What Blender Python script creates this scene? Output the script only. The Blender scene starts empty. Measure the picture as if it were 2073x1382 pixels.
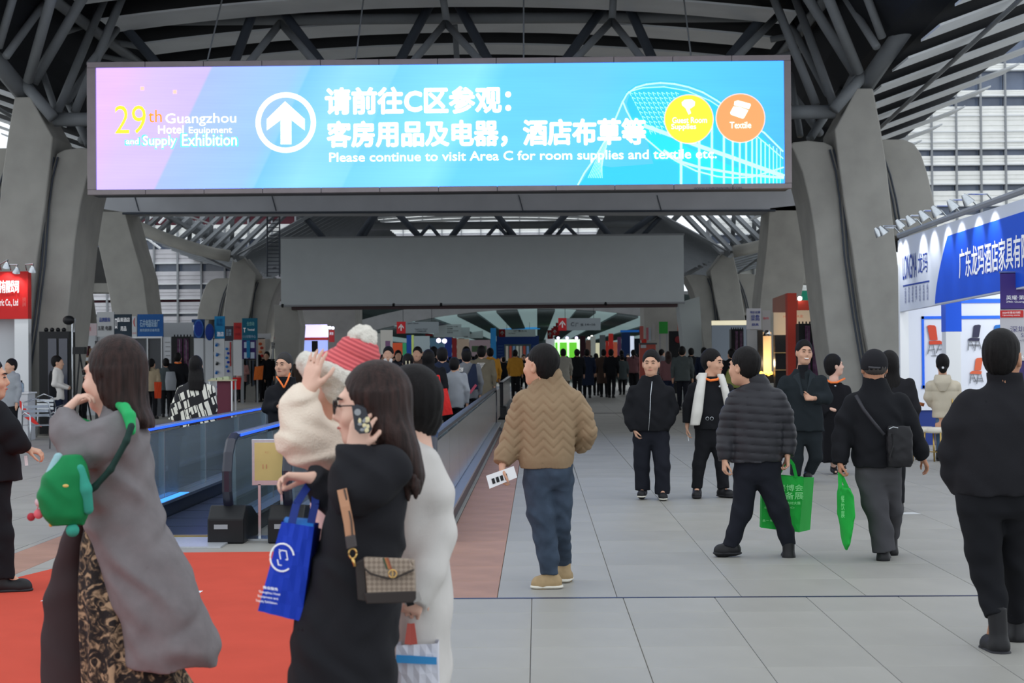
import bpy, bmesh, math, random
import numpy as np
from mathutils import Vector, Matrix
random.seed(7); rng = np.random.default_rng(7)
S = bpy.context.scene; COL = S.collection
# ---------------------------------------------------------------- camera
F = 3300.0; CX, CY = 1036.5, 691.0; CAMZ = 1.62
_Y = Vector((51.5, -31, F)).normalized()
_X = Vector((1, .0078, 0)); _X = (_X - _Y * _X.dot(_Y)).normalized()
_Z = _Y.cross(_X)
cd = bpy.data.cameras.new('camera'); cam = bpy.data.objects.new('camera', cd); COL.objects.link(cam)
cd.sensor_width = 36; cd.lens = F / 2073 * 36; cd.clip_end = 900
R3 = Matrix(((_X.x, _X.y, -_X.z), (_Y.x, _Y.y, -_Y.z), (_Z.x, _Z.y, -_Z.z)))
cam.matrix_world = Matrix.Translation((0, 0, CAMZ)) @ R3.to_4x4()
S.camera = cam
cd.dof.use_dof = True; cd.dof.focus_distance = 13.5; cd.dof.aperture_fstop = 5.6
def _ray(px, py):
    c = Vector((px - CX, -(py - CY), F))
    return Vector((_X.dot(c), _Y.dot(c), _Z.dot(c)))
def P(px, py, s, dy=0.0):
    """world point seen at pixel (px, py) where one metre spans s pixels; dy metres farther"""
    d = _ray(px, py); return Vector((0, 0, CAMZ)) + d * ((F / s + dy) / d.y)
def PX(px, s): return P(px, 700, s).x
def PZ(py, s, px=1088): return P(px, py, s).z
def G(px, py, z=0.0):
    d = _ray(px, py); return Vector((0, 0, CAMZ)) + d * ((z - CAMZ) / d.z)
# ---------------------------------------------------------------- light and exposure
EXPO = 0.0
S.view_settings.view_transform = 'Standard'; S.view_settings.look = 'None'
S.view_settings.exposure = EXPO; S.view_settings.gamma = 1; S.view_settings.use_curve_mapping = False
S.cycles.use_denoising = True; S.cycles.max_bounces = 6; S.cycles.transparent_max_bounces = 12
w = bpy.data.worlds.new('overcast_sky'); S.world = w; w.use_nodes = True
bg = w.node_tree.nodes['Background']; bg.inputs[0].default_value = (.88, .94, 1.0, 1); bg.inputs[1].default_value = 1.3
def lamp(name, kind, loc, power, color=(1, 1, 1), size=.2, rot=None, parent=None, spot=None, to=None):
    l = bpy.data.lights.new(name, kind); l.energy = power; l.color = color
    if kind == 'AREA': l.size = size
    elif kind != 'SUN': l.shadow_soft_size = size
    if spot: l.spot_size = math.radians(spot); l.spot_blend = .6
    o = bpy.data.objects.new(name, l); COL.objects.link(o); o.location = loc
    if to is not None: o.rotation_euler = (Vector(to) - Vector(loc)).to_track_quat('-Z', 'Y').to_euler()
    if rot: o.rotation_euler = rot
    if parent: o.parent = parent; o.matrix_parent_inverse = parent.matrix_basis.inverted()
    return o
# ---------------------------------------------------------------- materials
def lin(c): return tuple(((v / 255) / 12.92 if v <= 10 else (((v / 255) + .055) / 1.055) ** 2.4) for v in c)
MATS = {}
def M(name, col=None, rough=.7, metal=0, noise=0, scale=6, emit=0, bump=0, bscale=40, stretch=None, rand=0, spec=.3, alpha=None):
    if name in MATS: return MATS[name]
    m = bpy.data.materials.new(name); m.use_nodes = True; nt = m.node_tree; b = nt.nodes['Principled BSDF']
    c = lin(col) + (1,); b.inputs['Base Color'].default_value = c
    b.inputs['Roughness'].default_value = rough; b.inputs['Metallic'].default_value = metal
    b.inputs['Specular IOR Level'].default_value = spec
    if emit:
        b.inputs['Emission Color'].default_value = c; b.inputs['Emission Strength'].default_value = emit
    tc = None
    if noise or bump:
        tc = nt.nodes.new('ShaderNodeTexCoord').outputs['Object']
        if stretch:
            mp = nt.nodes.new('ShaderNodeMapping'); mp.inputs['Scale'].default_value = stretch; nt.links.new(tc, mp.inputs[0]); tc = mp.outputs[0]
    src = None
    if noise:
        n = nt.nodes.new('ShaderNodeTexNoise'); n.inputs['Scale'].default_value = scale; n.inputs['Detail'].default_value = 5
        nt.links.new(tc, n.inputs['Vector'])
        mr = nt.nodes.new('ShaderNodeMapRange'); mr.inputs[1].default_value = .3; mr.inputs[2].default_value = .7
        mr.inputs[3].default_value = 1 - noise; mr.inputs[4].default_value = 1 + noise; nt.links.new(n.outputs[0], mr.inputs[0])
        src = mr.outputs[0]
    if rand:
        oi = nt.nodes.new('ShaderNodeObjectInfo'); r2 = nt.nodes.new('ShaderNodeMapRange')
        r2.inputs[3].default_value = 1 - rand; r2.inputs[4].default_value = 1 + rand; nt.links.new(oi.outputs['Random'], r2.inputs[0])
        if src:
            mm = nt.nodes.new('ShaderNodeMath'); mm.operation = 'MULTIPLY'; nt.links.new(src, mm.inputs[0]); nt.links.new(r2.outputs[0], mm.inputs[1]); src = mm.outputs[0]
        else: src = r2.outputs[0]
    if src:
        vm = nt.nodes.new('ShaderNodeVectorMath'); vm.operation = 'SCALE'; vm.inputs[0].default_value = c[:3]
        nt.links.new(src, vm.inputs['Scale']); nt.links.new(vm.outputs[0], b.inputs['Base Color'])
        if emit: nt.links.new(vm.outputs[0], b.inputs['Emission Color'])
    if bump:
        n2 = nt.nodes.new('ShaderNodeTexNoise'); n2.inputs['Scale'].default_value = bscale; n2.inputs['Detail'].default_value = 3; nt.links.new(tc, n2.inputs['Vector'])
        bp = nt.nodes.new('ShaderNodeBump'); bp.inputs['Strength'].default_value = bump; bp.inputs['Distance'].default_value = .01
        nt.links.new(n2.outputs[0], bp.inputs['Height']); nt.links.new(bp.outputs[0], b.inputs['Normal'])
    MATS[name] = m; return m
def glass_mat(name, tint, mix=.12, fr=1.0):
    m = bpy.data.materials.new(name); m.use_nodes = True; nt = m.node_tree; nt.nodes.clear()
    out = nt.nodes.new('ShaderNodeOutputMaterial'); t = nt.nodes.new('ShaderNodeBsdfTransparent'); t.inputs[0].default_value = lin(tint) + (1,)
    g = nt.nodes.new('ShaderNodeBsdfGlossy'); g.inputs['Roughness'].default_value = .03; g.inputs[0].default_value = (.9, .95, 1, 1)
    d = nt.nodes.new('ShaderNodeBsdfDiffuse'); d.inputs[0].default_value = (.50, .60, .66, 1)
    f = nt.nodes.new('ShaderNodeFresnel'); f.inputs[0].default_value = 1.16
    mx = nt.nodes.new('ShaderNodeMixShader'); mx.inputs[0].default_value = mix; nt.links.new(t.outputs[0], mx.inputs[1]); nt.links.new(d.outputs[0], mx.inputs[2])
    m2 = nt.nodes.new('ShaderNodeMixShader'); nt.links.new(f.outputs[0], m2.inputs[0]); nt.links.new(mx.outputs[0], m2.inputs[1]); nt.links.new(g.outputs[0], m2.inputs[2])
    nt.links.new(m2.outputs[0], out.inputs[0]); MATS[name] = m; return m
def nodes_of(name, rough=.8):
    m = bpy.data.materials.new(name); m.use_nodes = True; MATS[name] = m
    b = m.node_tree.nodes['Principled BSDF']; b.inputs['Roughness'].default_value = rough; return m, m.node_tree, b
# ---------------------------------------------------------------- object helpers
def tag(o, label=None, cat=None, group=None, kind=None):
    if label: o['label'] = label
    if cat: o['category'] = cat
    if group: o['group'] = group
    if kind: o['kind'] = kind
    return o
def empty(name, loc=(0, 0, 0), label=None, cat=None, group=None, kind=None, rz=0, parent=None):
    o = bpy.data.objects.new(name, None); COL.objects.link(o); o.location = loc; o.rotation_euler = (0, 0, rz); o.empty_display_size = .2
    if parent: o.parent = parent
    return tag(o, label, cat, group, kind)
class MB:
    """collects shapes in world space, build() links one mesh object (origin at its parent's or at its own base)"""
    def __init__(s): s.v = []; s.f = []; s.m = []; s.cur = 0
    def add(s, vs, fs):
        n = len(s.v); s.v += [tuple(x) for x in vs]; s.f += [tuple(i + n for i in q) for q in fs]; s.m += [s.cur] * len(fs); return s
    def box(s, x0, x1, y0, y1, z0, z1):
        return s.add([(x0, y0, z0), (x1, y0, z0), (x1, y1, z0), (x0, y1, z0), (x0, y0, z1), (x1, y0, z1), (x1, y1, z1), (x0, y1, z1)],
                     [(0, 3, 2, 1), (4, 5, 6, 7), (0, 1, 5, 4), (1, 2, 6, 5), (2, 3, 7, 6), (3, 0, 4, 7)])
    def hexa(s, a, b):   # two quads (a: 4 points, b: 4 points)
        return s.add(list(a) + list(b), [(3, 2, 1, 0), (4, 5, 6, 7), (0, 1, 5, 4), (1, 2, 6, 5), (2, 3, 7, 6), (3, 0, 4, 7)])
    def prism(s, pts, vec):
        n = len(pts); vec = Vector(vec); a = [Vector(p) for p in pts]; b = [p + vec for p in a]
        return s.add(a + b, [tuple(range(n)), tuple(range(2 * n - 1, n - 1, -1))] + [(i, i + n, (i + 1) % n + n, (i + 1) % n) for i in range(n)])
    def tube(s, pts, r, n=10, cap=True):
        pts = [Vector(p) for p in pts]; rs = r if isinstance(r, (list, tuple)) else [r] * len(pts); rings = []
        for i, p in enumerate(pts):
            d = (pts[min(i + 1, len(pts) - 1)] - pts[max(i - 1, 0)]).normalized()
            u = d.cross(Vector((0, 0, 1))); u = u.normalized() if u.length > 1e-3 else Vector((1, 0, 0)); w_ = u.cross(d)
            rings += [p + (u * math.cos(t) + w_ * math.sin(t)) * rs[i] for t in [2 * math.pi * k / n for k in range(n)]]
        fs = [(i * n + k, i * n + (k + 1) % n, (i + 1) * n + (k + 1) % n, (i + 1) * n + k) for i in range(len(pts) - 1) for k in range(n)]
        if cap: fs += [tuple(range(n))[::-1], tuple(range((len(pts) - 1) * n, len(pts) * n))]
        return s.add(rings, fs)
    def bar(s, a, b, wd, ht, up=(0, 0, 1)):
        a = Vector(a); b = Vector(b); d = (b - a).normalized(); u = d.cross(Vector(up)).normalized() * wd / 2; v = u.cross(d).normalized() * ht / 2
        return s.hexa([a - u - v, a + u - v, a + u + v, a - u + v], [b - u - v, b + u - v, b + u + v, b - u + v])
    def ribbon(s, pts, wd, th=.006, up=(0, 1, 0)):
        pts = [Vector(p) for p in pts]; up = Vector(up); vs = []
        for i, p in enumerate(pts):
            d = (pts[min(i + 1, len(pts) - 1)] - pts[max(i - 1, 0)]).normalized(); u = d.cross(up).normalized() * wd / 2; v = up * th / 2
            vs += [p - u - v, p + u - v, p + u + v, p - u + v]
        n = len(pts); return s.add(vs, [(0, 3, 2, 1), tuple(4 * (n - 1) + k for k in range(4))] + [(4 * i + k, 4 * i + (k + 1) % 4, 4 * i + 4 + (k + 1) % 4, 4 * i + 4 + k) for i in range(n - 1) for k in range(4)])
    def sph(s, c, rx, ry=None, rz=None, nu=12, nv=8):
        ry = ry or rx; rz = rz or rx; vs = [(c[0], c[1], c[2] + rz)]
        for i in range(1, nv):
            t = math.pi * i / nv
            vs += [(c[0] + rx * math.sin(t) * math.cos(p), c[1] + ry * math.sin(t) * math.sin(p), c[2] + rz * math.cos(t)) for p in [2 * math.pi * k / nu for k in range(nu)]]
        vs.append((c[0], c[1], c[2] - rz)); L = len(vs) - 1
        fs = [(0, 1 + k, 1 + (k + 1) % nu) for k in range(nu)]
        fs += [(1 + i * nu + k, 1 + (i + 1) * nu + k, 1 + (i + 1) * nu + (k + 1) % nu, 1 + i * nu + (k + 1) % nu) for i in range(nv - 2) for k in range(nu)]
        fs += [(L, 1 + (nv - 2) * nu + (k + 1) % nu, 1 + (nv - 2) * nu + k) for k in range(nu)]
        return s.add(vs, fs)
    def build(s, name, mat, parent=None, smooth=False, bevel=0, origin=None, **tg):
        if origin is None: 
            origin = Vector((0, 0, 0))
            if parent is None and s.v:
                a = np.array(s.v); lo = a.min(0); hi = a.max(0); origin = Vector(((lo[0] + hi[0]) / 2, (lo[1] + hi[1]) / 2, lo[2]))
        return mesh_obj(name, s.v, s.f, mat, parent, smooth, bevel, origin, s.m, **tg)
def wloc(o):
    v = Vector((0, 0, 0)); 
    while o: v = v + o.location; o = o.parent
    return v
def mesh_obj(name, v, f, mat, parent=None, smooth=False, bevel=0, origin=(0, 0, 0), mi=None, **tg):
    me = bpy.data.meshes.new(name); off = wloc(parent) + (Vector((0, 0, 0)) if parent else Vector(origin))
    v = np.array(v, dtype=float) - np.array(off); me.from_pydata(v.tolist(), [], f if isinstance(f, list) else f.tolist())
    mats = mat if isinstance(mat, (list, tuple)) else [mat]
    for m in mats: me.materials.append(m)
    if mi is not None and len(mats) > 1: me.polygons.foreach_set('material_index', mi)
    if smooth: me.polygons.foreach_set('use_smooth', [True] * len(me.polygons))
    me.update(); o = bpy.data.objects.new(name, me); COL.objects.link(o)
    if parent: o.parent = parent
    else: o.location = origin
    if bevel:
        b = o.modifiers.new('bevel', 'BEVEL'); b.width = bevel; b.segments = 2; b.limit_method = 'ANGLE'
    return tag(o, **tg)
def copy_tree(o, parent=None, **tg):
    c = o.copy(); COL.objects.link(c); c.parent = parent
    for ch in [x for x in o.children]: copy_tree(ch, c)
    for k in ('label', 'category', 'group'):
        if k in tg: c[k] = tg[k]
    return c
def text(body, center, right, up, w=None, h=None, mat=None, parent=None, bold=0, depth=.004, name='lettering', slant=0, **tg):
    cjk = any(ord(c_) > 0x2e80 for c_ in body); fat = bold if cjk else 0; bold = 0 if cjk else bold
    """flat lettering centred at a point, fitted to width w and / or height h metres"""
    cu = bpy.data.curves.new('t', 'FONT'); cu.body = body; cu.size = 1; cu.align_x = 'CENTER'; cu.align_y = 'CENTER'; cu.offset = bold; cu.resolution_u = 3
    cu.shear = slant; to = bpy.data.objects.new('t', cu); COL.objects.link(to)
    dg = bpy.context.evaluated_depsgraph_get(); me = bpy.data.meshes.new_from_object(to.evaluated_get(dg)); bpy.data.objects.remove(to)
    n = len(me.vertices)
    if n == 0: return None
    co = np.zeros(n * 3); me.vertices.foreach_get('co', co); co = co.reshape(-1, 3)
    lo = co.min(0); hi = co.max(0); c = (lo + hi) / 2; sz = hi - lo
    sx = w / sz[0] if w else None; sy = h / sz[1] if h else None
    sx = sx or sy; sy = sy or sx
    r = Vector(right).normalized(); u = Vector(up).normalized(); nn = r.cross(u)
    q = (co[:, :1] - c[0]) * sx * np.array(r) + (co[:, 1:2] - c[1]) * sy * np.array(u) + np.array(Vector(center) + nn * depth)
    polys = [tuple(p.vertices) for p in me.polygons]; bpy.data.meshes.remove(me)
    if fat:      # heavier strokes: the same outlines laid down again a stroke's breadth apart
        e = fat * sy; base = q; pp = polys; q = [base]; polys = list(pp)
        for j, (ax, ay) in enumerate(((1, 0), (-1, 0), (0, 1), (0, -1), (.7, .7), (-.7, -.7), (-.7, .7), (.7, -.7))):
            q.append(base + np.array(r) * e * ax + np.array(u) * e * ay + np.array(nn) * .0003 * (j + 1)); polys += [tuple(i + n * (j + 1) for i in f_) for f_ in pp]
        q = np.concatenate(q)
    return mesh_obj(name, q, polys, mat, parent, **tg)
XR = Vector((1, 0, 0)); ZU = Vector((0, 0, 1)); Y1 = Vector((0, 1, 0))
def stext(body, px, py, s, wpx=None, hpx=None, mat=None, parent=None, dy=-.03, bold=0, **k):
    return text(body, P(px, py, s, dy), XR, ZU, wpx / s if wpx else None, hpx / s if hpx else None, mat, parent, bold, **k)
def board(x0, y0, x1, y1, s, th=.06, mb=None, dy=0):
    """box facing the camera spanning those pixels at that depth"""
    a = P(x0, y0, s, dy); b = P(x1, y1, s, dy); mb = mb or MB()
    return mb.box(min(a.x, b.x), max(a.x, b.x), a.y, a.y + th, min(a.z, b.z), max(a.z, b.z))
# ================================================================ materials of the setting
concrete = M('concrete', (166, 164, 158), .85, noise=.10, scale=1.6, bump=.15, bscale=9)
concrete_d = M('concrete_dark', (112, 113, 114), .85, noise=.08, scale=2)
steel = M('painted_steel', (128, 132, 136), .55, noise=.06, scale=3)
steel_d = M('dark_painted_steel', (70, 76, 86), .6, noise=.05, scale=3)
slat_m = M('ceiling_slat_paint', (232, 236, 240), .7, noise=.05, scale=1)
soffit = M('dark_soffit', (26, 29, 36), .8)
white = M('white_panel', (232, 234, 236), .5); white2 = M('off_white_panel', (205, 208, 212), .6)
grey = M('grey_panel', (150, 153, 157), .6); dgrey = M('dark_grey_panel', (84, 86, 90), .6)
black = M('black_plastic', (22, 23, 26), .45); blackm = M('black_metal', (30, 31, 34), .4, metal=.5)
chrome = M('brushed_steel', (190, 195, 200), .25, metal=1, noise=.05, scale=30)
rubber = M('black_rubber', (20, 20, 23), .42, spec=.5)
granite = M('grey_granite_tile', (154, 152, 146), .5, noise=.07, scale=2.2, rand=.045, stretch=(1, .55, 1), spec=.35)
granite_f = M('grey_granite_far', (152, 150, 144), .55, noise=.08, scale=1.5)
terra = M('brown_granite_tile', (160, 122, 104), .55, noise=.12, scale=3, rand=.05)
grout = M('dark_joint', (104, 103, 101), .9)
carpet = M('red_carpet_pile', (204, 84, 68), .95, noise=.06, scale=2, bump=.5, bscale=400, spec=.05)
# ================================================================ floor
fl = MB().box(-60, 60, -14, 330, -.3, -.012).build('floor', grout, kind='structure', label='grey stone promenade floor with dark joints between the slabs')
DL = 1.62 * F / 487.0     # depth of the cross joint
def tile(name, x0, x1, y0, y1, mat, cache={}):
    key = (round(x1 - x0, 3), round(y1 - y0, 3), mat.name)
    w_, d_ = x1 - x0, y1 - y0
    if key not in cache:
        g = .002; b = .003; mb = MB()
        mb.add([(g, g, -.011), (w_ - g, g, -.011), (w_ - g, d_ - g, -.011), (g, d_ - g, -.011),
                (g, g, -.002), (w_ - g, g, -.002), (w_ - g, d_ - g, -.002), (g, d_ - g, -.002),
                (g + b, g + b, 0), (w_ - g - b, g + b, 0), (w_ - g - b, d_ - g - b, 0), (g + b, d_ - g - b, 0)],
               [(0, 1, 5, 4), (1, 2, 6, 5), (2, 3, 7, 6), (3, 0, 4, 7), (4, 5, 9, 8), (5, 6, 10, 9), (6, 7, 11, 10), (7, 4, 8, 11), (8, 9, 10, 11)])
        me = bpy.data.meshes.new(name); me.from_pydata(mb.v, [], mb.f); me.materials.append(mat); cache[key] = me
    o = bpy.data.objects.new(name, cache[key]); COL.objects.link(o); o.parent = fl; o.location = Vector((x0, y0, 0)) - fl.location
WX0, WX1 = -4.42, -.284   # strip that holds the walkways with its brown borders
stuff = MB()
def sbox(x0, x1, y0, y1, c):
    g = .004; stuff.cur = c; stuff.add([(x0 + g, y0 + g, 0), (x1 - g, y0 + g, 0), (x1 - g, y1 - g, 0), (x0 + g, y1 - g, 0), (x0 + g, y0 + g, -.011), (x1 - g, y0 + g, -.011), (x1 - g, y1 - g, -.011), (x0 + g, y1 - g, -.011)],
              [(0, 1, 2, 3), (0, 4, 5, 1), (1, 5, 6, 2), (2, 6, 7, 3), (3, 7, 4, 0)])
for j in range(-30, 6):                          # near field, 0.61 m slabs
    y1 = DL - .03 - (5 - j) * .61; y0 = y1 - .61
    for i in range(-26, 27):
        x0 = -.05 + .612 * i
        vis = y0 > 7.2 and x0 + .6 > -.33 * y1 * .98 and x0 < .315 * y1 + .1
        if vis: tile('slab', x0, x0 + .612, y0, y1, granite)
        else: sbox(x0, x0 + .612, y0, y1, 0)
T = .836; n_t = 0
for j in range(0, 80):
    y0 = DL + .012 + j * T; y1 = y0 + T
    for i in range(-22, 24):
        x0 = .523 + T * i; x1 = x0 + T
        if x1 > WX0 and x0 < WX1:
            if x0 < WX0 < x1: x1 = WX0
            elif x0 < WX1 < x1: x0 = WX1
            else: continue
        if x1 - x0 < .03: continue
        if j < 13 and x1 > -.31 * y1 and x0 < .312 * y1 and not (x1 < -4.4 and y0 > 16):
            tile('slab', x0, x1, y0, y1, granite); n_t += 1
        else: sbox(x0, x1, y0, y1, 0)
for j in range(0, 80):                            # brown border strips beside the walkways
    y0 = DL + .012 + j * T; y1 = y0 + T
    for (x0, x1) in ((WX0, -3.98), (-.80, WX1)):
        if j < 11: tile('border_slab', x0, x1, y0, y1, terra)
        else: sbox(x0, x1, y0, y1, 1)
    sbox(-3.98, -.80, y0, y1, 0)
o = stuff.build('distant_slabs', [granite_f, terra], fl, kind='stuff')
for yy in [DL + .012 + 80 * T]:
    MB().box(-60, 60, yy, 329, -.012, 0).build('far_paving', granite_f, fl)
MB().box(-60, .523 + T * -22, -14, yy, -.012, 0).box(.523 + T * 24, 60, -14, yy, -.012, 0).build('side_paving', granite_f, fl)
MB().box(-13, 14, DL - .028, DL + .008, -.011, .002).build('expansion_joint', M('blue_black_joint', (52, 58, 84), .4, metal=.3), fl)
dk = G(1240, 836).y
MB().box(-.28, 12, dk - .25, dk + .35, -.01, .003).build('threshold_strip', M('dark_threshold', (112, 110, 108), .7), fl)
# red carpet laid on the stone
cp = [G(-260, 1255), G(45, 1168), G(135, 1146), G(262, 1121), G(560, 1119), G(850, 1119.5)]
cp = [(p.x, p.y, .001) for p in cp]; cp[4] = (cp[4][0], cp[3][1] + .03, .001); cp[5] = (-.93, cp[4][1], .001)
cp = [(-9, 5.8, .001)] + cp[:] + [(-1.25, 4.2, .001), (-9, 4.2, .001)]
MB().prism(cp, (0, 0, .008)).build('red_carpet', carpet, label='red carpet laid on the stone floor in front of the walkways', cat='carpet', bevel=0)
for (x, y, w_) in ((400, 1197, 24), (100, 1214, 18)):
    p = G(x, y, .01); MB().box(p.x - .045, p.x + .03, p.y - .05, p.y + .04, .0095, .0105).build('paper_scrap', white, label='white paper scrap on the red carpet ' + ('to the right of' if x > 300 else 'to the left of') + ' the grey coat woman', cat='paper')
p = G(1842, 1039, 0); MB().prism([(p.x - .1, p.y - .1, .001), (p.x + .1, p.y - .06, .001), (p.x + .06, p.y + .12, .001), (p.x - .13, p.y + .08, .001)], (0, 0, .002)).build('paper_sheet', M('paper_grey', (200, 202, 204), .7), label='small pale paper sheet lying on the stone beside the man in the black cap', cat='paper')
# ================================================================ columns (tree shaped concrete, mirrored about the promenade axis)
X0 = -2.06
def colP(px, py, s1=92.0):   # right hand column pixel to (offset from axis, height)
    p = P(px, py, s1); return p.x - X0, p.z
def col_poly(pts, side, y, th, zs, mb, s1=92.0):
    q = []
    for (px, py) in pts:
        dx, z = colP(px, py, s1); q.append((X0 + side * dx, y, z * zs))
    if side < 0: q = q[::-1]
    return mb.prism(q, (0, th, 0))
def build_column(name, side, y, zs, label):
    root = empty(name, (X0 + side * 9.3, y, 0), label, 'column', None, 'structure')
    a = MB(); col_poly([(1735, 178), (1768, 178), (1782, 250), (1795, 330), (1812, 480), (1838, 700), (1862, 965), (1800, 965), (1775, 800), (1745, 640), (1725, 500), (1708, 400), (1697, 320), (1690, 262), (1712, 222)], side, y, 1.5, zs, a)
    a.build('neck_fin', concrete, root, bevel=.03)
    a = MB(); col_poly([(1604, 290), (1610, 284), (1640, 281), (1672, 284), (1690, 292), (1702, 330), (1715, 400), (1728, 500), (1746, 640), (1770, 780), (1800, 965), (1722, 965), (1697, 800), (1678, 680), (1664, 560), (1654, 470), (1642, 400), (1628, 345), (1612, 305)], side, y + .25, 1.9, zs, a)
    a.build('curved_leg', concrete, root, bevel=.03)
    a = MB(); col_poly([(1776, 281), (1800, 276), (1838, 276), (1860, 284), (1875, 305), (1888, 345), (1900, 395), (1908, 440), (1910, 474), (1741, 474), (1741, 425), (1700, 330), (1712, 300)], side, y + .45, 2.6, zs, a)
    a.build('shoulder_shell', concrete, root, bevel=.03)
    a = MB()
    for pts in ([(1740, 541), (1930, 541), (1930, 562), (1745, 562)], [(1755, 628), (1935, 628), (1935, 644), (1760, 644)], [(1785, 760), (1950, 740), (1955, 770), (1790, 800)]):
        col_poly(pts, side, y + .7, 1.6, zs, a)
    a.build('cross_beam', concrete, root)
    a = MB(); col_poly([(1908, 474), (1930, 520), (1985, 965), (1925, 965), (1890, 700), (1868, 474)], side, y + .5, 1.8, zs, a); a.build('outer_leg', concrete, root, bevel=.03)
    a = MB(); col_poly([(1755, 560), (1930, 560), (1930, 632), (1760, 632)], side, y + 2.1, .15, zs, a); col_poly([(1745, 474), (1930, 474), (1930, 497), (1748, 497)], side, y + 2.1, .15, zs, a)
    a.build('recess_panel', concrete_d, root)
    # cables run down the face, three ducts each
    for k, pts in enumerate((((1688, 300), (1700, 345), (1708, 400), (1718, 520), (1735, 640), (1752, 740), (1772, 860)), ((1776, 283), (1792, 305), (1808, 350), (1820, 400), (1830, 460)))):
        q = []
        for (px, py) in pts:
            dx, z = colP(px, py); q.append((X0 + side * dx, y + (.18 if k == 0 else .4), z * zs))
        for d in (-.05, .03):
            MB().tube([(a_ + d, b_, c_) for a_, b_, c_ in q], .022, 6).build('cable_duct', steel_d, root, smooth=True)
    return root
build_column('pillar', 1, 35.9, 1, 'huge curved concrete pillar of the near pair, carrying the screen beside the blue booth')
build_column('pillar', -1, 35.9, 1, 'huge curved concrete pillar of the near pair, beside the red booth')
build_column('pillar', 1, 61.9, .74, 'far pair curved concrete pillar standing behind the orange booth')
build_column('pillar', -1, 61.9, .74, 'far pair curved concrete pillar rising behind the blue oval signs')
# ---------------------------------------------------------------- portal frames under the screens
def legpoly(pts, s, th, mb, dy=0): return mb.prism([P(x, y, s, dy) for x, y in pts], (0, th, 0))
pf = empty('lintel', (X0, 51.6, 0), 'concrete portal frame below the glowing screen with two splayed legs', 'portal frame', None, 'structure')
a = MB(); s_ = 64.0
legpoly([(140, 392), (1660, 381), (1660, 427), (140, 430)], s_, 1.6, a); a.build('beam', M('portal_concrete', (190, 192, 198), .8, noise=.06, scale=1), pf, bevel=.02)
for x_ in (272, 550, 1050, 1330):
    a = MB(); p0 = P(x_, 395, s_, -.012); p1 = P(x_ + 9, 427, s_, -.012); a.bar(p0, p1, .03, .02, (0, 1, 0)); a.build('beam_joint', steel_d, pf)
a = MB(); p0 = P(248, 432, s_, -.05); p1 = P(1570, 426, s_, -.05); a.tube([p0, p1], .035, 8); a.build('cable_tray', steel_d, pf)
a = MB(); legpoly([(165, 415), (252, 428), (272, 500), (290, 560), (300, 640), (312, 760), (322, 880), (250, 880), (235, 700), (222, 600), (200, 500), (180, 440)], s_, 2.0, a); a.build('inner_leg', concrete, pf, bevel=.02)
a = MB(); legpoly([(1558, 420), (1655, 410), (1640, 500), (1622, 600), (1606, 760), (1596, 880), (1520, 880), (1532, 700), (1540, 600), (1552, 500)], s_, 2.0, a); a.build('inner_leg', concrete, pf, bevel=.02)
for (l, r) in ((1, 0), (0, 1)):
    a = MB()
    if l:
        for q in ([(118, 478), (212, 478), (216, 493), (112, 493)], [(95, 573), (228, 573), (232, 592), (92, 592)], [(90, 655), (240, 655), (240, 700), (85, 700)]): legpoly(q, s_, 1.0, a, .35)
    else:
        for q in ([(1615, 499), (1700, 499), (1702, 504), (1614, 504)], [(1600, 553), (1700, 553), (1700, 574), (1600, 574)]): legpoly(q, s_, 1.0, a, .35)
    a.build('cross_beam', concrete, pf)
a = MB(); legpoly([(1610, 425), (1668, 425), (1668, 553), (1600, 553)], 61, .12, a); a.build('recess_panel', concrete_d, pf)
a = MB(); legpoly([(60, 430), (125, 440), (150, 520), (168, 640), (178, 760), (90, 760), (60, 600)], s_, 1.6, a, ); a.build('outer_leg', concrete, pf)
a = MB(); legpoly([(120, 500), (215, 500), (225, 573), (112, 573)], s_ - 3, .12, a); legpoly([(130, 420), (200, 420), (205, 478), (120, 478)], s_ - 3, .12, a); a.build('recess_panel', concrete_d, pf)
for (x, y, r) in ((172, 450, 10), (198, 547, 10), (1755, 520, 1)):
    if r > 5:
        p = P(x, y, s_ - 4, 0); a = MB(); a.tube([p, p + Vector((0, -.18, 0))], .13, 16); a.build('round_lamp', M('lamp_grey', (60, 63, 68), .4), pf, smooth=False)
pf2 = empty('lintel', (X0, 59.5, 0), 'portal frame under the blank grey signboard with short splayed legs', 'portal frame', None, 'structure')
a = MB(); legpoly([(555, 616), (600, 622), (607, 660), (604, 700), (596, 830), (560, 830), (556, 700)], 55, 1.5, a); a.build('leg', concrete, pf2)
a = MB(); legpoly([(1374, 612), (1416, 600), (1420, 660), (1425, 830), (1388, 830), (1384, 700)], 55, 1.5, a); a.build('leg', M('pale_concrete', (172, 178, 178), .8), pf2)
a = MB(); legpoly([(590, 619), (1372, 613), (1372, 621), (590, 627)], 55.4, .5, a); a.build('bottom_rail', M('brown_rail', (84, 66, 68), .6), pf2)
for x in (572, 797, 893, 1226):
    p = P(x, 622 - x * .006, 55.5, -.1); MB().sph(p, .07).build('small_lamp', black, pf2)
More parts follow.
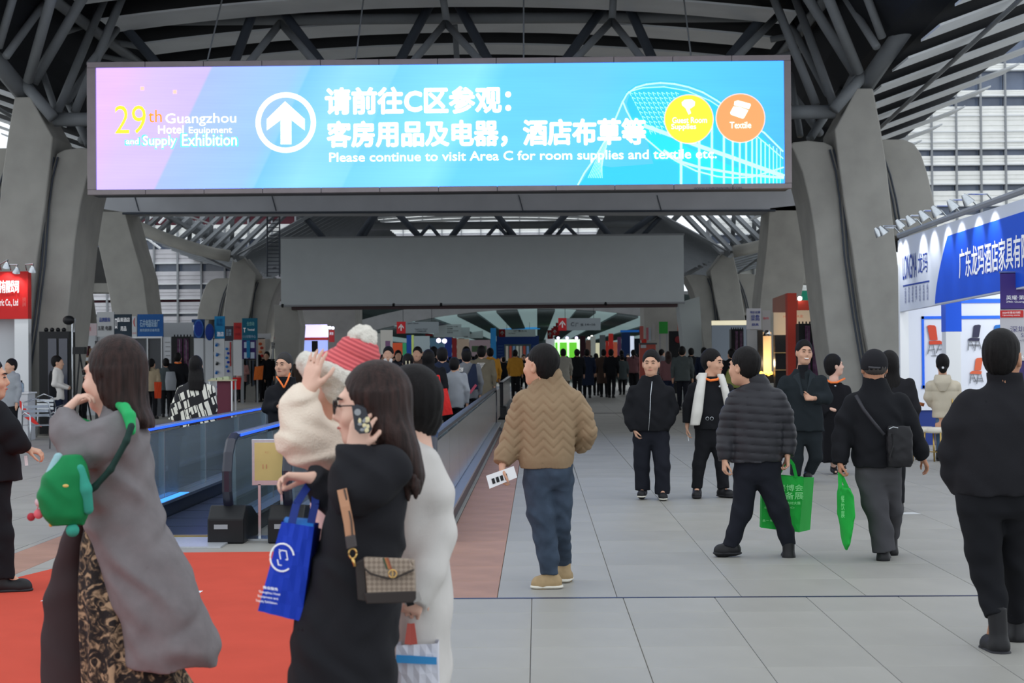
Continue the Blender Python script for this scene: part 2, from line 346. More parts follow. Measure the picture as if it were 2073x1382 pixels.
# ================================================================ roofs
def roof(y0, y1, zs, n, step, label, zw=None, uo=12.6, ext=0):
    zw = zw or zs
    root = empty('roof', (X0, y0, 9 * zs), label, 'roof', None, 'structure')
    def prof(u, y=42.0 if zw > .8 else 70.0):   # height against distance from the axis; the wings sink towards the far end
        u = abs(u)
        if u < 8.4: return (10.25 - .55 * (u / 8.4) ** 2) * zs
        if u < 9.9: t = (u - 8.4) / 1.5; return 9.7 * zs + ((7.45 - .052 * (y - (42 if zw > .8 else 70))) * zw - 9.7 * zs) * t * t * (3 - 2 * t)
        t = u - 9.9; return (7.45 + .36 * t - .052 * (y - (42 if zw > .8 else 70))) * zw
    us = [-uo - 3 + k * .7 for k in range(int((2 * uo + 6) / .7) + 1)]
    if True:
        mb = MB(); us = [u for u in us if abs(u) <= (14.9 if zw > .8 else 8.6)]; ye = lambda u, y: y if abs(u) < 9 or y == y0 else y + ext; vs = [(X0 + u, ye(u, y), prof(u, ye(u, y)) + .5) for y in (y0, y1) for u in us] + [(X0 + u, ye(u, y), prof(u, ye(u, y)) + .7) for y in (y0, y1) for u in us]; m = len(us)
        fs = [(i, i + m, i + m + 1, i + 1) for i in range(m - 1)] + [(i + 2 * m, i + 2 * m + 1, i + 3 * m + 1, i + 3 * m) for i in range(m - 1)]
        mb.add(vs, fs); mb.build('deck', soffit, root)
    def slat(ua, ub, y, w_, th, nseg, mat, name='slat'):
        mb = MB(); uu = [ua + (ub - ua) * k / nseg for k in range(nseg + 1)]; vs = []
        for u in uu:
            z = prof(u, y); vs += [(X0 + u, y, z), (X0 + u, y + w_, z), (X0 + u, y + w_, z + th), (X0 + u, y, z + th)]
        fs = [(0, 3, 2, 1), tuple(4 * nseg + k for k in range(4))]
        for k in range(nseg):
            b = 4 * k; fs += [(b, b + 1, b + 5, b + 4), (b + 1, b + 2, b + 6, b + 5), (b + 2, b + 3, b + 7, b + 6), (b + 3, b, b + 4, b + 7)]
        return mb.add(vs, fs).build(name, mat, root)
    y = y0
    k = 0
    while y < y1 - .5:
        slat(-8.3, 8.3, y, step * .46, .05, 14, slat_m)
        y += step; k += 1
    y = y0 + .4
    while y < y1 + ext - .8:
        e = 14.7
        for sd in (-1, 1): slat(sd * 9.95, sd * (e if zw > .8 else 13.8), y, step * (.5 if zw > .8 else .72), .05 if zw > .8 else .14, 8, slat_m if zw > .8 else steel, 'wing_slat')
        y += step * .86
    for sd in (-1, 1):
        for ru in (11.4, 8.6):                          # purlins and edge tubes along the roof
            pts = [(X0 + sd * (ru), y0 + (y1 - y0) * k / 8, prof(ru, y0 + (y1 - y0) * k / 8) - (.12 if ru > 9 else .0)) for k in range(9)]
            MB().tube(pts, (.05 if ru > 9 else .13), 8).build('purlin', steel, root, smooth=True)
    return root, prof
r1, prof1 = roof(26.0, 60.0, 1.0, 9, 3.15, 'broad curved canopy roof of pale slats over the glowing screen', ext=0)
r2, prof2 = roof(61.5, 86.0, .85, 9, 2.0, 'second lower slatted canopy seen below the screen', .72)
def edge_beam(yy, zs, sd, root):
    pts = []
    for k in range(9):
        u = 9.3 + k * .55; t = k / 14; pts.append((X0 + sd * u, yy + .3, (7.15 + .1 * (u - 9.3) + .17 * (u - 9.3) ** 1.55) * zs))
    MB().tube(pts, .30 * zs, 10).build('edge_beam', concrete, root, smooth=True)
for sd in (-1, 1): edge_beam(59.8, .76, sd, r2)
# lattice of the second roof: steep ribs from the pillar heads to the vault
for sd in (-1, 1):
    for k in range(22):
        yy = 60.5 + k * 1.05
        a = Vector((X0 + sd * (9.3 + .06 * k), yy, 5.35)); b = Vector((X0 + sd * 5.2, yy + 1.9, 7.9)); 
        MB().bar(a, b, .42, .12).build('rib', steel, r2)
        if k % 2 == 0:
            a2 = Vector((X0 + sd * 9.3, yy + 1.6, 5.55)); b2 = Vector((X0 + sd * (12.8), yy - .4, 7.6)); MB().bar(a2, b2, .34, .12).build('rib', steel, r2)
for sd in (-1, 1):        # open lattice standing on the curved edge beam
    for k in range(13):
        u = 8.9 + k * .40; zb_ = (7.15 + .1 * (u - 9.3) + .17 * max(0, u - 9.3) ** 1.55) * .76
        MB().bar((X0 + sd * u, 60.3, zb_), (X0 + sd * (u - 2.0), 63.6, zb_ + 2.7), .24, .1).build('lattice_rib', steel, r2)
        if k % 2: MB().bar((X0 + sd * u, 60.6, zb_), (X0 + sd * (u + .5), 63.4, zb_ + 2.4), .16, .1).build('lattice_rib', steel, r2)
# ---------------------------------------------------------------- steel tubes between pillar heads and roof
def tubes(root, lst, mirror=True):
    for (x0, y0, s0, x1, y1, s1, r) in lst:
        a = P(x0, y0, s0); b = P(x1, y1, s1)
        for sd in ((1, -1) if mirror else (1,)):
            if sd < 0: a = Vector((2 * X0 - a.x, a.y, a.z)); b = Vector((2 * X0 - b.x, b.y, b.z))
            MB().tube([a, b], r, 12).build('tube', steel, root, smooth=True)
tr = empty('roof_truss', (X0, 36, 6), 'painted steel tube truss spreading from the near pillar heads up to the canopy', 'truss', None, 'structure')
tubes(tr, [(1748, 178, 91, 1935, -90, 98, .20), (1688, 222, 92, 1750, 150, 91.5, .13), (1690, 226, 91, 1560, 228, 91, .155),
 (1652, 212, 90, 1560, -20, 88, .10), (1688, 212, 90, 1590, -60, 85, .10), (1676, 190, 88, 1580, 10, 80, .09), (1732, 150, 91, 1600, -60, 92, .115), (1738, 145, 92, 1662, -40, 97, .115),
 (1775, 95, 94, 1690, -40, 90, .09), (1786, 76, 95, 1735, -60, 97, .09), (1700, 205, 88, 1790, 30, 80, .08), (1660, 270, 85, 1560, 130, 80, .10), (1640, 280, 86, 1720, 160, 80, .10), (1620, 275, 86, 1600, 150, 84, .08)])
tubes(tr, [(1560, 80, 80, 1690, 55, 80, .08), (1560, 118, 78, 1700, 82, 80, .07), (1640, 30, 84, 1800, 90, 90, .08), (1720, 20, 88, 1800, 60, 92, .05)])
tm = empty('roof_truss', (X0, 40, 8), 'V shaped steel struts rising from the screen top to the canopy vault', 'truss', None, 'structure')
for (x0, y0, x1, y1, dk_) in ((473, 130, 533, -30, 1), (502, 130, 568, 46, 0), (568, 46, 640, 130, 0), (540, -20, 652, 130, 1), (808, 125, 886, -20, 1), (832, 130, 902, 46, 0), (902, 46, 978, 130, 0), (912, -20, 990, 125, 1),
   (905, 48, 893, -30, 0), (1143, 125, 1236, -5, 1), (1160, 125, 1239, 42, 0), (1239, 42, 1302, 122, 0), (1258, -20, 1322, 122, 1), (1239, 42, 1243, -30, 0), (1475, 118, 1592, -25, 1), (1490, 118, 1572, 34, 0), (188, -20, 318, 130, 1), (236, 60, 182, 130, 0)):
    s0 = 84 if dk_ else 90
    MB().tube([P(x0, y0, s0 if y0 > 60 else s0 - 4), P(x1, y1, s0 if y1 > 60 else s0 - 4)], .12 if dk_ else .09, 10).build('tube', steel_d if dk_ else steel, tm, smooth=True)
MB().tube([P(150, 42, 80), P(1640, 33, 80)], .14, 12).build('long_tube', steel, tm, smooth=True)
MB().bar(P(921, 50, 79), P(925, 125, 79), .14, .1, (0, 1, 0)).build('post', steel, tm)
tf = empty('roof_truss', (X0, 61, 6), 'V shaped steel struts standing on top of the blank grey signboard', 'truss', None, 'structure')
for (x0, y0, x1, y1, r) in ((724, 482, 764, 425, .12), (735, 482, 768, 425, .09), (605, 425, 655, 482, .12), (798, 425, 852, 482, .12), (848, 480, 870, 455, .07), (870, 455, 892, 482, .07), (912, 482, 956, 425, .12), (985, 480, 1006, 455, .07), (1006, 455, 1030, 480, .07),
   (998, 425, 1042, 480, .12), (1105, 478, 1154, 425, .12), (1126, 478, 1145, 455, .07), (1145, 455, 1168, 478, .07), (1190, 425, 1235, 478, .12), (1265, 478, 1345, 420, .12), (1300, 478, 1352, 424, .09)):
    MB().tube([P(x0, y0, 53.5), P(x1, y1, 53.5)], r, 8).build('tube', steel_d, tf, smooth=True)
MB().tube([P(742, 458, 50), P(1318, 453, 50)], .16, 10).build('long_tube', steel, tf, smooth=True)
# cage ladder beside the second left pillar
cl = empty('cage_ladder', P(550, 480, 58), 'dark steel cage ladder at the left end of the blank grey signboard', 'ladder', None)
for x in (541, 566): MB().tube([P(x, 425, 57.5), P(x, 560, 57.5)], .03, 6).build('rail', steel_d, cl)
for k in range(17): MB().tube([P(541, 430 + k * 7.6, 57.5), P(566, 430 + k * 7.6, 57.5)], .018, 6).build('rung', steel_d, cl)
# ================================================================ halls beside the promenade
louver = M('pale_louver', (246, 246, 242), .55, noise=.04, scale=3, rand=.03); louver2 = M('grey_louver', (206, 204, 208), .6, noise=.05, scale=3, rand=.03)
pane_m = M('hall_window', (104, 116, 138), .2, noise=.25, scale=.8, rand=.15, spec=.6); maroon = M('maroon_cladding', (100, 48, 60), .6, rand=.06)
def hall(label, x0, x1, bands, s, bay, kinds, zm=0):
    a = P(x0, 700, s); b = P(x1, 700, s); y = a.y
    root = empty('exhibition_hall', ((a.x + b.x) / 2, y, 0), label, 'building')
    nb = max(1, round((b.x - a.x) / bay)); bw = (b.x - a.x) / nb
    MB().box(a.x, b.x, y + .5, y + 2, zm, PZ(bands[0][0], s, (x0 + x1) / 2)).build('wall', M('hall_wall', (120, 122, 126), .8), root)
    for (ya, yb, kd) in bands:
        zt = PZ(ya, s, (x0 + x1) / 2); zb = PZ(yb, s, (x0 + x1) / 2)
        mat, nm, d, t = kinds[kd]
        for i in range(nb):
            x = a.x + i * bw
            if kd in 'wg':      # louver panels: three overlapping boards each
                mb = MB(); m_ = 3
                for q in range(m_):
                    z0 = zb + (zt - zb) * q / m_; z1 = zb + (zt - zb) * (q + 1) / m_
                    mb.hexa([(x + .03, y + d, z0), (x + bw - .03, y + d, z0), (x + bw - .03, y + d + .1, z0), (x + .03, y + d + .1, z0)],
                            [(x + .03, y + d + .03, z1), (x + bw - .03, y + d + .03, z1), (x + bw - .03, y + d + .2, z1), (x + .03, y + d + .2, z1)])
                mb.build(nm, mat, root)
            else: MB().box(x + .02, x + bw - .02, y + d, y + d + .08, zb, zt).build(nm, mat, root)
        if kd in 'wg': MB().box(a.x, b.x, y - .05, y + .3, zb - .06, zb).build('ledge', white, root)
    for i in range(nb + 1):
        x = a.x + i * bw; MB().box(x - .04, x + .04, y - .1, y + .06, zm, PZ(bands[0][0], s, (x0 + x1) / 2)).build('mullion', grey, root)
    return root
K = {'w': (louver, 'louver_panel', 0, 0), 'g': (louver2, 'louver_panel', 0, 0), 'p': (pane_m, 'window_pane', .35, 0), 'm': (maroon, 'maroon_panel', .35, 0)}
hl = hall('pale hall with louver bands and maroon strips behind the houndstooth woman', 170, 600, [(400, 428, 'w'), (428, 455, 'm'), (455, 482, 'w'), (482, 504, 'p'), (504, 531, 'g'), (531, 549, 'p'), (549, 573, 'g'), (573, 585, 'p'), (585, 603, 'g'), (603, 611, 'm'), (611, 632, 'g'), (632, 640, 'p'), (640, 665, 'g'), (665, 672, 'm'), (672, 700, 'g')], 44, 1.12, K)
for (x0, y0, x1, y1) in ((292, 452, 322, 424), (322, 452, 345, 428), (300, 484, 325, 503), (345, 503, 370, 484), (395, 503, 420, 484)):
    MB().tube([P(x0, y0, 44, -.2), P(x1, y1, 44, -.2)], .06, 6).build('brace', white, hl)
hr = hall('warm white hall with louver bands at the upper right beyond the canopy edge', 1840, 2240, [(60, 128, 'p'), (128, 140, 'w'), (140, 182, 'p'), (182, 192, 'w'), (192, 214, 'p'), (214, 232, 'w'), (232, 264, 'w'), (264, 285, 'w'), (285, 299, 'w'), (299, 314, 'p'), (314, 331, 'w'), (331, 345, 'p'), (345, 370, 'w'), (370, 385, 'p'), (385, 414, 'w'), (414, 434, 'p'), (434, 460, 'w'), (460, 500, 'p'), (500, 540, 'w'), (540, 600, 'p'), (600, 640, 'w')], 44, 1.13, K)
hm = hall('pale hall slice between the far right pillar and the portal leg', 1440, 1700, [(440, 472, 'w'), (472, 492, 'p'), (492, 518, 'w'), (518, 534, 'p'), (534, 562, 'w'), (562, 574, 'p'), (574, 600, 'w'), (600, 620, 'p'), (620, 650, 'w')], 42, 1.1, K)
hc = hall('pale hall wall seen through the struts above the blank grey signboard', 700, 1330, [(425, 447, 'w'), (447, 458, 'w'), (458, 470, 'w'), (470, 486, 'g'), (486, 500, 'g')], 24.5, 1.6, K, 5.65)
gb = MB(); board(1612, 588, 1672, 788, 44, .3, gb); gb.build('green_hoarding', M('green_board', (24, 140, 110), .6), label='green hoarding glimpsed behind the orange booth and the pillar', cat='hoarding')
# ================================================================ far corridor ceiling
strip_l = M('skylight_panel', (160, 186, 188), .6, emit=.4); strip_d = M('dark_ceiling_strip', (128, 140, 144), .8)
cc = empty('ceiling', (0, 130, 6), 'low arched ceiling of the far corridor with glowing skylight strips', 'ceiling', None, 'structure')
SA, SB = 33.0, 12.0
def arch(px, s): # ceiling height where the column of pixels px is seen at scale s
    xm = (px - 1088) / 33.0; return 4.42 - .0145 * (xm ** 2)
ya, yb = F / SA, F / SB
xs = [-14.5, -13, -11.4, -10.2, -8.8, -7.5, -6.3, -4.9, -3.7, -2.5, -1.2, 0.0, 1.1, 2.4, 3.6, 4.9, 6.2, 7.6, 8.9, 10.3, 11.8, 13.2]
for i in range(len(xs) - 1):
    lit = i % 2 == 0; z0 = 4.55 - .0125 * xs[i] ** 2; z1 = 4.55 - .0125 * xs[i + 1] ** 2; e = 0 if lit else -.12
    MB().hexa([(xs[i], ya, z0 + e), (xs[i + 1], ya, z1 + e), (xs[i + 1], ya, z1 + .15), (xs[i], ya, z0 + .15)], [(xs[i], yb, z0 + e), (xs[i + 1], yb, z1 + e), (xs[i + 1], yb, z1 + .15), (xs[i], yb, z0 + .15)]).build('skylight_strip' if lit else 'ceiling_strip', strip_l if lit else strip_d, cc)
pts = [(-19 + k * 1.9, ya - .3, 4.62 - .0125 * (-19 + k * 1.9) ** 2 + .25) for k in range(21)]
mb = MB()
for k in range(20):
    a, b = Vector(pts[k]), Vector(pts[k + 1]); mb.hexa([a + Vector((0, 0, -.3)), b + Vector((0, 0, -.3)), b + Vector((0, 0, .55)), a + Vector((0, 0, .55))], [a + Vector((0, .6, -.3)), b + Vector((0, .6, -.3)), b + Vector((0, .6, .55)), a + Vector((0, .6, .55))])
mb.build('arch_beam', concrete_d, cc)
MB().box(-22, 22, ya + .6, yb, 5.4, 5.6).box(-22, -14.6, ya, yb, 0, 5.5).box(13.6, 22, ya, yb, 0, 5.5).build('corridor_shell', concrete_d, cc)
MB().box(-22, 22, yb, yb + 1, 0, 6).build('wall_back', grey, kind='structure')
for (x0, x1) in ((604, 720), (1304, 1395)):
    a = MB(); board(x0, 615, x1, 800, 45, 3, a); a.build('pier', concrete, label='square concrete pier under the far canopy ' + ('by the purple lit booth' if x0 < 900 else 'by the green poster'), cat='pier', kind='structure')
# ================================================================ the glowing screen
sg = 96.0
sc_ = empty('led_screen', P(888, 390, sg), 'wide glowing blue and lilac LED direction screen hanging over the promenade', 'screen')
fx0, fx1 = P(178, 260, sg).x, P(1601, 250, sg).x; zt = P(888, 119.5, sg).z; zb = P(888, 388.5, sg).z; ix0, ix1 = P(196, 260, sg).x, P(1587, 250, sg).x; izt = P(888, 131, sg).z; izb = P(888, 378, sg).z
sy = F / sg; fm = M('screen_frame_metal', (150, 140, 142), .45, metal=.25, noise=.06, scale=4)
def fbar(x0, x1, z0, z1): MB().box(x0, x1, sy - .08, sy + .1, z0, z1).build('frame_bar', fm, sc_, bevel=.01)
n = 12
for k in range(n):
    xa = fx0 + (fx1 - fx0) * k / n; xb = fx0 + (fx1 - fx0) * (k + 1) / n; fbar(xa + .004, xb - .004, izt, zt); fbar(xa + .004, xb - .004, zb, izb)
fbar(fx0, ix0, izb, izt); fbar(ix1, fx1, izb, izt)
MB().box(fx0 + .02, fx1 - .02, sy + .1, sy + .75, zb + .02, zt - .02).build('cabinet', dgrey, sc_)
LED = 1.12
for x_ in (420, 720, 1060, 1400):
    p_ = P(x_, 122, sg, .4); MB().tube([p_, p_ + Vector((0, 2.6, 2.6))], .018, 8).build('hanger', steel, sc_, smooth=True)
m, nt, b = nodes_of('led_picture'); tc = nt.nodes.new('ShaderNodeTexCoord'); sp = nt.nodes.new('ShaderNodeSeparateXYZ'); nt.links.new(tc.outputs['Generated'], sp.inputs[0])
def mth(op, a, b_=None):
    q = nt.nodes.new('ShaderNodeMath'); q.operation = op
    for i, v in enumerate((a, b_)):
        if v is None: continue
        if isinstance(v, (int, float)): q.inputs[i].default_value = v
        else: nt.links.new(v, q.inputs[i])
    return q.outputs[0]
u = mth('SUBTRACT', sp.outputs['X'], mth('MULTIPLY', mth('SUBTRACT', sp.outputs['Z'], .5), .085))   # slanted bands
cr = nt.nodes.new('ShaderNodeValToRGB'); cr.color_ramp.interpolation = 'LINEAR'; nt.links.new(u, cr.inputs[0])
els = [(0, (236, 196, 255)), (.05, (222, 200, 255)), (.125, (214, 198, 255)), (.128, (176, 200, 255)), (.25, (160, 205, 255)), (.27, (150, 212, 255)), (.272, (130, 206, 255)), (.33, (150, 225, 255)), (.40, (136, 220, 255)), (.402, (124, 214, 255)), (.52, (140, 232, 255)), (.56, (110, 214, 255)), (.70, (110, 212, 255)), (.78, (96, 214, 255)), (1, (84, 196, 255))]
for i, (p_, c_) in enumerate(els):
    e = cr.color_ramp.elements[i] if i < 2 else cr.color_ramp.elements.new(p_)
    e.position = p_; e.color = lin(c_) + (1,)
ws = nt.nodes.new('ShaderNodeTexNoise'); ws.inputs['Scale'].default_value = 5; nt.links.new(tc.outputs['Generated'], ws.inputs[0])
lines = mth('ADD', .975, mth('MULTIPLY', mth('SINE', mth('MULTIPLY', sp.outputs['Z'], 520)), .03)); lines = mth('MULTIPLY', lines, mth('ADD', .9, mth('MULTIPLY', ws.outputs[0], .2)))
vm = nt.nodes.new('ShaderNodeVectorMath'); vm.operation = 'SCALE'; nt.links.new(cr.outputs[0], vm.inputs[0]); nt.links.new(lines, vm.inputs['Scale'])
b.inputs['Base Color'].default_value = (0, 0, 0, 1); bl = nt.nodes.new('ShaderNodeVectorMath'); bl.operation = 'MULTIPLY'; bl.inputs[1].default_value = (1, 1, 2.3); nt.links.new(vm.outputs[0], bl.inputs[0]); nt.links.new(bl.outputs[0], b.inputs['Emission Color']); b.inputs['Emission Strength'].default_value = LED
MB().box(ix0, ix1, sy - .03, sy + .09, izb, izt).build('display', m, sc_)
Lw = M('led_white', (255, 255, 255), emit=LED * 1.25); Lc = M('led_pale_cyan', (176, 238, 255), emit=LED); Ld = M('led_deep_cyan', (52, 178, 250), emit=LED); Lb = M('led_mid_cyan', (40, 196, 240), emit=LED)
Ly = M('led_yellow', (255, 214, 60), emit=LED); Lo = M('led_orange', (255, 146, 92), emit=LED); Lp = M('led_pink', (255, 190, 170), emit=LED); Lh = M('led_halo', (90, 220, 255), emit=LED); Lyo = M('led_amber', (252, 150, 40), emit=LED)
def st(body, x, y, wpx, hpx, mat, bold=.0, dz=.05, **k): return text(body, P(x, y, sg, -dz), XR, ZU, wpx / sg, hpx / sg, mat, sc_, bold, **k)
def zz(x, y): return (880 + x / 2.801, 110 + y / 2.801)
def stroke(pts, wpx, mat, dz=.04, name='drawing_line', close=False):
    pts = [P(*zz(*p), sg, -dz) for p in pts]; mb = MB()
    for a, b_ in zip(pts, pts[1:]):
        d = (b_ - a).normalized(); n_ = Vector((-d.z, 0, d.x)) * wpx / 2 / sg; e = d * wpx * .2 / sg
        mb.add([a - n_ - e, b_ - n_ + e, b_ + n_ + e, a + n_ - e], [(0, 1, 2, 3)])
    return mb.build(name, mat, sc_)
def poly(pts, mat, dz=.035, name='drawing_fill'):
    q = [P(*zz(*p), sg, -dz) for p in pts]; return MB().add(q, [tuple(range(len(q)))]).build(name, mat, sc_)
top = [(812, 740), (850, 670), (900, 600), (960, 500), (1015, 390), (1065, 270), (1090, 225), (1140, 188), (1200, 170), (1280, 162), (1360, 168), (1440, 186), (1520, 215), (1600, 262), (1690, 325), (1780, 385), (1870, 445), (1975, 550)]
inn = [(1068, 270), (1088, 320), (1130, 400), (1200, 480), (1280, 548), (1370, 605), (1480, 660), (1600, 692), (1700, 700), (1800, 695), (1900, 665), (1978, 640)]
poly([(1088, 280), (1110, 215), (1200, 185), (1330, 180), (1440, 205), (1560, 262), (1700, 360), (1850, 450), (1975, 590), (1975, 735), (1560, 735), (1240, 735), (1080, 737), (960, 740), (820, 742), (900, 620), (1000, 640), (1240, 620), (1200, 470), (1120, 370)], Ld)
poly([(1190, 430), (1340, 480), (1500, 560), (1700, 640), (1960, 690), (1960, 735), (1560, 735), (1550, 640), (1300, 560), (1220, 490)], Lb, .04)
poly([(815, 742), (870, 690), (1010, 690), (1250, 625), (1300, 640), (1330, 742)], Ld, .038)
stroke(top, 3.2, Lc, .045); stroke([(x, y - 12) for x, y in top[5:]], 1.2, Ld, .046); stroke(inn, 3, Lc, .05); stroke([(1080, 240), (1100, 212), (1180, 190), (1300, 184), (1430, 206), (1560, 262), (1690, 345), (1975, 590)], 2, Lc, .046)
stroke([(1190, 405), (1330, 455), (1500, 520), (1700, 590), (1978, 690)], 8, Lc, .047); stroke([(1300, 545), (1400, 610), (1500, 640), (1740, 680), (1978, 700)], 5, Lc, .047)
for k in range(9): stroke([(1020 - k * 9, 372 + k * 30), (870 + k * 10, 700)], 1.1, Lc, .043)
for k, x in enumerate((1397, 1500, 1572, 1640, 1690, 1730, 1766, 1800, 1826, 1850, 1874, 1898, 1920, 1940, 1960)): stroke([(x, 260 + max(0, x - 1397) * .5 + (150 if x < 1450 else 0)), (x, 738)], 5.2 - k * .28, Lc, .048)
mb = MB()
for r in range(9):                                   # diagonal net of the drawn roof
    for c in range(11):
        x = 1105 + c * 26 + r * 14; y = 215 + r * 27; 
        if y > 200 + (x - 1100) * .72 + 160 or y < 190 + max(0, x - 1400) * .55: continue
        for (dx, dy) in ((20, 10), (10, 22)):
            a, b_ = P(*zz(x, y), sg, -.044), P(*zz(x + dx, y + dy), sg, -.044); d = (b_ - a).normalized(); n_ = Vector((-d.z, 0, d.x)) * .5 / sg; mb.add([a - n_, b_ - n_, b_ + n_, a + n_], [(0, 1, 2, 3)])
mb.build('drawing_net', Lc, sc_)
def disc(x, y, rpx, mat, dz, inner=0, n=48, name='disc'):
    c = P(x, y, sg, -dz); mb = MB(); o_ = [c + Vector((math.cos(t), 0, math.sin(t))) * rpx / sg for t in [2 * math.pi * k / n for k in range(n)]]
    if inner:
        i_ = [c + Vector((math.cos(t), 0, math.sin(t))) * inner / sg for t in [2 * math.pi * k / n for k in range(n)]]; mb.add(o_ + i_, [(k, (k + 1) % n, (k + 1) % n + n, k + n) for k in range(n)])
    else: mb.add(o_, [tuple(range(n))])
    return mb.build(name, mat, sc_)
disc(578.5, 248, 61.5, Lw, .05, 51, name='arrow_ring')
def ppoly(pts, mat, dz=.05, name='arrow'): q = [P(x, y, sg, -dz) for x, y in pts]; MB().add(q, [tuple(range(len(q)))]).build(name, mat, sc_)
q = [P(x, y, sg, -.05) for x, y in ((577, 205), (617, 241), (617, 264), (590, 243), (590, 292), (568, 292), (568, 243), (540, 264), (540, 241))]
MB().add(q, [(0, 1, 3), (1, 2, 3), (0, 3, 6), (0, 6, 8), (6, 7, 8), (3, 4, 5), (3, 5, 6)]).build('arrow', Lw, sc_)
disc(1394.5, 241, 50, Lp, .052); disc(1394.5, 241, 48, Ly, .055); disc(1499, 239, 50, Lp, .052); disc(1499, 239, 48, Lo, .055)
q = [P(x, y, sg, -.06) for x, y in ((1380, 207), (1386, 202), (1400, 201), (1407, 206), (1406, 214), (1399, 219), (1396, 220), (1399, 229), (1394, 232), (1388, 219), (1381, 213))]; MB().add(q, [tuple(range(len(q)))]).build('hair_dryer_icon', Lw, sc_)
for q in (((1487, 205), (1494, 203), (1519, 210), (1520, 213), (1516, 221), (1500, 216), (1486, 213)), ((1485, 215), (1499, 217), (1515, 223), (1506, 239), (1503, 240), (1480, 232), (1478, 228))):
    MB().add([P(x, y, sg, -.06) for x, y in q], [tuple(range(len(q)))]).build('towel_icon', Lw, sc_)
st('Guest Room', 1396, 243, 70, 12, Lw, .008, .06); st('Supplies', 1384, 257.5, 50, 14, Lw, .008, .06); st('Textile', 1499, 253, 43, 13, Lw, .008, .06)
st('请前往C区参观：', 846, 203, 374, 52, Lw, .035); st('客房用品及电器，酒店布草等', 984, 269.5, 643, 52, Lw, .035)
st('Please continue to visit Area C for room supplies and textile etc.', 1058, 317.5, 784, 25, Lw, .012)
for (t_, x, y, w_, h_, m_, bo) in (('29', 264, 242, 64, 58, Ly, 0), ('th', 314, 235, 28, 26, Lyo, .01), ('Guangzhou', 406.5, 242, 144, 26, Lw, .004), ('Hotel', 346, 262, 52, 17, Lw, .01), ('Equipment', 426, 265, 88, 17, Lw, .01), ('and', 268, 286, 26, 12, Lw, .01), ('Supply', 323, 287, 68, 25, Lw, .01), ('Exhibition', 424, 283, 112, 24, Lw, .01)):
    if t_ in ('and', 'Supply', 'Exhibition'): st(t_, x, y, w_ + 6, h_ + 5, Lh, bo + .02, .045)
    st(t_, x, y, w_, h_, m_, bo, .055)
for (x, y) in ((288, 179), (354, 186)): MB().add([P(x + a, y + b_, sg, -.045) for a, b_ in ((-4, -4), (4, -4), (4, 4), (-4, 4))], [(0, 1, 2, 3)]).build('dead_pixel_block', Lp, sc_)
text('WWW.JONBONWORLD.COM', P(1453, 381.5, sg, -.1), XR, ZU, 96 / sg, 6 / sg, M('frame_print', (60, 60, 90), .5), sc_)
# blank grey board of the second pair
a = MB(); p0 = P(568, 486, 55.6); p1 = P(1385, 616, 55.6); zt2 = P(977, 479.5, 55.6).z; zb2 = P(977, 614, 55.6).z
g2 = empty('blank_signboard', (X0, p0.y, zb2), 'blank grey signboard hanging on the far pillars below the glowing screen', 'signboard')
MB().box(p0.x, p1.x, p0.y, p0.y + .35, zb2, zt2).build('board', M('blank_board_grey', (196, 202, 204), .6, noise=.02, scale=2), g2)
MB().box(p0.x - .03, p1.x + .03, p0.y - .04, p0.y + .37, zt2, zt2 + .06).box(p0.x - .03, p1.x + .03, p0.y - .04, p0.y + .37, zb2 - .06, zb2).build('edge_trim', grey, g2)
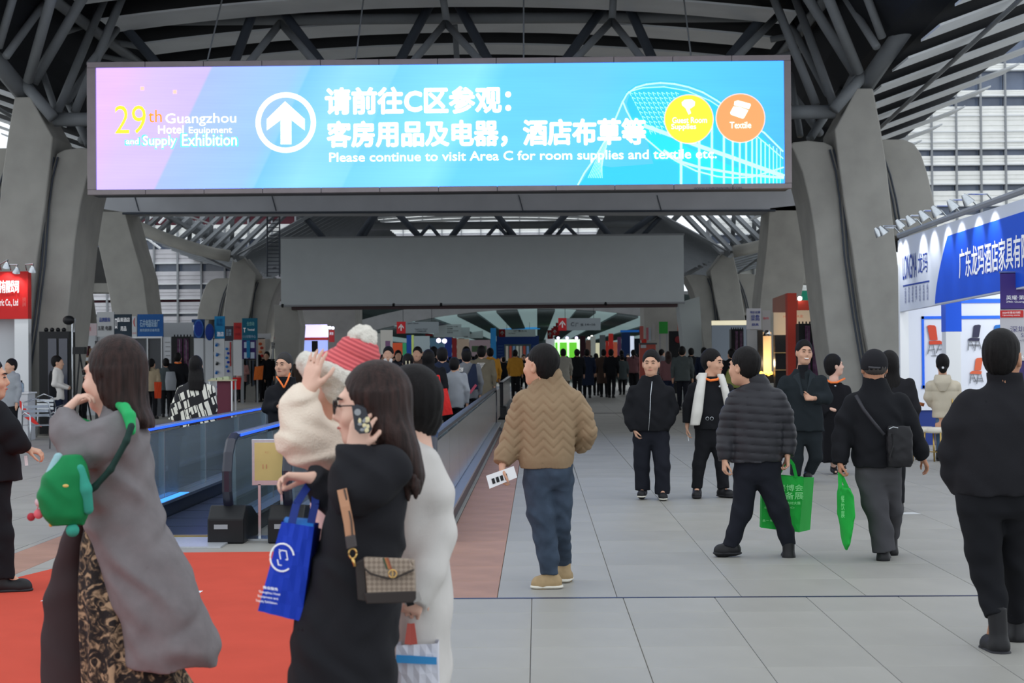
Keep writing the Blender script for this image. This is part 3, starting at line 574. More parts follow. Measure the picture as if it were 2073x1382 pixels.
# ================================================================ moving walkways
bal_glass = glass_mat('balustrade_glass', (206, 222, 224), .32)
deck_m = M('brushed_deck', (170, 178, 188), .3, metal=.9, noise=.05, scale=20)
rail_m = M('blue_black_handrail', (24, 28, 46), .25, spec=.6); bluelight = M('blue_edge_light', (40, 90, 255), .3, emit=1.3)
tread_m = M('grooved_tread', (66, 72, 86), .45, metal=.5)
def walkway(label, xl, xr, y0, y1, sides, lights, tread=True, tag_=''):
    root = empty('moving_walkway', ((xl + xr) / 2, y0, 0), label, 'walkway')
    HZ = .93
    for sd, X in sides:
        inw = 1 if sd == 'L' else -1
        MB().box(X - .10, X + .10, y0 + .15, y1 - .15, 0, .16).build('skirt', M('dark_skirt', (58, 62, 70), .35, metal=.6), root)
        MB().box(X - .13, X + .13, y0 + .15, y1 - .15, .16, .19).build('deck', deck_m, root)
        L = 2.05; n = max(1, int((y1 - y0 - .9) / L)); L = (y1 - y0 - .9) / n
        for k in range(n):
            ya, yb = y0 + .45 + k * L, y0 + .45 + (k + 1) * L
            MB().box(X - .006, X + .006, ya + .006, yb - .006, .19, HZ - .05).build('glass_pane', bal_glass, root)
            if k: MB().box(X - .012, X + .012, ya - .005, ya + .005, .19, HZ - .05).build('glass_clamp', chrome, root)
        # handrail loop with rounded ends
        pts = []
        for k in range(9):
            t = -math.pi / 2 - .5 + (math.pi + .5) * k / 8; pts.append((X, y0 + .45 - .38 * math.cos(t - 0) * 1 if 0 else y0 + .42 - .36 * math.cos(t), (HZ + .17) / 2 + (HZ - .17) / 2 * math.sin(t)))
        pts = [p for p in pts] + [(X, y1 - .42, HZ)]
        for k in range(1, 9):
            t = math.pi / 2 - (math.pi) * k / 8; pts.append((X, y1 - .42 + .36 * math.cos(t), (HZ + .17) / 2 + (HZ - .17) / 2 * math.sin(t)))
        mb = MB(); vs = []
        prev = None
        for i, p in enumerate(pts):
            a = Vector(pts[max(i - 1, 0)]); b_ = Vector(pts[min(i + 1, len(pts) - 1)]); d = (b_ - a).normalized(); nn = Vector((0, -d.z, d.y)); c = Vector(p)
            vs += [c + Vector((-.042, 0, 0)) - nn * .02, c + Vector((.042, 0, 0)) - nn * .02, c + Vector((.042, 0, 0)) + nn * .012, c + Vector((.022, 0, 0)) + nn * .026, c + Vector((-.022, 0, 0)) + nn * .026, c + Vector((-.042, 0, 0)) + nn * .012]
        m_ = len(pts); fs = [(i * 6 + k, i * 6 + (k + 1) % 6, (i + 1) * 6 + (k + 1) % 6, (i + 1) * 6 + k) for i in range(m_ - 1) for k in range(6)] + [(5, 4, 3, 2, 1, 0), tuple((m_ - 1) * 6 + k for k in range(6))]
        mb.add(vs, fs).build('handrail', rail_m, root, smooth=False)
        # panel of the newel below the handrail curve
        q = [(X - .02, y0 + .42 - .33 * math.cos(t), .55 + .36 * math.sin(t)) for t in [-1.6 + 3.1 * k / 10 for k in range(11)]]
        MB().prism([(X - .01, *p[1:]) for p in q] + [(X - .01, y0 + .47, .19)], (.02, 0, 0)).build('newel_glass', bal_glass, root)
        MB().prism([(X - .16, y0 - .02, 0), (X - .16, y0 + .75, 0), (X - .16, y0 + .75, .18), (X - .16, y0 + .42, .30), (X - .16, y0 + .12, .33), (X - .16, y0 - .02, .22)], (.32, 0, 0)).build('newel_base', black, root, bevel=.015)
        MB().box(X - .10, X + .02, y0 - .026, y0 - .018, .13, .17).build('label_plate', M('plate_grey', (150, 152, 156), .4), root)
        if sd in lights:
            MB().box(X - .047, X - .043, y0 + .5, y1 - .5, HZ - .012, HZ + .012).box(X + .043, X + .047, y0 + .5, y1 - .5, HZ - .012, HZ + .012).build('edge_light', bluelight, root)
            MB().box(X + inw * .02, X + inw * .12, y0 + .6, y0 + 3.2, .191, .195).build('deck_light', M('deck_blue_light', (70, 160, 255), .4, emit=1.0), root)
    if tread:
        MB().box(xl + .1, xr - .1, y0 + .05, y1, .001, .012).build('tread_plate', tread_m, root)
        mb = MB(); k = 0; w_ = xr - xl - .24
        for i in range(46):
            x = xl + .12 + w_ * i / 46; mb.box(x, x + w_ / 92, y0 + .5, min(y1, y0 + 9), .012, .022)
        o = mb.build('tread_rib', M('tread_rib', (88, 96, 120), .4, metal=.6), root, kind='stuff')
        for k in range(1, 12):
            yy = y0 + .5 + k * .8
            if yy < y1 - .2: MB().box(xl + .11, xr - .11, yy, yy + .008, .012, .0235).build('pallet_joint', black, root)
        MB().box(xl - .02, xr + .02, y0 - .35, y0 + .5, .001, .016).build('landing_plate', M('landing_plate', (196, 200, 206), .4, metal=.5, noise=.05, scale=40), root)
        MB().box(xl + .1, xr - .1, y0 + .42, y0 + .5, .014, .028).build('comb_plate', M('comb_yellow', (150, 130, 80), .4, metal=.4), root)
    return root
wy = 14.3
W1 = walkway('moving walkway with long glass balustrade and blue lit edge behind the grey coat woman', -3.88, -2.75, wy, 36.2, (('L', -3.88), ('R', -2.75)), ('L', 'R'))
W2 = walkway('moving walkway with steel barrier ending in a triangular foot beside the stone aisle', -2.22, -.94, wy, 36.0, (('L', -2.22), ('R', -.94)), ())
# mirror-like barrier panel facing the aisle
bp = M('mirror_steel_panel', (168, 166, 164), .16, metal=.55, noise=.05, scale=2)
for k in range(12):
    ya = wy + .5 + k * 2.05
    MB().box(-.925, -.915, ya + .01, ya + 2.04, .2, .86).build('side_panel', bp, W2)
yv = G(988, 872).y
MB().box(-.97, -.93, yv - .03, yv + .03, 0, .92).build('end_post', chrome, W2)
MB().prism([(-1.13, yv - .1, 0), (-.72, yv - .1, 0), (-.86, yv - .1, .10), (-.93, yv - .1, .17), (-1.0, yv - .1, .10)], (0, .2, 0)).build('triangular_foot', dgrey, W2)
for j, (ys, sc2) in enumerate(((42.6, 1), (77, 1), (104, 1))):
    root = empty('moving_walkway', (-.9, ys, 0), ['next moving walkway with black newel and glass side past the steel barrier', 'third moving walkway along the aisle behind the yellow jackets', 'farthest moving walkway along the aisle'][j], 'walkway')
    for X in (-.95, -2.6):
        MB().box(X - .15, X + .15, ys - .4, ys + .9, 0, .35).build('newel_base', black, root, bevel=.05)
        MB().box(X - .05, X + .05, ys - .1, ys + .1, .3, .95).build('newel_post', blackm, root)
        MB().box(X - .05, X + .05, ys - .1, ys + 13, .93, .97).build('handrail', rail_m, root)
        for k in range(6): MB().box(X - .01, X + .01, ys + .1 + k * 2.1, ys + 2.15 + k * 2.1, .18, .9).build('side_panel', bp, root)
        MB().box(X - .1, X + .1, ys + .3, ys + 13, 0, .18).build('skirt', dgrey, root)
    MB().box(-2.5, -1.05, ys, ys + 13, .001, .015).build('tread_plate', tread_m, root)
# notice stand between the newels
s_ = 226; a = MB(); ns = empty('notice_stand', P(543, 1060, s_), 'steel notice stand with a yellowed sheet between the walkway newels', 'sign stand')
a = MB(); board(509, 889, 588, 982, s_, .04, a); a.build('frame', chrome, ns, bevel=.004)
a = MB(); board(515, 896, 582, 972, s_, .01, a, dy=-.012); a.build('sheet', M('yellow_sheet', (206, 186, 122), .6, noise=.06, scale=5), ns)
for (t, x, y) in (('七二', 540, 915), ('11', 536, 944)): stext(t, x, y, s_, 8, None, M('faded_red_print', (196, 120, 96), .6), ns, dy=-.02)
p = P(525, 980, s_); MB().box(p.x - .012, p.x + .012, p.y, p.y + .03, .02, p.z).build('leg', chrome, ns)
p2 = P(570, 980, s_); MB().box(p2.x - .012, p2.x + .012, p2.y, p2.y + .03, .02, p2.z).build('leg', chrome, ns)
MB().box(p.x - .1, p2.x + .1, p.y - .12, p.y + .16, .0, .02).build('base', chrome, ns)
# ================================================================ booth helpers
def booth(name, label, cat, x, y, s): return empty(name, P(x, y, s), label, cat)
def pan(root, x0, y0, x1, y1, s, mat, name='panel', th=.06, dy=0, bevel=0):
    a = MB(); board(x0, y0, x1, y1, s, th, a, dy); return a.build(name, mat, root, bevel=bevel)
def sign(label, x0, y0, x1, y1, s, mat, lines=(), th=.08, name='signboard', dy=0, post=None, frame=None):
    """lines: (text, px, py, width px, height px, material)"""
    root = empty(name, P((x0 + x1) / 2, y1, s, dy), label, 'sign')
    pan(root, x0, y0, x1, y1, s, mat, 'board', th, dy)
    for (t, x, y, w_, h_, m_) in lines: stext(t, x, y, s, w_, h_, m_, root, dy=dy - .012, bold=.012)
    if frame: 
        for q in ((x0 - 1, y0 - 1, x1 + 1, y0), (x0 - 1, y1, x1 + 1, y1 + 1), (x0 - 1, y0, x0, y1), (x1, y0, x1 + 1, y1)): pan(root, *q, s, frame, 'frame_bar', .1, dy - .01)
    for x in (post or ()): 
        p = P(x, y1, s, dy); MB().box(p.x - .03, p.x + .03, p.y + .02, p.y + .06, 0, p.z).build('post', grey, root)
    return root
tw = M('print_white', (245, 246, 248), .6, emit=.12); tdk = M('print_dark', (40, 42, 48), .6); tred = M('print_red', (206, 60, 52), .6); tblue = M('print_blue', (30, 60, 150), .6)
def spotlamp(label, hx, hy, bx, by, s, dy, power=12, group=None, on=True, aim=None):
    a = P(bx, by, s, dy); h = P(hx, hy, s, dy - .35)
    root = empty('arm_spotlight', a, label, 'lamp', group)
    MB().tube([a, a + Vector((0, -.08, .12)), h + Vector((0, .06, .08)), h], .014, 6).build('arm', chrome, root)
    d = (Vector(aim) - h).normalized() if aim is not None else Vector((0, .6, -.8)); c1 = h + d * .10
    MB().tube([h - d * .03, h + d * .03, c1], [.03, .06, .085], 12, cap=False).build('shade', chrome, root, smooth=True)
    MB().sph(h + d * .05, .035).build('bulb', M('lamp_bulb', (255, 250, 240), .3, emit=6), root, smooth=True)
    if on: lamp('booth_spot', 'SPOT', h + d * .12, power, (1, .97, .92), .05, spot=95, to=h + d * 2)
    return root
# ---------------------------------------------------------------- red booth at the left edge
s_ = 94; red = M('red_fascia', (206, 34, 34), .5)
rb = booth('exhibition_booth', 'red and white exhibition booth at the left edge under three arm lamps', 'booth', 20, 882, s_)
a = MB(); p = P(56, 549, s_); q = P(56, 645, s_); MB().box(P(-150, 549, s_).x, p.x, p.y, p.y + .25, q.z, p.z).build('fascia', red, rb)
MB().box(p.x - .30, p.x + .0, p.y + .02, p.y + .24, 0, q.z).build('post', white, rb)
MB().box(P(-150, 549, s_).x, p.x - .3, p.y + .5, p.y + .6, 0, p.z).build('back_wall', white2, rb)
stext('电器有限公司', 12, 580, s_, 52, 25, tw, rb, bold=.02); stext('a Electric Co., Ltd', 8, 613, s_, 58, 16, tw, rb, bold=.015); stext('元鸿亚\n品冲锅', 49, 611, s_, 7, 18, M('print_faint_pink', (210, 120, 116), .6), rb)
for i, (hx, hy) in enumerate(((14, 533), (34, 543), (66, 541))): spotlamp(['first arm lamp over the red fascia, at the picture edge', 'middle arm lamp over the red fascia', 'arm lamp reaching past the end of the red fascia'][i], hx, hy, hx - 12, 547, s_, .1, 14 if i < 2 else 5, 'arm lamps of the red booth', aim=P(hx - 5, 600, s_, 0))
# counter with glassware, red ribbon sign
ct = booth('counter', 'white exhibition counter cluttered with glass jars beside the white post', 'counter', 28, 900, 100)
p = P(-40, 800, 100); q = P(56, 800, 100); MB().box(p.x, q.x, p.y, p.y + .5, 0, .95).build('body', white2, ct); MB().box(p.x - .03, q.x + .03, p.y - .03, p.y + .53, .95, .98).build('top', white, ct, bevel=.005)
jg = glass_mat('jar_glass', (200, 212, 225), .18)
for i, (x, r, h) in enumerate(((12, .10, .32), (30, .09, .28), (42, .07, .2))):
    c = P(x, 800, 100, .2); j = empty('glass_jar', (c.x, c.y, .98), ['tall glass jar on the white counter', 'middle glass jar on the white counter', 'small glass jar on the white counter near the post'][i], 'jar', 'glass jars on the booth counter')
    MB().tube([(c.x, c.y, .98), (c.x, c.y, .98 + h * .8), (c.x, c.y, .98 + h)], [r, r, r * .6], 14).build('body', jg, j, smooth=True); MB().tube([(c.x, c.y, .98 + h), (c.x, c.y, 1.02 + h)], r * .5, 12).build('lid', blackm, j, smooth=True)
mb = MB(); pts = [P(x, y, 100, -.2) for x, y in ((28, 803), (42, 812), (58, 836), (80, 860), (84, 864), (70, 858), (50, 845), (38, 818))]
mb.prism(pts, (0, .02, 0)).build('red_ribbon', M('red_ribbon', (220, 50, 44), .5), label='red ribbon hanging over the corner of the white counter', cat='ribbon')
def tube_chair(label, x, y, s, rz):
    b0 = P(x, y, s); root = empty('tube_chair', (b0.x, b0.y, 0), label, 'chair', None, rz=0)
    def T(v): c_, s2 = math.cos(rz), math.sin(rz); return (b0.x + v[0] * c_ - v[1] * s2, b0.y + v[0] * s2 + v[1] * c_, v[2])
    for sd in (-.26, .26):
        MB().tube([T(v) for v in ((sd, -.25, 0), (sd, -.25, .64), (sd, .05, .68), (sd, .22, .64), (sd, .28, 0))], .014, 8).build('side_frame', chrome, root, smooth=True)
    MB().tube([T(v) for v in ((-.26, .22, .64), (-.24, .28, .85), (0, .30, .92), (.24, .28, .85), (.26, .22, .64))], .014, 8).build('back_frame', chrome, root, smooth=True)
    mb = MB(); 
    for k in range(7): a = T((-.26, -.22 + k * .07, .45)); b_ = T((.26, -.22 + k * .07, .45)); mb.bar(a, b_, .045, .015)
    mb.build('seat', chrome, root)
    for k in range(3): MB().bar(T((-.25, .27, .62 + k * .08)), T((.25, .27, .62 + k * .08)), .012, .05).build('back_slat', chrome, root)
tube_chair('aluminium tube armchair beside the white counter', 82, 905, 112, .6)
tube_chair('aluminium tube chair turned towards the man in the vest', 112, 880, 96, 2.6)
# ---------------------------------------------------------------- left row of booths
ys = 72
bgw = M('booth_wall_grey', (190, 194, 198), .6); 
dd = booth('display_cabinet', 'tall black display cabinet with two dark glass doors left of the wooden box shelf', 'cabinet', 110, 860, 94)
pan(dd, 79, 671, 140, 878, 94, black, 'body', .5); 
for i, x in enumerate((97, 119)): pan(dd, x, 685, x + 18, 866, 94, M('smoked_glass', (52, 54, 69), .15, spec=.7), 'door', .02, -.03)
for x in (88, 100, 112, 124): p = P(x, 670, 94); MB().sph((p.x, p.y + .2, p.z + .03), .05).build('top_lamp', blackm, dd)
lw_ = booth('partition_wall', 'long pale partition wall behind the left row of booths', 'wall', 300, 850, 69)
pan(lw_, 78, 655, 392, 860, 69, bgw, 'wall_panel', .06)
pan(lw_, 96, 653, 148, 662, 69, M('cream_strip', (214, 206, 176), .6), 'lit_strip', .05)
sign('pale pink sign with faded red lettering left of the white sign', 146, 655, 197, 679, 71, M('pale_pink_sign', (200, 182, 186), .6), (('宾韵翔科技', 169, 665, 30, 9, M('print_pink', (214, 110, 118), .6)),), post=(147, 195))
sign('white sign with two rows of dark lettering leaning above the white box', 196, 631, 231, 681, 71, M('white_sign', (196, 198, 200), .6), (('品牌厨具', 212, 647, 22, 9, tblue), ('五星 电器', 212, 664, 28, 9, tdk)), post=(198,))
sign('dark blue sign with white lettering between the white sign and the bright blue one', 231, 636, 266, 681, 71, M('navy_sign', (42, 58, 71), .6), (('晶美酒店', 250, 647, 26, 9, tw), ('用品', 250, 665, 12, 9, tw), ('口', 235, 655, 4, 20, tw)), post=(265,))
sign('narrow white sign with a red swoosh', 267, 640, 277, 681, 71, white2, (('(', 272, 652, 4, 18, tred), ('小小', 272, 674, 8, 4, tred)))
sign('bright blue sign with two rows of pale lettering above the framed doors', 278, 636, 330, 682, 71, M('blue_sign', (34, 92, 160), .6), (('石井电器设备厂', 303, 654, 40, 15, M('print_pale_blue', (170, 200, 226), .6)), ('商用厨房设备制造', 303, 668, 40, 6, M('print_pale_blue', (0, 0, 0)))), post=(279, 329))
sh = booth('shelf_unit', 'wooden shelf unit holding boxes and baskets beside the black cabinet', 'shelf', 165, 800, 82)
wood = M('light_wood', (150, 118, 88), .6, noise=.15, scale=6)
for y in (720, 742, 764): pan(sh, 140, y, 194, y + 3, 82, wood, 'shelf', .4)
for x in (140, 192): pan(sh, x, 690, x + 2.5, 860, 82, dgrey, 'upright', .4)
k = 0
for y, hs in ((720, (18, 14, 20, 15)), (742, (12, 16, 12, 14)), (764, (13, 10, 15, 12))):
    for i, h in enumerate(hs):
        x = 144 + i * 12; pan(None, x, y - h, x + 10, y, 82, [wood, M('brown_box', (110, 54, 69), .7), M('tan_box', (164, 136, 104), .7)][(i + k) % 3], 'wooden_box', .25, .08)

        k += 1
for i, o in enumerate([o for o in COL.objects if o.name.startswith('wooden_box')]): tag(o, f'small wooden box on the {["top", "middle", "bottom"][i // 4]} shelf beside the black cabinet, {["first", "second", "third", "fourth"][i % 4]} from its left end', 'box', 'wooden boxes on the shelf unit')
# camera tripod light stand
ls_ = booth('light_stand', 'grey studio light stand with a lamp head beside the shelf unit', 'light stand', 147, 850, 96)
p = P(147, 850, 96); MB().tube([(p.x, p.y, 0), (p.x, p.y, P(147, 655, 96).z)], .016, 8).build('pole', chrome, ls_)
for a_ in (0, 2.1, 4.2): MB().tube([(p.x, p.y, .5), (p.x + .3 * math.cos(a_), p.y + .3 * math.sin(a_), .01)], .012, 6).build('leg', blackm, ls_)
q = P(139, 648, 96); MB().sph(q, .13, .1, .1).build('lamp_head', black, ls_, smooth=True); MB().tube([P(143, 655, 96), P(152, 645, 96), P(150, 672, 96)], .02, 6).build('bracket', grey, ls_)
mp = booth('camera_tripod', 'black camera tripod standing by the gesturing man in the vest', 'tripod', 160, 800, 97)
p = P(162, 800, 97)
for a_ in (.3, 2.4, 4.4): MB().tube([(p.x, p.y, 1.75), (p.x + .28 * math.cos(a_), p.y + .28 * math.sin(a_), .01)], .02, 6).build('leg', black, mp)
MB().box(p.x - .12, p.x + .12, p.y - .1, p.y + .1, 1.75, 1.9).build('camera', black, mp)
dr = booth('door_partition', 'two tall grey doors in bright white frames under the blue sign', 'partition', 298, 850, 71)
for x in (268, 299, 327): pan(dr, x - 1.3, 682, x + 1.3, 850, 71, white, 'frame_post', .08, -.05)
pan(dr, 268, 681, 328, 684, 71, white, 'frame_top', .08, -.05)
for x in (270, 300.5): pan(dr, x, 685, x + 26, 850, 71, dgrey, 'door', .04)
pan(None, 227, 692, 266, 720, 71, M('sky_blue_poster', (70, 120, 176), .6), 'poster', .02); tag(COL.objects[-1], 'blue poster on the partition left of the framed doors', 'poster')
pt = booth('notice_board', 'white partition panel with rows of small notices beside the framed doors', 'notice board', 340, 780, 71)
pan(pt, 330, 682, 347, 850, 71, white2, 'panel', .04)
for k in range(9): pan(pt, 334 + (k % 2) * 1.5, 692 + k * 9, 344, 693 + k * 9, 71, M('notice_line', (120, 122, 126), .7), 'notice', .01, -.02)
pn = booth('partition_wall', 'pale booth wall under the white ring light', 'wall', 370, 800, 56); pan(pn, 330, 666, 388, 684, 56, white2, 'header', .1)
rl = MB(); c = P(379, 668, 55); ring = [(c.x + .27 * math.cos(t), c.y, c.z + .22 * math.sin(t)) for t in [math.pi * k / 12 for k in range(13)]]; rl.tube(ring, .06, 8).build('ring_lamp', M('ring_white', (250, 250, 250), .4, emit=.5), smooth=True, label='white half ring lamp standing on the booth wall', cat='lamp')
def twin_display(label, x0, y0, x1, y1, s, n=2):
    r = booth('display_machine', label, 'machine', (x0 + x1) / 2, 850, s); pan(r, x0, y0, x1, 870, s, black, 'body', .5)
    w_ = (x1 - x0) * .32
    for k in range(n):
        xx = x0 + (x1 - x0) * (.30 + .34 * k); pan(r, xx, y0 + 4, xx + w_ * .8, y1, s, M('showcase_glass', (86, 54, 82), .12, noise=.5, scale=9, spec=.8), 'glass_door', .02, -.03)
        pan(r, xx + w_ * .35, y0 + 6, xx + w_ * .45, y1 - 4, s, chrome, 'chrome_strip', .02, -.05)
    for k in range(6): p = P(x0 + (x1 - x0) * (k + .5) / 6, y0, s); MB().tube([(p.x, p.y + .2, p.z), (p.x, p.y + .2, p.z + .06)], .02, 6).build('top_pin', blackm, r)
    return r
twin_display('tall black machine with two lit glass tubes under the ring lamp', 347, 681, 386, 800, 71)
sign('dark blue panel carrying a large blue oval', 388, 646, 414, 684, 55, M('deep_blue_panel', (38, 69, 120), .6), (('宾馆', 401, 668, 6, 16, tblue),), post=(389, 413))
def oval(label, cx, cy, rx, ry, s, mat):
    c = P(cx, cy, s, -.06); pts = [(c.x + rx / s * math.cos(t), c.y, c.z + ry / s * math.sin(t)) for t in [2 * math.pi * k / 28 for k in range(28)]]
    r = empty('oval_sign', c, label, 'sign'); MB().prism(pts, (0, .05, 0)).build('disc', mat, r)
    p2 = [(x_ * .8 + c.x * .2, c.y - .01, z_ * .8 + c.z * .2) for x_, _, z_ in pts]; MB().prism(p2, (0, .02, 0)).build('inner_disc', tblue, r); return r
oval('large blue oval on the dark blue panel', 402, 665, 10, 19, 55, M('oval_blue', (56, 104, 180), .5)); oval('small deep blue oval sign on the white panel', 424, 672, 9, 17, 55, M('oval_deep', (28, 69, 142), .5))
pan(None, 388, 685, 432, 850, 54, white2, 'side_wall', .05); tag(COL.objects[-1], 'pale booth side wall below the blue ovals', 'wall')
sign('tall cyan sign with white print beside the small oval', 434, 640, 455, 685, 55, M('cyan_sign', (36, 140, 196), .6), (('全套\n用品', 444, 652, 13, 15, M('cyan_d', (20, 100, 160), .6)), ('酒店', 446, 676, 14, 9, tw)), post=(435, 454))
gp = booth('glove_poster', 'white poster wall with blue and black gloves below the cyan sign', 'poster', 444, 790, 55)
pan(gp, 433, 686, 455, 800, 55, white, 'sheet', .03)
for (x, y, m_) in ((438, 699, 'b'), (439, 719, 'b'), (439, 737, 'k'), (438, 755, 'b'), (441, 783, 'b')):
    mm = M('glove_blue', (34, 120, 200), .5) if m_ == 'b' else M('glove_black', (40, 44, 50), .5); c = P(x, y, 55, -.03); mb = MB(); mb.sph((c.x, c.y, c.z), .05, .01, .045)
    for k in range(4): t = .3 + k * .5; mb.bar(c, c + Vector((math.cos(t), 0, math.sin(t))) * .1, .012, .03, (0, 1, 0))
    mb.build('printed_glove', mm, gp)
gp = booth('goods_rack', 'rack of blue packaged goods right of the glove poster', 'rack', 463, 790, 55); pan(gp, 455, 690, 471, 800, 55, white2, 'back_panel', .03)
for k in range(6):
    c = P(459 + (k % 2) * 3, 706 + k * 9, 55, -.06); MB().sph(c, .055, .03, .05, 8, 6).build('goods_pack', [M('glove_blue'  , (0,0,0)), M('royal_pack', (30, 60, 170), .5)][k % 2], gp)
pan(gp, 465, 692, 468, 741, 55, M('red_stripe', (196, 69, 69), .5), 'red_stripe', .02, -.03)
sign('dark sign with pale lettering right of the cyan sign', 455, 660, 472, 690, 55, M('brown_sign', (70, 69, 82), .6), (('日用\n百货', 463, 673, 11, 13, M('print_pale_blue', (0, 0, 0))),))
sign('red sign with blurred text left of the teal sign', 473, 653, 489, 687, 55, M('coral_sign', (196, 54, 54), .6), (('铁锅', 481, 662, 9, 5, M('coral_d', (160, 50, 60), .6)), ('炒锅', 481, 676, 9, 5, M('coral_d', (0,0,0)))), post=(474, 488))
pan(None, 472, 688, 490, 760, 55, white, 'white_partition', .05); tag(COL.objects[-1], 'plain white partition below the coral sign', 'wall')
sign('teal and navy sign with a white T and lettering above the purple frames', 490, 644, 521, 688, 56, M('teal_sign', (24, 104, 132), .6), (('全自动', 507, 655, 15, 8, M('print_pale_teal', (150, 210, 206), .6)), ('T', 495, 668, 5, 9, tw), ('Trondosal', 508, 667, 14, 4, tw), ('111印刷中心', 505, 681, 26, 6, M('print_pale_blue', (0,0,0)))), post=(491, 520))
wf = booth('window_display', 'purple framed display with four white panes and a cyan strip under the teal sign', 'display', 504, 760, 56)
pan(wf, 490, 688, 518, 726, 56, M('purple_frame', (58, 40, 110), .5), 'frame', .06)
for (x, y) in ((494, 692), (507, 692), (494, 713), (507, 713)): pan(wf, x, y, x + 8, y + 12, 56, M('pale_blue_pane', (200, 214, 232), .4), 'pane', .02, -.02)
pan(wf, 499, 689, 506, 724, 56, M('cyan_strip', (30, 130, 180), .5), 'strip', .03, -.04)
sn = booth('snack_poster', 'poster wall with orange food pictures right of the purple frame', 'poster', 530, 780, 54)
pan(sn, 521, 684, 537, 770, 54, M('food_cream', (224, 200, 180), .6), 'sheet', .03)
for k, c_ in enumerate(((206, 94, 50), (190, 60, 40), (230, 150, 94), (200, 55, 50))): c = P(527 + (k % 2) * 3, 696 + k * 8, 54, -.03); MB().sph(c, .07, .012, .055, 10, 6).build('printed_food', M(f'food_{k}', c_, .6), sn)
pan(sn, 521, 675, 548, 686, 54, white2, 'header', .1)
dk_ = booth('display_table', 'small wooden table by the glove posters with a stack of leaflets', 'table', 452, 815, 92)
p = P(452, 768, 92); MB().box(p.x - .3, p.x + .25, p.y - .2, p.y + .3, p.z - .03, p.z).build('tabletop', M('pale_table', (200, 190, 160), .6), dk_)
for (a_, b_) in ((-.27, -.17), (.22, -.17), (-.27, .27), (.22, .27)): MB().box(p.x + a_ - .015, p.x + a_ + .015, p.y + b_ - .015, p.y + b_ + .015, 0, p.z - .03).build('leg', white, dk_)
MB().box(p.x - .12, p.x + .18, p.y - .1, p.y + .15, .25, p.z - .03).build('drawer_body', M('brown_box', (0,0,0)), dk_)
for k in range(3): MB().box(p.x - .25 + k * .14, p.x - .13 + k * .14, p.y - .15, p.y + .1, p.z, p.z + .03 + .02 * k).build('leaflet_stack', M('leaflet_green', (196, 206, 170), .6), label=f'{["low", "middle", "tall"][k]} leaflet stack on the small table by the glove posters', cat='leaflets')
rk = booth('garment_rail', 'long rail of hanging dark goods behind the woman in the pink jacket', 'rack', 505, 800, 54)
MB().tube([P(474, 728, 54), P(560, 727, 54)], .02, 6).build('rail', blackm, rk)
for k in range(26): x = 476 + k * 3.2; pan(rk, x, 729, x + 2.4, 775 + (k * 7) % 9, 54, [dgrey, grey, black, M('bluegrey_cloth', (96, 110, 128), .8)][k % 4], 'hanging_item', .2, .02)
# bamboo sign booth and coloured goods
sign('pale booth header with red bamboo stick lettering', 548, 655, 608, 700, 51, M('header_grey', (168, 168, 170), .6), (('竹签\n定制', 564, 670, 15, 17, tred), ('微信扫一扫加', 568, 684, 26, 4, tred)), post=(550, 606))
sign('small white sign with dark lettering below the bamboo header', 549, 692, 571, 706, 52, white2, (('青达森', 560, 696, 12, 4, tdk), ('专注精品竹签', 560, 702, 18, 2.6, tdk)))
gs = booth('goods_shelf', 'brightly lit shelves of coloured packages under the bamboo header', 'shelf', 582, 780, 49.5); pan(gs, 555, 700, 608, 790, 49, M('lit_shelf_back', (214, 214, 196), .6, emit=.15), 'back_panel', .05)
random.seed(3)
cols = [(230, 70, 130), (110, 190, 49), (240, 220, 90), (60, 150, 90), (250, 250, 250), (220, 90, 49), (240, 160, 180), (200, 220, 51)]
for r in range(8):
    pan(gs, 556, 709 + r * 9, 607, 710 + r * 9, 49.5, white2, 'shelf', .3, -.1)
    for c in range(9):
        x = 558 + c * 5.6; pan(gs, x, 703 + r * 9 + random.random() * 2, x + 4.4, 709 + r * 9, 49.5, M(f'pack_{(r * 3 + c * 5) % 8}', cols[(r * 3 + c * 5) % 8], .5), 'package', .15, -.05)
lamp('shelf_light', 'POINT', P(590, 700, 51, -.6), 8, (1, 1, .95), .1)
# purple lit booth
pb = booth('exhibition_booth', 'violet lit white booth with a red band beneath the pier', 'booth', 640, 780, 47.5)
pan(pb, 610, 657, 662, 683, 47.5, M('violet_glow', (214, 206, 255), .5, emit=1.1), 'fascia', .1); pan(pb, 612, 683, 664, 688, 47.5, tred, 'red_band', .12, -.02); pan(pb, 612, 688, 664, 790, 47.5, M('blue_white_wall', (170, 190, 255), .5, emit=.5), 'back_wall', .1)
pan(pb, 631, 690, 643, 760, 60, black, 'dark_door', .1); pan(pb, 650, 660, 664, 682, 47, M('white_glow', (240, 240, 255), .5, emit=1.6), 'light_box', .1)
for k in range(4): spot = P(656 + k * 6, 662 + k * .6, 47.5, -.3); MB().sph(spot, .07).build('lamp_head', M('white_glow', (0,0,0)), pb)
lamp('violet_light', 'POINT', P(640, 700, 47.5, -1.2), 20, (.75, .7, 1), .2)
sign('red vertical shop sign right of the violet booth', 666, 668, 677, 692, 47.5, M('coral_sign', (0,0,0)), (('满意', 671, 675, 8, 6, tw),))
cb = booth('exhibition_booth', 'pale row of booths with coloured panels behind the santa hat', 'booth', 760, 780, 46)
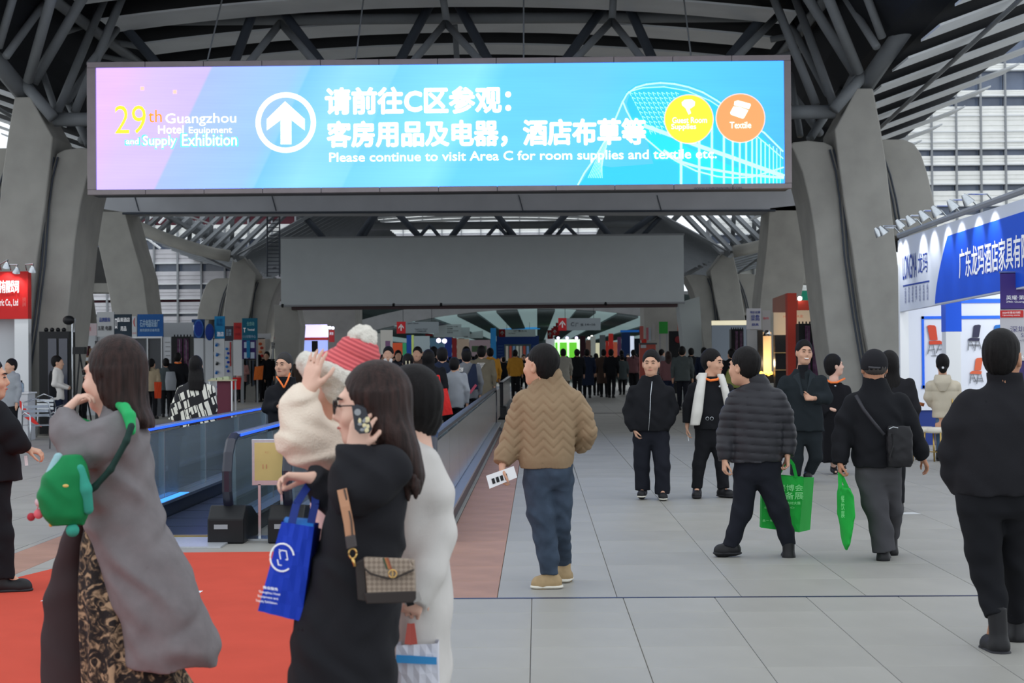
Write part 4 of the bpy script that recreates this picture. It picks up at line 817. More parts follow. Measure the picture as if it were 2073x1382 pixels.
for (x0, x1, y0, y1, c_) in ((676, 700, 668, 790, (196, 200, 200)), (700, 770, 675, 790, (150, 152, 150)), (770, 795, 668, 790, (178, 176, 170)), (795, 815, 694, 790, (204, 84, 50)), (815, 823, 694, 790, (60, 160, 110)), (823, 833, 678, 790, (30, 70, 150)), (833, 838, 678, 790, (190, 210, 120)), (838, 870, 680, 790, (150, 165, 170)), (870, 900, 684, 790, (120, 160, 190)), (900, 915, 682, 790, (60, 80, 170)), (915, 925, 684, 790, (170, 60, 64)), (925, 950, 686, 790, (230, 200, 180)), (950, 993, 688, 790, (196, 170, 180)), (993, 1005, 664, 790, (60, 150, 220))):
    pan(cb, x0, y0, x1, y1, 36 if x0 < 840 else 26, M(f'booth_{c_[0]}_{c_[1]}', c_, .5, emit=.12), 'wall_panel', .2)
for (x, y) in ((863, 689), (888, 689), (900, 690)): MB().sph(P(x, y, 30), .16).build('round_lamp', M('lamp_glow', (236, 224, 255), .4, emit=2.5), cb)
for (x0, y0, x1, y1) in ((704, 680, 760, 694), (704, 700, 760, 714), (780, 690, 790, 716), (842, 700, 872, 704), (842, 708, 872, 712), (955, 700, 985, 712)): pan(cb, x0, y0, x1, y1, 37 if x0 < 840 else 27, M(f'print_{x0}', (90 + x0 % 90, 110 + x0 % 60, 120 + x0 % 50), .5), 'printed_panel', .05, -.3)
# blue gateway at the end of the aisle
gw = booth('entrance_arch', 'navy entrance arch with a bright opening at the end of the corridor', 'arch', 1048, 722, 21); nv = M('navy_arch', (30, 52, 110), .5, emit=.1)
pan(gw, 1005, 680, 1091, 696, 21, nv, 'beam', .6); pan(gw, 1005, 696, 1021, 750, 21, nv, 'left_leg', .6); pan(gw, 1075, 696, 1091, 750, 21, nv, 'right_leg', .6)
for k in range(4):
    for x in (1013, 1083): pan(gw, x - 5, 699 + k * 6, x + 5, 701 + k * 6, 21, M('arch_print', (90, 120, 180), .5), 'printed_line', .02, -.05)
for k in range(7): pan(gw, 1024 + k * 7, 700, 1029 + k * 7, 730, 18, M(f'far_stall_{k % 4}', ((200, 190, 180), (180, 80, 70), (120, 150, 190), (210, 210, 200))[k % 4], .5, emit=.2), 'far_panel', .2)
pan(gw, 993, 662, 1093, 666, 20.5, M('cyan_edge', (60, 160, 230), .5, emit=.4), 'top_strip', .2)
# green lit booth
gb2 = booth('exhibition_booth', 'bright green lit booth with three round lamps at the end of the aisle', 'booth', 1140, 725, 22)
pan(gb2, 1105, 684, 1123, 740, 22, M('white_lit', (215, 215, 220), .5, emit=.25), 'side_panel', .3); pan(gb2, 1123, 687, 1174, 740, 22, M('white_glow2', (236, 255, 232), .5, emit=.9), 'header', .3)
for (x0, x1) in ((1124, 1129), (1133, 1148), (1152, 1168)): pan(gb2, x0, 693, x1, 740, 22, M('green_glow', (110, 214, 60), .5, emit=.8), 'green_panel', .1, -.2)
for x in (1130, 1148, 1167): MB().sph(P(x, 684, 22, -.6), .13).build('round_lamp', M('violet_bulb', (220, 200, 255), .4, emit=5), gb2)
rb2 = booth('exhibition_booth', 'row of small lit stalls right of the green booth', 'booth', 1210, 725, 26)
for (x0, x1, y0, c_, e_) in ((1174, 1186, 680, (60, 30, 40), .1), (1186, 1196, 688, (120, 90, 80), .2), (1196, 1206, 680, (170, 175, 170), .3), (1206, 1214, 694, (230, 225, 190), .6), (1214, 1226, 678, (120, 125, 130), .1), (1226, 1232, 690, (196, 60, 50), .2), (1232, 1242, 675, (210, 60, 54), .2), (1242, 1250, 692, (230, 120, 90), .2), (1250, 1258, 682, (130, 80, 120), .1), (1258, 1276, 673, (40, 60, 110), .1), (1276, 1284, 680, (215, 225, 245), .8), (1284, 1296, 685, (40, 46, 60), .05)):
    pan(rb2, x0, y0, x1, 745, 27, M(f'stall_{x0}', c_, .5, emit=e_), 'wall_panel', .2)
pan(rb2, 1256, 668, 1294, 672, 28, M('blue_edge', (40, 110, 200), .5, emit=.3), 'header', .2)
for (x, y) in ((1183, 685), (1192, 684), (1198, 681), (1268, 682)): MB().sph(P(x, y, 26, -.5), .09).build('bulb', M('lamp_bulb', (0,0,0)), rb2)
# hanging direction boards
hb = M('hanging_board_grey', (124, 132, 136), .6); hbw = M('hanging_board_pale', (190, 200, 202), .6, emit=.08); hr_ = M('arrow_red', (176, 34, 40), .6)
def hang(label, x0, y0, xm, x1, y1, s, board_m, lines, rods):
    r = empty('hanging_sign', P((x0 + x1) / 2, y1, s), label, 'sign', 'hanging direction boards of the corridor')
    if xm > x0:
        pan(r, x0, y0, xm, y1 + .8, s, hr_, 'arrow_panel', .12, -.01)
        cx, cy, h = (x0 + xm) / 2, (y0 + y1) / 2, (y1 - y0) * .3
        for q in (((cx - h * .8, cy), (cx, cy - h), (cx, cy - h * .5), (cx - h * .8, cy + h * .45)), ((cx + h * .8, cy), (cx, cy - h), (cx, cy - h * .5), (cx + h * .8, cy + h * .45)), ((cx - h * .16, cy - h * .6), (cx + h * .16, cy - h * .6), (cx + h * .16, cy + h), (cx - h * .16, cy + h))):
            v = [P(x, y, s, -.03) for x, y in q]; MB().add(v, [(0, 1, 2, 3)]).build('arrow', M('arrow_pale', (214, 206, 206), .6), r)
    pan(r, xm, y0 + .6, x1, y1, s, board_m, 'board', .12)
    for (t, x, y, w_, h_, m_) in lines: stext(t, x, y, s, w_, h_, m_, r, dy=-.015, bold=.02)
    for x in rods: MB().tube([P(x, y0 + 1, s, .05), P(x, y0 + 1, s, .05) + Vector((0, 0, 1.7 if s > 30 else .8))], .015, 5).build('hanger_rod', blackm, r)
tk = M('print_board', (64, 70, 76), .6)
hang('large grey hanging board with red arrow panel reading C 14-16', 1130, 643.5, 1147, 1216, 668, 35, hb, (('C', 1159, 656, 7, 8, tk), ('厂', 1168, 657, 6, 7, tk), ('馆', 1178, 657, 5, 5, tk), ('14~16', 1195, 656.5, 20, 4.5, tk)), (1144, 1202))
hang('large grey hanging board with red arrow panel above the walkway crowd', 803, 651, 821, 888, 674, 35, hb, (('Canton Telecom', 836, 654, 22, 3, tk), ('Yuezhong Road', 852, 666, 26, 3, tk), ('广州电信大道', 852, 670, 22, 3, tk)), (816, 874))
hang('pale hanging board with four lines of text behind the grey board', 878, 656, 878, 934, 682, 29, hbw, (('Guangzhou Textile', 916, 661, 22, 2.2, tk), ('纺织服装', 911, 665, 11, 2.4, tk), ('Guangzhou Domestic', 917, 669.5, 23, 2.2, tk), ('家电市场', 911, 673, 11, 2.4, tk)), ())
hang('pale hanging board partly hidden behind the four line board', 920, 662, 920, 951, 683, 25, hbw, (('公交专线', 943, 681, 9, 2.4, tk),), ())
hang('pale hanging board farthest along the left row', 940, 667, 940, 978, 684, 21, hbw, (), ())
hang('white hanging board with red arrow reading C 14-16 over the navy arch', 1010, 666, 1023, 1084, 681, 24, hbw, (('C厂馆14-16', 1053, 669.5, 26, 4, tk), ('Yue Telecom', 1036, 674.5, 14, 2, tk)), (1026, 1072))
for k, (x, y) in enumerate(((1108, 668), (1120, 660), (1125, 653), (1116, 664))): hang(f'red hanging panel {["lowest", "second", "upper", "third"][k]} in the row left of the C 14-16 board', x, y, x + 11 + k, x + 12 + k, y + 17 - k, 24 + k * 2, hr_, (), ())
for k, (x, y) in enumerate(((861, 675), (884, 678), (904, 682), (928, 684))): hang(f'small red hanging panel {["first", "second", "third", "fourth"][k]} from the left under the pale boards', x, y, x, x + 15 - k, y + 5, 27 - k, hr_, (), ())
# ---------------------------------------------------------------- right side stalls
st1 = booth('snack_stall', 'red fronted snack stall with cups on its counter near the right crowd', 'stall', 1315, 760, 48)
pan(st1, 1295, 695, 1328, 780, 48, M('stall_coral', (196, 96, 84), .6), 'front', .5); pan(st1, 1295, 694, 1330, 697, 48, dgrey, 'counter', .6, -.05); pan(st1, 1297, 698, 1308, 704, 48, white2, 'label_panel', .02, -.05)
for k, (x, y0, y1, c_) in enumerate(((1295, 660, 688, (212, 110, 104)), (1308, 663, 688, (206, 120, 130)), (1313, 663, 690, (180, 190, 200)), (1320, 655, 688, (190, 186, 184)))): pan(st1, x, y0, x + (8 if k == 0 else 5), y1, 49, M(f'poster_{x}', c_, .6), 'banner', .03)
pan(st1, 1299, 686, 1309, 694, 47, M('red_cup', (200, 50, 40), .5), 'cup', .2, -.1)
sign('green square poster hanging left of the giant fries display', 1334, 651, 1352, 675, 47, M('green_poster', (50, 150, 60), .6), (), th=.05, post=(1336, 1350))
fr = booth('fries_display', 'giant orange fries shaped display box above the crowd', 'display', 1390, 676, 46)
for k in range(9): pan(fr, 1372 + k * 2.7, 634 + abs(4 - k) * 2.4 + (k * 5) % 4, 1374.3 + k * 2.7, 672, 46, M('fries_orange', (224, 150, 70), .6), 'fry', .12, (k % 2) * .1)
pan(fr, 1372, 652, 1408, 676, 46, M('fries_red', (190, 90, 70), .6), 'carton', .2, -.15)
pan(fr, 1407, 636, 1424, 677, 46, M('cup_pale', (206, 196, 170), .6), 'tall_cup', .2); pan(fr, 1424, 643, 1433, 669, 46, M('coral_cup', (190, 80, 84), .6), 'red_panel', .1); pan(fr, 1433, 643, 1441, 680, 46, M('green_multi', (110, 150, 100), .6), 'green_panel', .1)
mn = booth('menu_board', 'black menu board with a red cartoon print above the crowd', 'menu board', 1372, 720, 47); pan(mn, 1354, 670, 1391, 797, 47, black, 'board', .2); MB().sph(P(1373, 687, 47, -.05), .15, .01, .15, 12, 8).build('red_print', M('menu_red', (120, 36, 40), .6), mn)
wl = booth('price_board', 'white board with dark pictograms and a red title right of the black menu', 'board', 1415, 760, 50); pan(wl, 1391, 677, 1442, 802, 50, M('price_white', (196, 204, 206), .6), 'board', .08)
pan(wl, 1417, 678, 1433, 685, 50, M('price_red', (170, 40, 50), .6), 'title', .03, -.02); stext('火山石烤肠', 1425, 681.5, 50, 13, 3, tw, wl, dy=-.03)
for k in range(12): pan(wl, 1394 + (k % 3) * 6, 692 + (k // 3) * 9, 1398 + (k % 3) * 6, 696 + (k // 3) * 9, 50, tdk if k % 2 else dgrey, 'pictogram', .01, -.02)
for k in range(7): pan(wl, 1418 + (k % 2), 688 + k * 6, 1432 - (k % 3) * 2, 690 + k * 6, 50, tblue, 'text_line', .01, -.02)
lt = booth('light_box', 'long cream light box on top of the plain grey booth wall', 'light box', 1476, 657, 56); pan(lt, 1441, 649, 1511, 658, 55.6, M('cream_light', (250, 240, 206), .5, emit=.55), 'tube_box', .15)
gwl = booth('partition_wall', 'plain blue grey booth wall below the cream light box', 'wall', 1476, 800, 56); pan(gwl, 1441, 658, 1549, 800, 55.6, M('bluegrey_wall', (150, 160, 172), .6), 'wall_panel', .1)
twin_display('black machine with a tall glass front left of the paper signs', 1480, 666, 1507, 780, 60, 2)
sign('white paper sheet with dense blue print right of the light box', 1511, 624, 1541, 666, 66, M('paper_sign', (190, 190, 196), .6), (('特价优惠', 1529, 632, 20, 5, tblue), ('设备\n采购', 1529, 643, 18, 12, tblue), ('厨具', 1529, 657, 14, 5, tblue)), th=.03, post=(1513, 1539))
sign('smaller pale sheet with pink print beside the dense blue sheet', 1543, 628, 1560, 668, 65.5, M('paper_sign2', (176, 172, 172), .6), (('咖啡', 1551, 644, 11, 5, M('print_pink', (0,0,0))),), th=.03, post=(1545,))
# ---------------------------------------------------------------- orange booth
ob = booth('exhibition_booth', 'orange and white kitchenware booth with warm lit shelves', 'booth', 1605, 850, 76); og = M('orange_frame', (206, 72, 56), .55)
pan(ob, 1594, 593, 1615, 860, 78, og, 'front_post', .35, -.2); pan(ob, 1615, 608, 1656, 627, 76, og, 'beam', .3)
pa, pb_ = P(1565, 604, 70), P(1594, 593, 78)
MB().hexa([P(1565, 632, 70), P(1594, 632, 78), P(1594, 593, 78), P(1565, 604, 70)], [P(1565, 632, 70) + Y1 * .1, P(1594, 632, 78) + Y1 * .1, P(1594, 593, 78) + Y1 * .1, P(1565, 604, 70) + Y1 * .1]).build('side_fascia', M('dull_orange', (176, 122, 108), .6), ob)
pan(ob, 1566, 627, 1660, 860, 70, M('cream_wall', (226, 206, 180), .6), 'back_wall', .1); stext('HUMMER麦', 1606, 640, 72, 40, 6, M('print_orange', (206, 110, 80), .6), ob)
pan(ob, 1569, 678, 1596, 860, 72, black, 'shelf_niche', .35, -.4)
for y in (713, 748): pan(ob, 1569, y, 1596, y + 1.5, 72, M('warm_shelf', (190, 160, 110), .5), 'shelf', .25, -.5)
for k, (x, y) in enumerate(((1578, 712), (1588, 712), (1580, 747), (1590, 747))):
    c = P(x, y, 72, -.3); pr = empty('steel_pot', c, f'steel pot on the {["upper", "lower"][k // 2]} black shelf, {["left", "right"][k % 2]} of the pair', 'pot'); MB().tube([c, c + ZU * .22], .1, 12).build('body', chrome, pr, smooth=True); MB().tube([c + ZU * .22, c + ZU * .25], .105, 12).build('lid', blackm, pr)
twin_display('black tall grill machine behind the laughing man', 1617, 655, 1660, 800, 80, 2)
pan(ob, 1512, 668, 1545, 860, 69, M('bluegrey_wall', (0, 0, 0)), 'side_wall', .1)
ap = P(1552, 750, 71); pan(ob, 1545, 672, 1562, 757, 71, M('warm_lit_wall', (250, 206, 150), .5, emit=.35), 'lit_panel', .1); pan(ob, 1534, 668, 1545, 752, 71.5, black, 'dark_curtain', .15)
MB().tube([P(1553, 680, 71, -.2), P(1553, 668, 71, -.2)], [.13, .06], 12).build('steel_hood', chrome, ob, smooth=True)
for k in range(5): MB().sph(P(1541 + k * 5, 755 + (k % 2) * 2, 71, -.4), .05).build('tea_light', M('flame', (255, 190, 80), .5, emit=3), ob)
lamp('warm_light', 'POINT', P(1553, 735, 71, -.5), 22, (1, .72, .4), .1); lamp('warm_light', 'POINT', P(1582, 650, 72, -.6), 14, (1, .8, .55), .1)
pan(ob, 1538, 757, 1575, 775, 70, blackm, 'counter', .5, -.6); stext('S', 1665, 690, 72, 9, 30, M('print_orange', (0,0,0)), ob, dy=-.1, bold=.03)
ol = booth('round_lamp', 'round warm lamp head on top of the orange beam', 'lamp', 1619, 605, 76); MB().sph(P(1619, 604, 76, -.1), .06).build('bulb', M('lamp_bulb', (0,0,0)), ol, smooth=True); MB().tube([P(1619, 604, 76, 0), P(1619, 600, 76, .0)], .07, 12).build('housing', chrome, ol)
# ---------------------------------------------------------------- blue and white furniture booth
bb = booth('exhibition_booth', 'blue and white furniture booth with long lit fascia and chair pictures', 'booth', 1900, 860, 110)
XF = 6.44; ya, yb = XF * F / 732.0, XF * F / 1090.0
zt_, zb_ = 3.63, 2.43
xf = XF + .0
blu = M('fascia_blue', (24, 84, 214), .5); fwm = M('fascia_white', (214, 220, 232), .5)
n = 16
def fx(y): return XF
def fz_b(t): return 2.37 + .14 * t        # lower edge rises a little to the near end
zt_ = lambda t: 3.66
ysp = [ya + (yb - ya) * k / n for k in range(n + 1)]
def fpan(t0, t1, mat, nm, off=0, zlo=None, zhi=None):
    y0, y1 = ya + (yb - ya) * t0, ya + (yb - ya) * t1
    lo0, lo1 = (fz_b(t0), fz_b(t1)) if zlo is None else (zlo, zlo); hi = 3.66 if zhi is None else zhi
    MB().hexa([(XF - off, y0, lo0), (XF - off, y1, lo1), (XF - off, y1, hi), (XF - off, y0, hi)], [(XF + .1, y0, lo0), (XF + .1, y1, lo1), (XF + .1, y1, hi), (XF + .1, y0, hi)]).build(nm, mat, bb)
fpan(0, 1, fwm, 'fascia')
# blue field with a curved left edge
q = []
for k in range(9):
    t = k / 8; z = 2.41 + 1.09 * t; tt = .26 + .10 * math.sin(t * 2.0) * (t) + .02 * t; q.append((XF - .006, ya + (yb - ya) * tt, z))
q = [(XF - .006, ya + (yb - ya) * .965, 2.50), ] + [] + q[:1][:0] + q[::1][:0] + []
left = [(XF - .008, ya + (yb - ya) * (.27 + .09 * (k / 8) ** 1.5), 2.43 + (3.46 - 2.43) * k / 8) for k in range(9)]
MB().prism([(XF - .008, ya + (yb - ya) * .965, 2.53)] + left + [(XF - .008, ya + (yb - ya) * .965, 3.50)], (.01, 0, 0)).build('blue_field', blu, bb)
ytx = lambda t: ya + (yb - ya) * t
YN = Vector((0, -1, 0))
text('广东龙玛酒店家具有限公司', (XF - .012, ytx(.655), 2.98), YN, ZU, abs(yb - ya) * .44, .44, tw, bb, .012)
text('LONGMA', (XF - .004, ytx(.085), 3.13), YN, ZU, abs(yb - ya) * .11, .42, tblue, bb, .0); text('龙玛', (XF - .004, ytx(.185), 3.14), YN, ZU, abs(yb - ya) * .07, .34, tblue, bb, .0)
fpan(.03, .23, tblue, 'blue_rule', .006, 2.80, 2.825)
for k in range(7):
    text('专业酒店家具'[k % 6] + '宴会椅定制'[k % 5] + '桌', (XF - .004, ytx(.05 + k * .028), 2.66), YN, ZU, abs(yb - ya) * .018, .26 if k % 2 else .22, M('print_slate', (90, 100, 150), .6), bb) if 0 else text('\n'.join(('中国宴会家', '具知名品牌', '酒店宴会椅', '餐桌餐椅厂', '定制与批发', '家具制造商', '品牌供应商')[k]), (XF - .004, ytx(.05 + k * .028), 2.64), YN, ZU, abs(yb - ya) * .014, .27, M('print_slate', (90, 100, 150), .6), bb)
# frame, wall, pillar
MB().box(XF - .05, XF + .15, yb - .1, yb + .06, 0, 3.75).build('end_post', white, bb)
MB().box(XF, XF + .15, ya - .0, ya + .12, 0, 3.64).build('rear_post', white, bb)
MB().tube([(XF, ya, 3.72), (XF, yb, 3.78)], .05, 8).build('truss_tube', grey, bb)
yw = 29.2 - 0; s_w = F / (ya + .0)
yw = ya; sw = F / yw
MB().box(XF + .15, XF + 6, yw, yw + .1, .62, 3.5).build('back_wall', M('booth_white_wall', (222, 226, 236), .5), bb)
MB().box(XF + .15, XF + 6, yw + .03, yw + .1, 0, .62).build('plinth', M('dark_plinth', (40, 60, 130), .6), bb)
def bw(x0, y0, x1, y1, mat, nm, dy=-.02, th=.02): return pan(bb, x0, y0, x1, y1, sw, mat, nm, th, dy)
blf = M('frame_blue', (36, 108, 240), .5)
for q in ((1866, 640, 1922, 645), (1866, 640, 1872, 786), (1866, 780, 1905, 786), (1945, 639, 2110, 644), (1868, 609, 1916, 615), (1945, 605, 2110, 612)): bw(*q, blf, 'blue_frame_bar')
pd_ = booth('booth_pillar', 'square pillar, blue above and white below, in the furniture booth', 'pillar', 1930, 880, 118)
pan(pd_, 1914, 603, 1947, 671, 121, M('pillar_blue', (30, 92, 226), .5), 'blue_top', .3); pan(pd_, 1915, 671, 1947, 900, 121, white, 'white_shaft', .28)
def picture_chair(x, y, sc, col, flip=1):
    k = M(f'chair_print_{col[0]}', col, .5); g_ = M('leg_print', (120, 122, 128), .4); r = P(x, y, sw, -.03)
    def T(pts): return [Vector((r.x + flip * a * sc / sw, r.y, r.z - b_ * sc / sw)) for a, b_ in pts]
    def T2(pts): v = T(pts); return v if flip > 0 else v[::-1]
    o = empty('chair_picture', r, None); o.parent = bb; o.location = r - bb.location
    MB().prism(T([(-14, -24), (-10, -26), (0, -25), (3, -22), (6, 2), (6, 4), (-9, 4)]), (0, .012, 0)).build('printed_backrest', k, o); MB().prism(T([(-11, 6), (10, 5), (16, 8), (16, 12), (-10, 13)]), (0, .014, 0)).build('printed_seat', k, o)
    for a, b_ in (((-9, 13), (-14, 32)), ((-3, 13), (1, 36)), ((10, 12), (3, 30)), ((14, 12), (17, 35)), ((-12, 24), (0, 22)), ((5, 22), (16, 22))):
        v = T([a, b_]); MB().bar(v[0], v[1], .012, .012).build('printed_leg', g_, o)
picture_chair(1892, 684, 1.02, (206, 74, 50)); picture_chair(1974, 679, .85, (50, 50, 74), -1); picture_chair(2016, 679, .85, (30, 110, 190), -1); picture_chair(1978, 746, .85, (214, 100, 66), -1)
for (x, y) in ((1895, 719), (1973, 697), (1980, 770)): bw(x - 9, y, x + 9, y + .8, grey, 'caption')
for k, (hx, bx) in enumerate(((1790, 1818), (1806, 1832), (1858, 1868), (1880, 1890), (1908, 1918), (1935, 1945), (1972, 1980), (2005, 2012))):
    t = (XF * F / (max(bx, 1822) - 1088) - ya) / (yb - ya); y = ya + (yb - ya) * t; a = Vector((XF, y, 3.74)); h = Vector((XF - .42, y - .02, 3.82))
    r = empty('arm_spotlight', a, f'{["first", "second", "third", "fourth", "fifth", "sixth", "seventh", "eighth"][k]} arm lamp over the blue fascia counted from its far end', 'lamp', 'arm lamps of the blue booth')
    MB().tube([a, a + Vector((-.1, 0, .12)), h + Vector((.05, 0, .04)), h], .014, 6).build('arm', chrome, r)
    d = Vector((.55, 0, -.8)).normalized(); MB().tube([h - d * .04, h + d * .03, h + d * .12], [.03, .06, .09], 12, cap=False).build('shade', chrome, r, smooth=True); MB().sph(h + d * .05, .04).build('bulb', M('lamp_bulb', (0,0,0)), r, smooth=True)
    lamp('booth_spot', 'SPOT', h + d * .13, 26, (.95, .97, 1), .04, spot=80, to=h + d * 2)
lamp('booth_fill', 'AREA', (XF + 2.5, ya - 2.5, 3.4), 60, (.95, .97, 1), 2.0, to=(XF + 2.5, ya, 1.6))
# gold and cream dining chairs
gold = M('brass_legs', (190, 160, 96), .3, metal=.9); cream = M('cream_cushion', (226, 220, 206), .7)
def gold_chair(label, x, y, s, rz, wood_=False, wv=.72):
    b0 = P(x, y, s); root = empty('dining_chair', (b0.x, b0.y, 0), label, 'chair')
    def T(v): v = (v[0] * wv, v[1] * wv, v[2]); c_, s2 = math.cos(rz), math.sin(rz); return Vector((b0.x + v[0] * c_ - v[1] * s2, b0.y + v[0] * s2 + v[1] * c_, v[2]))
    for a_, b_ in ((-.2, -.2), (.2, -.2), (-.2, .2), (.2, .2)): MB().tube([T((a_ * 1.1, b_ * 1.1, 0)), T((a_, b_, .44))], .014, 8).build('leg', gold, root, smooth=True)
    MB().tube([T((-.21, -.21, .15)), T((.21, -.21, .15))], .01, 6).build('stretcher', gold, root)
    MB().tube([T((0, 0, .43)), T((0, 0, .46)), T((0, 0, .50)), T((0, 0, .515))], [.24 * wv, .26 * wv, .25 * wv, .15 * wv], 20).build('seat', cream, root, smooth=True)
    if wood_:
        wm = M('orange_wood', (176, 104, 60), .4, noise=.1, scale=8)
        for k in range(5): MB().tube([T((-.16 + k * .08, .2, .5)), T((-.2 + k * .1, .25, .86))], .014, 8).build('spindle', wm, root, smooth=True)
        MB().tube([T((-.26, .05, .84)), T((-.2, .24, .88)), T((0, .29, .90)), T((.2, .24, .88)), T((.26, .05, .84))], .028, 10).build('back_rail', wm, root, smooth=True)
    else:
        for sd in (-1, 1): MB().tube([T((sd * .2, .2, .44)), T((sd * .18, .26, .8)), T((sd * .1, .3, 1.0))], .012, 8).build('back_post', gold, root, smooth=True)
        for k in range(4): MB().tube([T((-.18 + k * .03, .25, .60 + k * .12)), T((.18 - k * .03, .25, .60 + k * .12))], .009, 6).build('back_bar', gold, root)
gold_chair('round cream seat with gold legs and wooden spindle back beside the man in the cap', 1873, 932, 133, 1.2, True)
gold_chair('cream seat with gold legs and tall gold back beside the beige coat woman', 1901, 928, 134, -.9)
# ---------------------------------------------------------------- purple roll-up banner
rs = 150; ru = booth('roll_up_banner', 'purple and grey roll-up banner at the right edge listing upcoming events', 'banner', 2090, 960, rs)
pur = M('banner_purple', (74, 56, 128), .5); pan(ru, 2025, 552, 2190, 625, rs, pur, 'upper_sheet', .02); pan(ru, 2025, 625, 2190, 730, rs, M('banner_grey', (200, 198, 204), .5), 'middle_sheet', .02); pan(ru, 2025, 730, 2190, 955, rs, M('banner_purple2', (66, 56, 110), .5, noise=.25, scale=2), 'lower_sheet', .02)
pan(ru, 2024, 549, 2191, 552, rs, chrome, 'top_rail', .03); pan(ru, 2020, 955, 2195, 965, rs, chrome, 'foot', .2, -.1)
pan(ru, 2025, 628, 2072, 642, rs, M('banner_red', (206, 52, 50), .5), 'red_label', .01, -.012)
stext('英耀·第29届', 2066, 602, rs, 58, 9, tw, ru); stext('29th Guangzhou', 2063, 611, rs, 52, 5, tw, ru); stext('2024年展会排期', 2047, 632.5, rs, 36, 4.5, tw, ru); stext('Upcoming events', 2047, 638, rs, 35, 3.5, tw, ru)
tn = M('banner_ink', (70, 66, 120), .5); stext('深圳', 2060, 666, rs, 30, 12, tn, ru); stext('Shenzhen', 2090, 678, rs, 46, 8, tn, ru); stext('2024年', 2064, 689, rs, 24, 5.5, M('banner_ink2', (110, 108, 130), .5), ru); stext('-16', 2066, 722, rs, 12, 6, tw, ru)
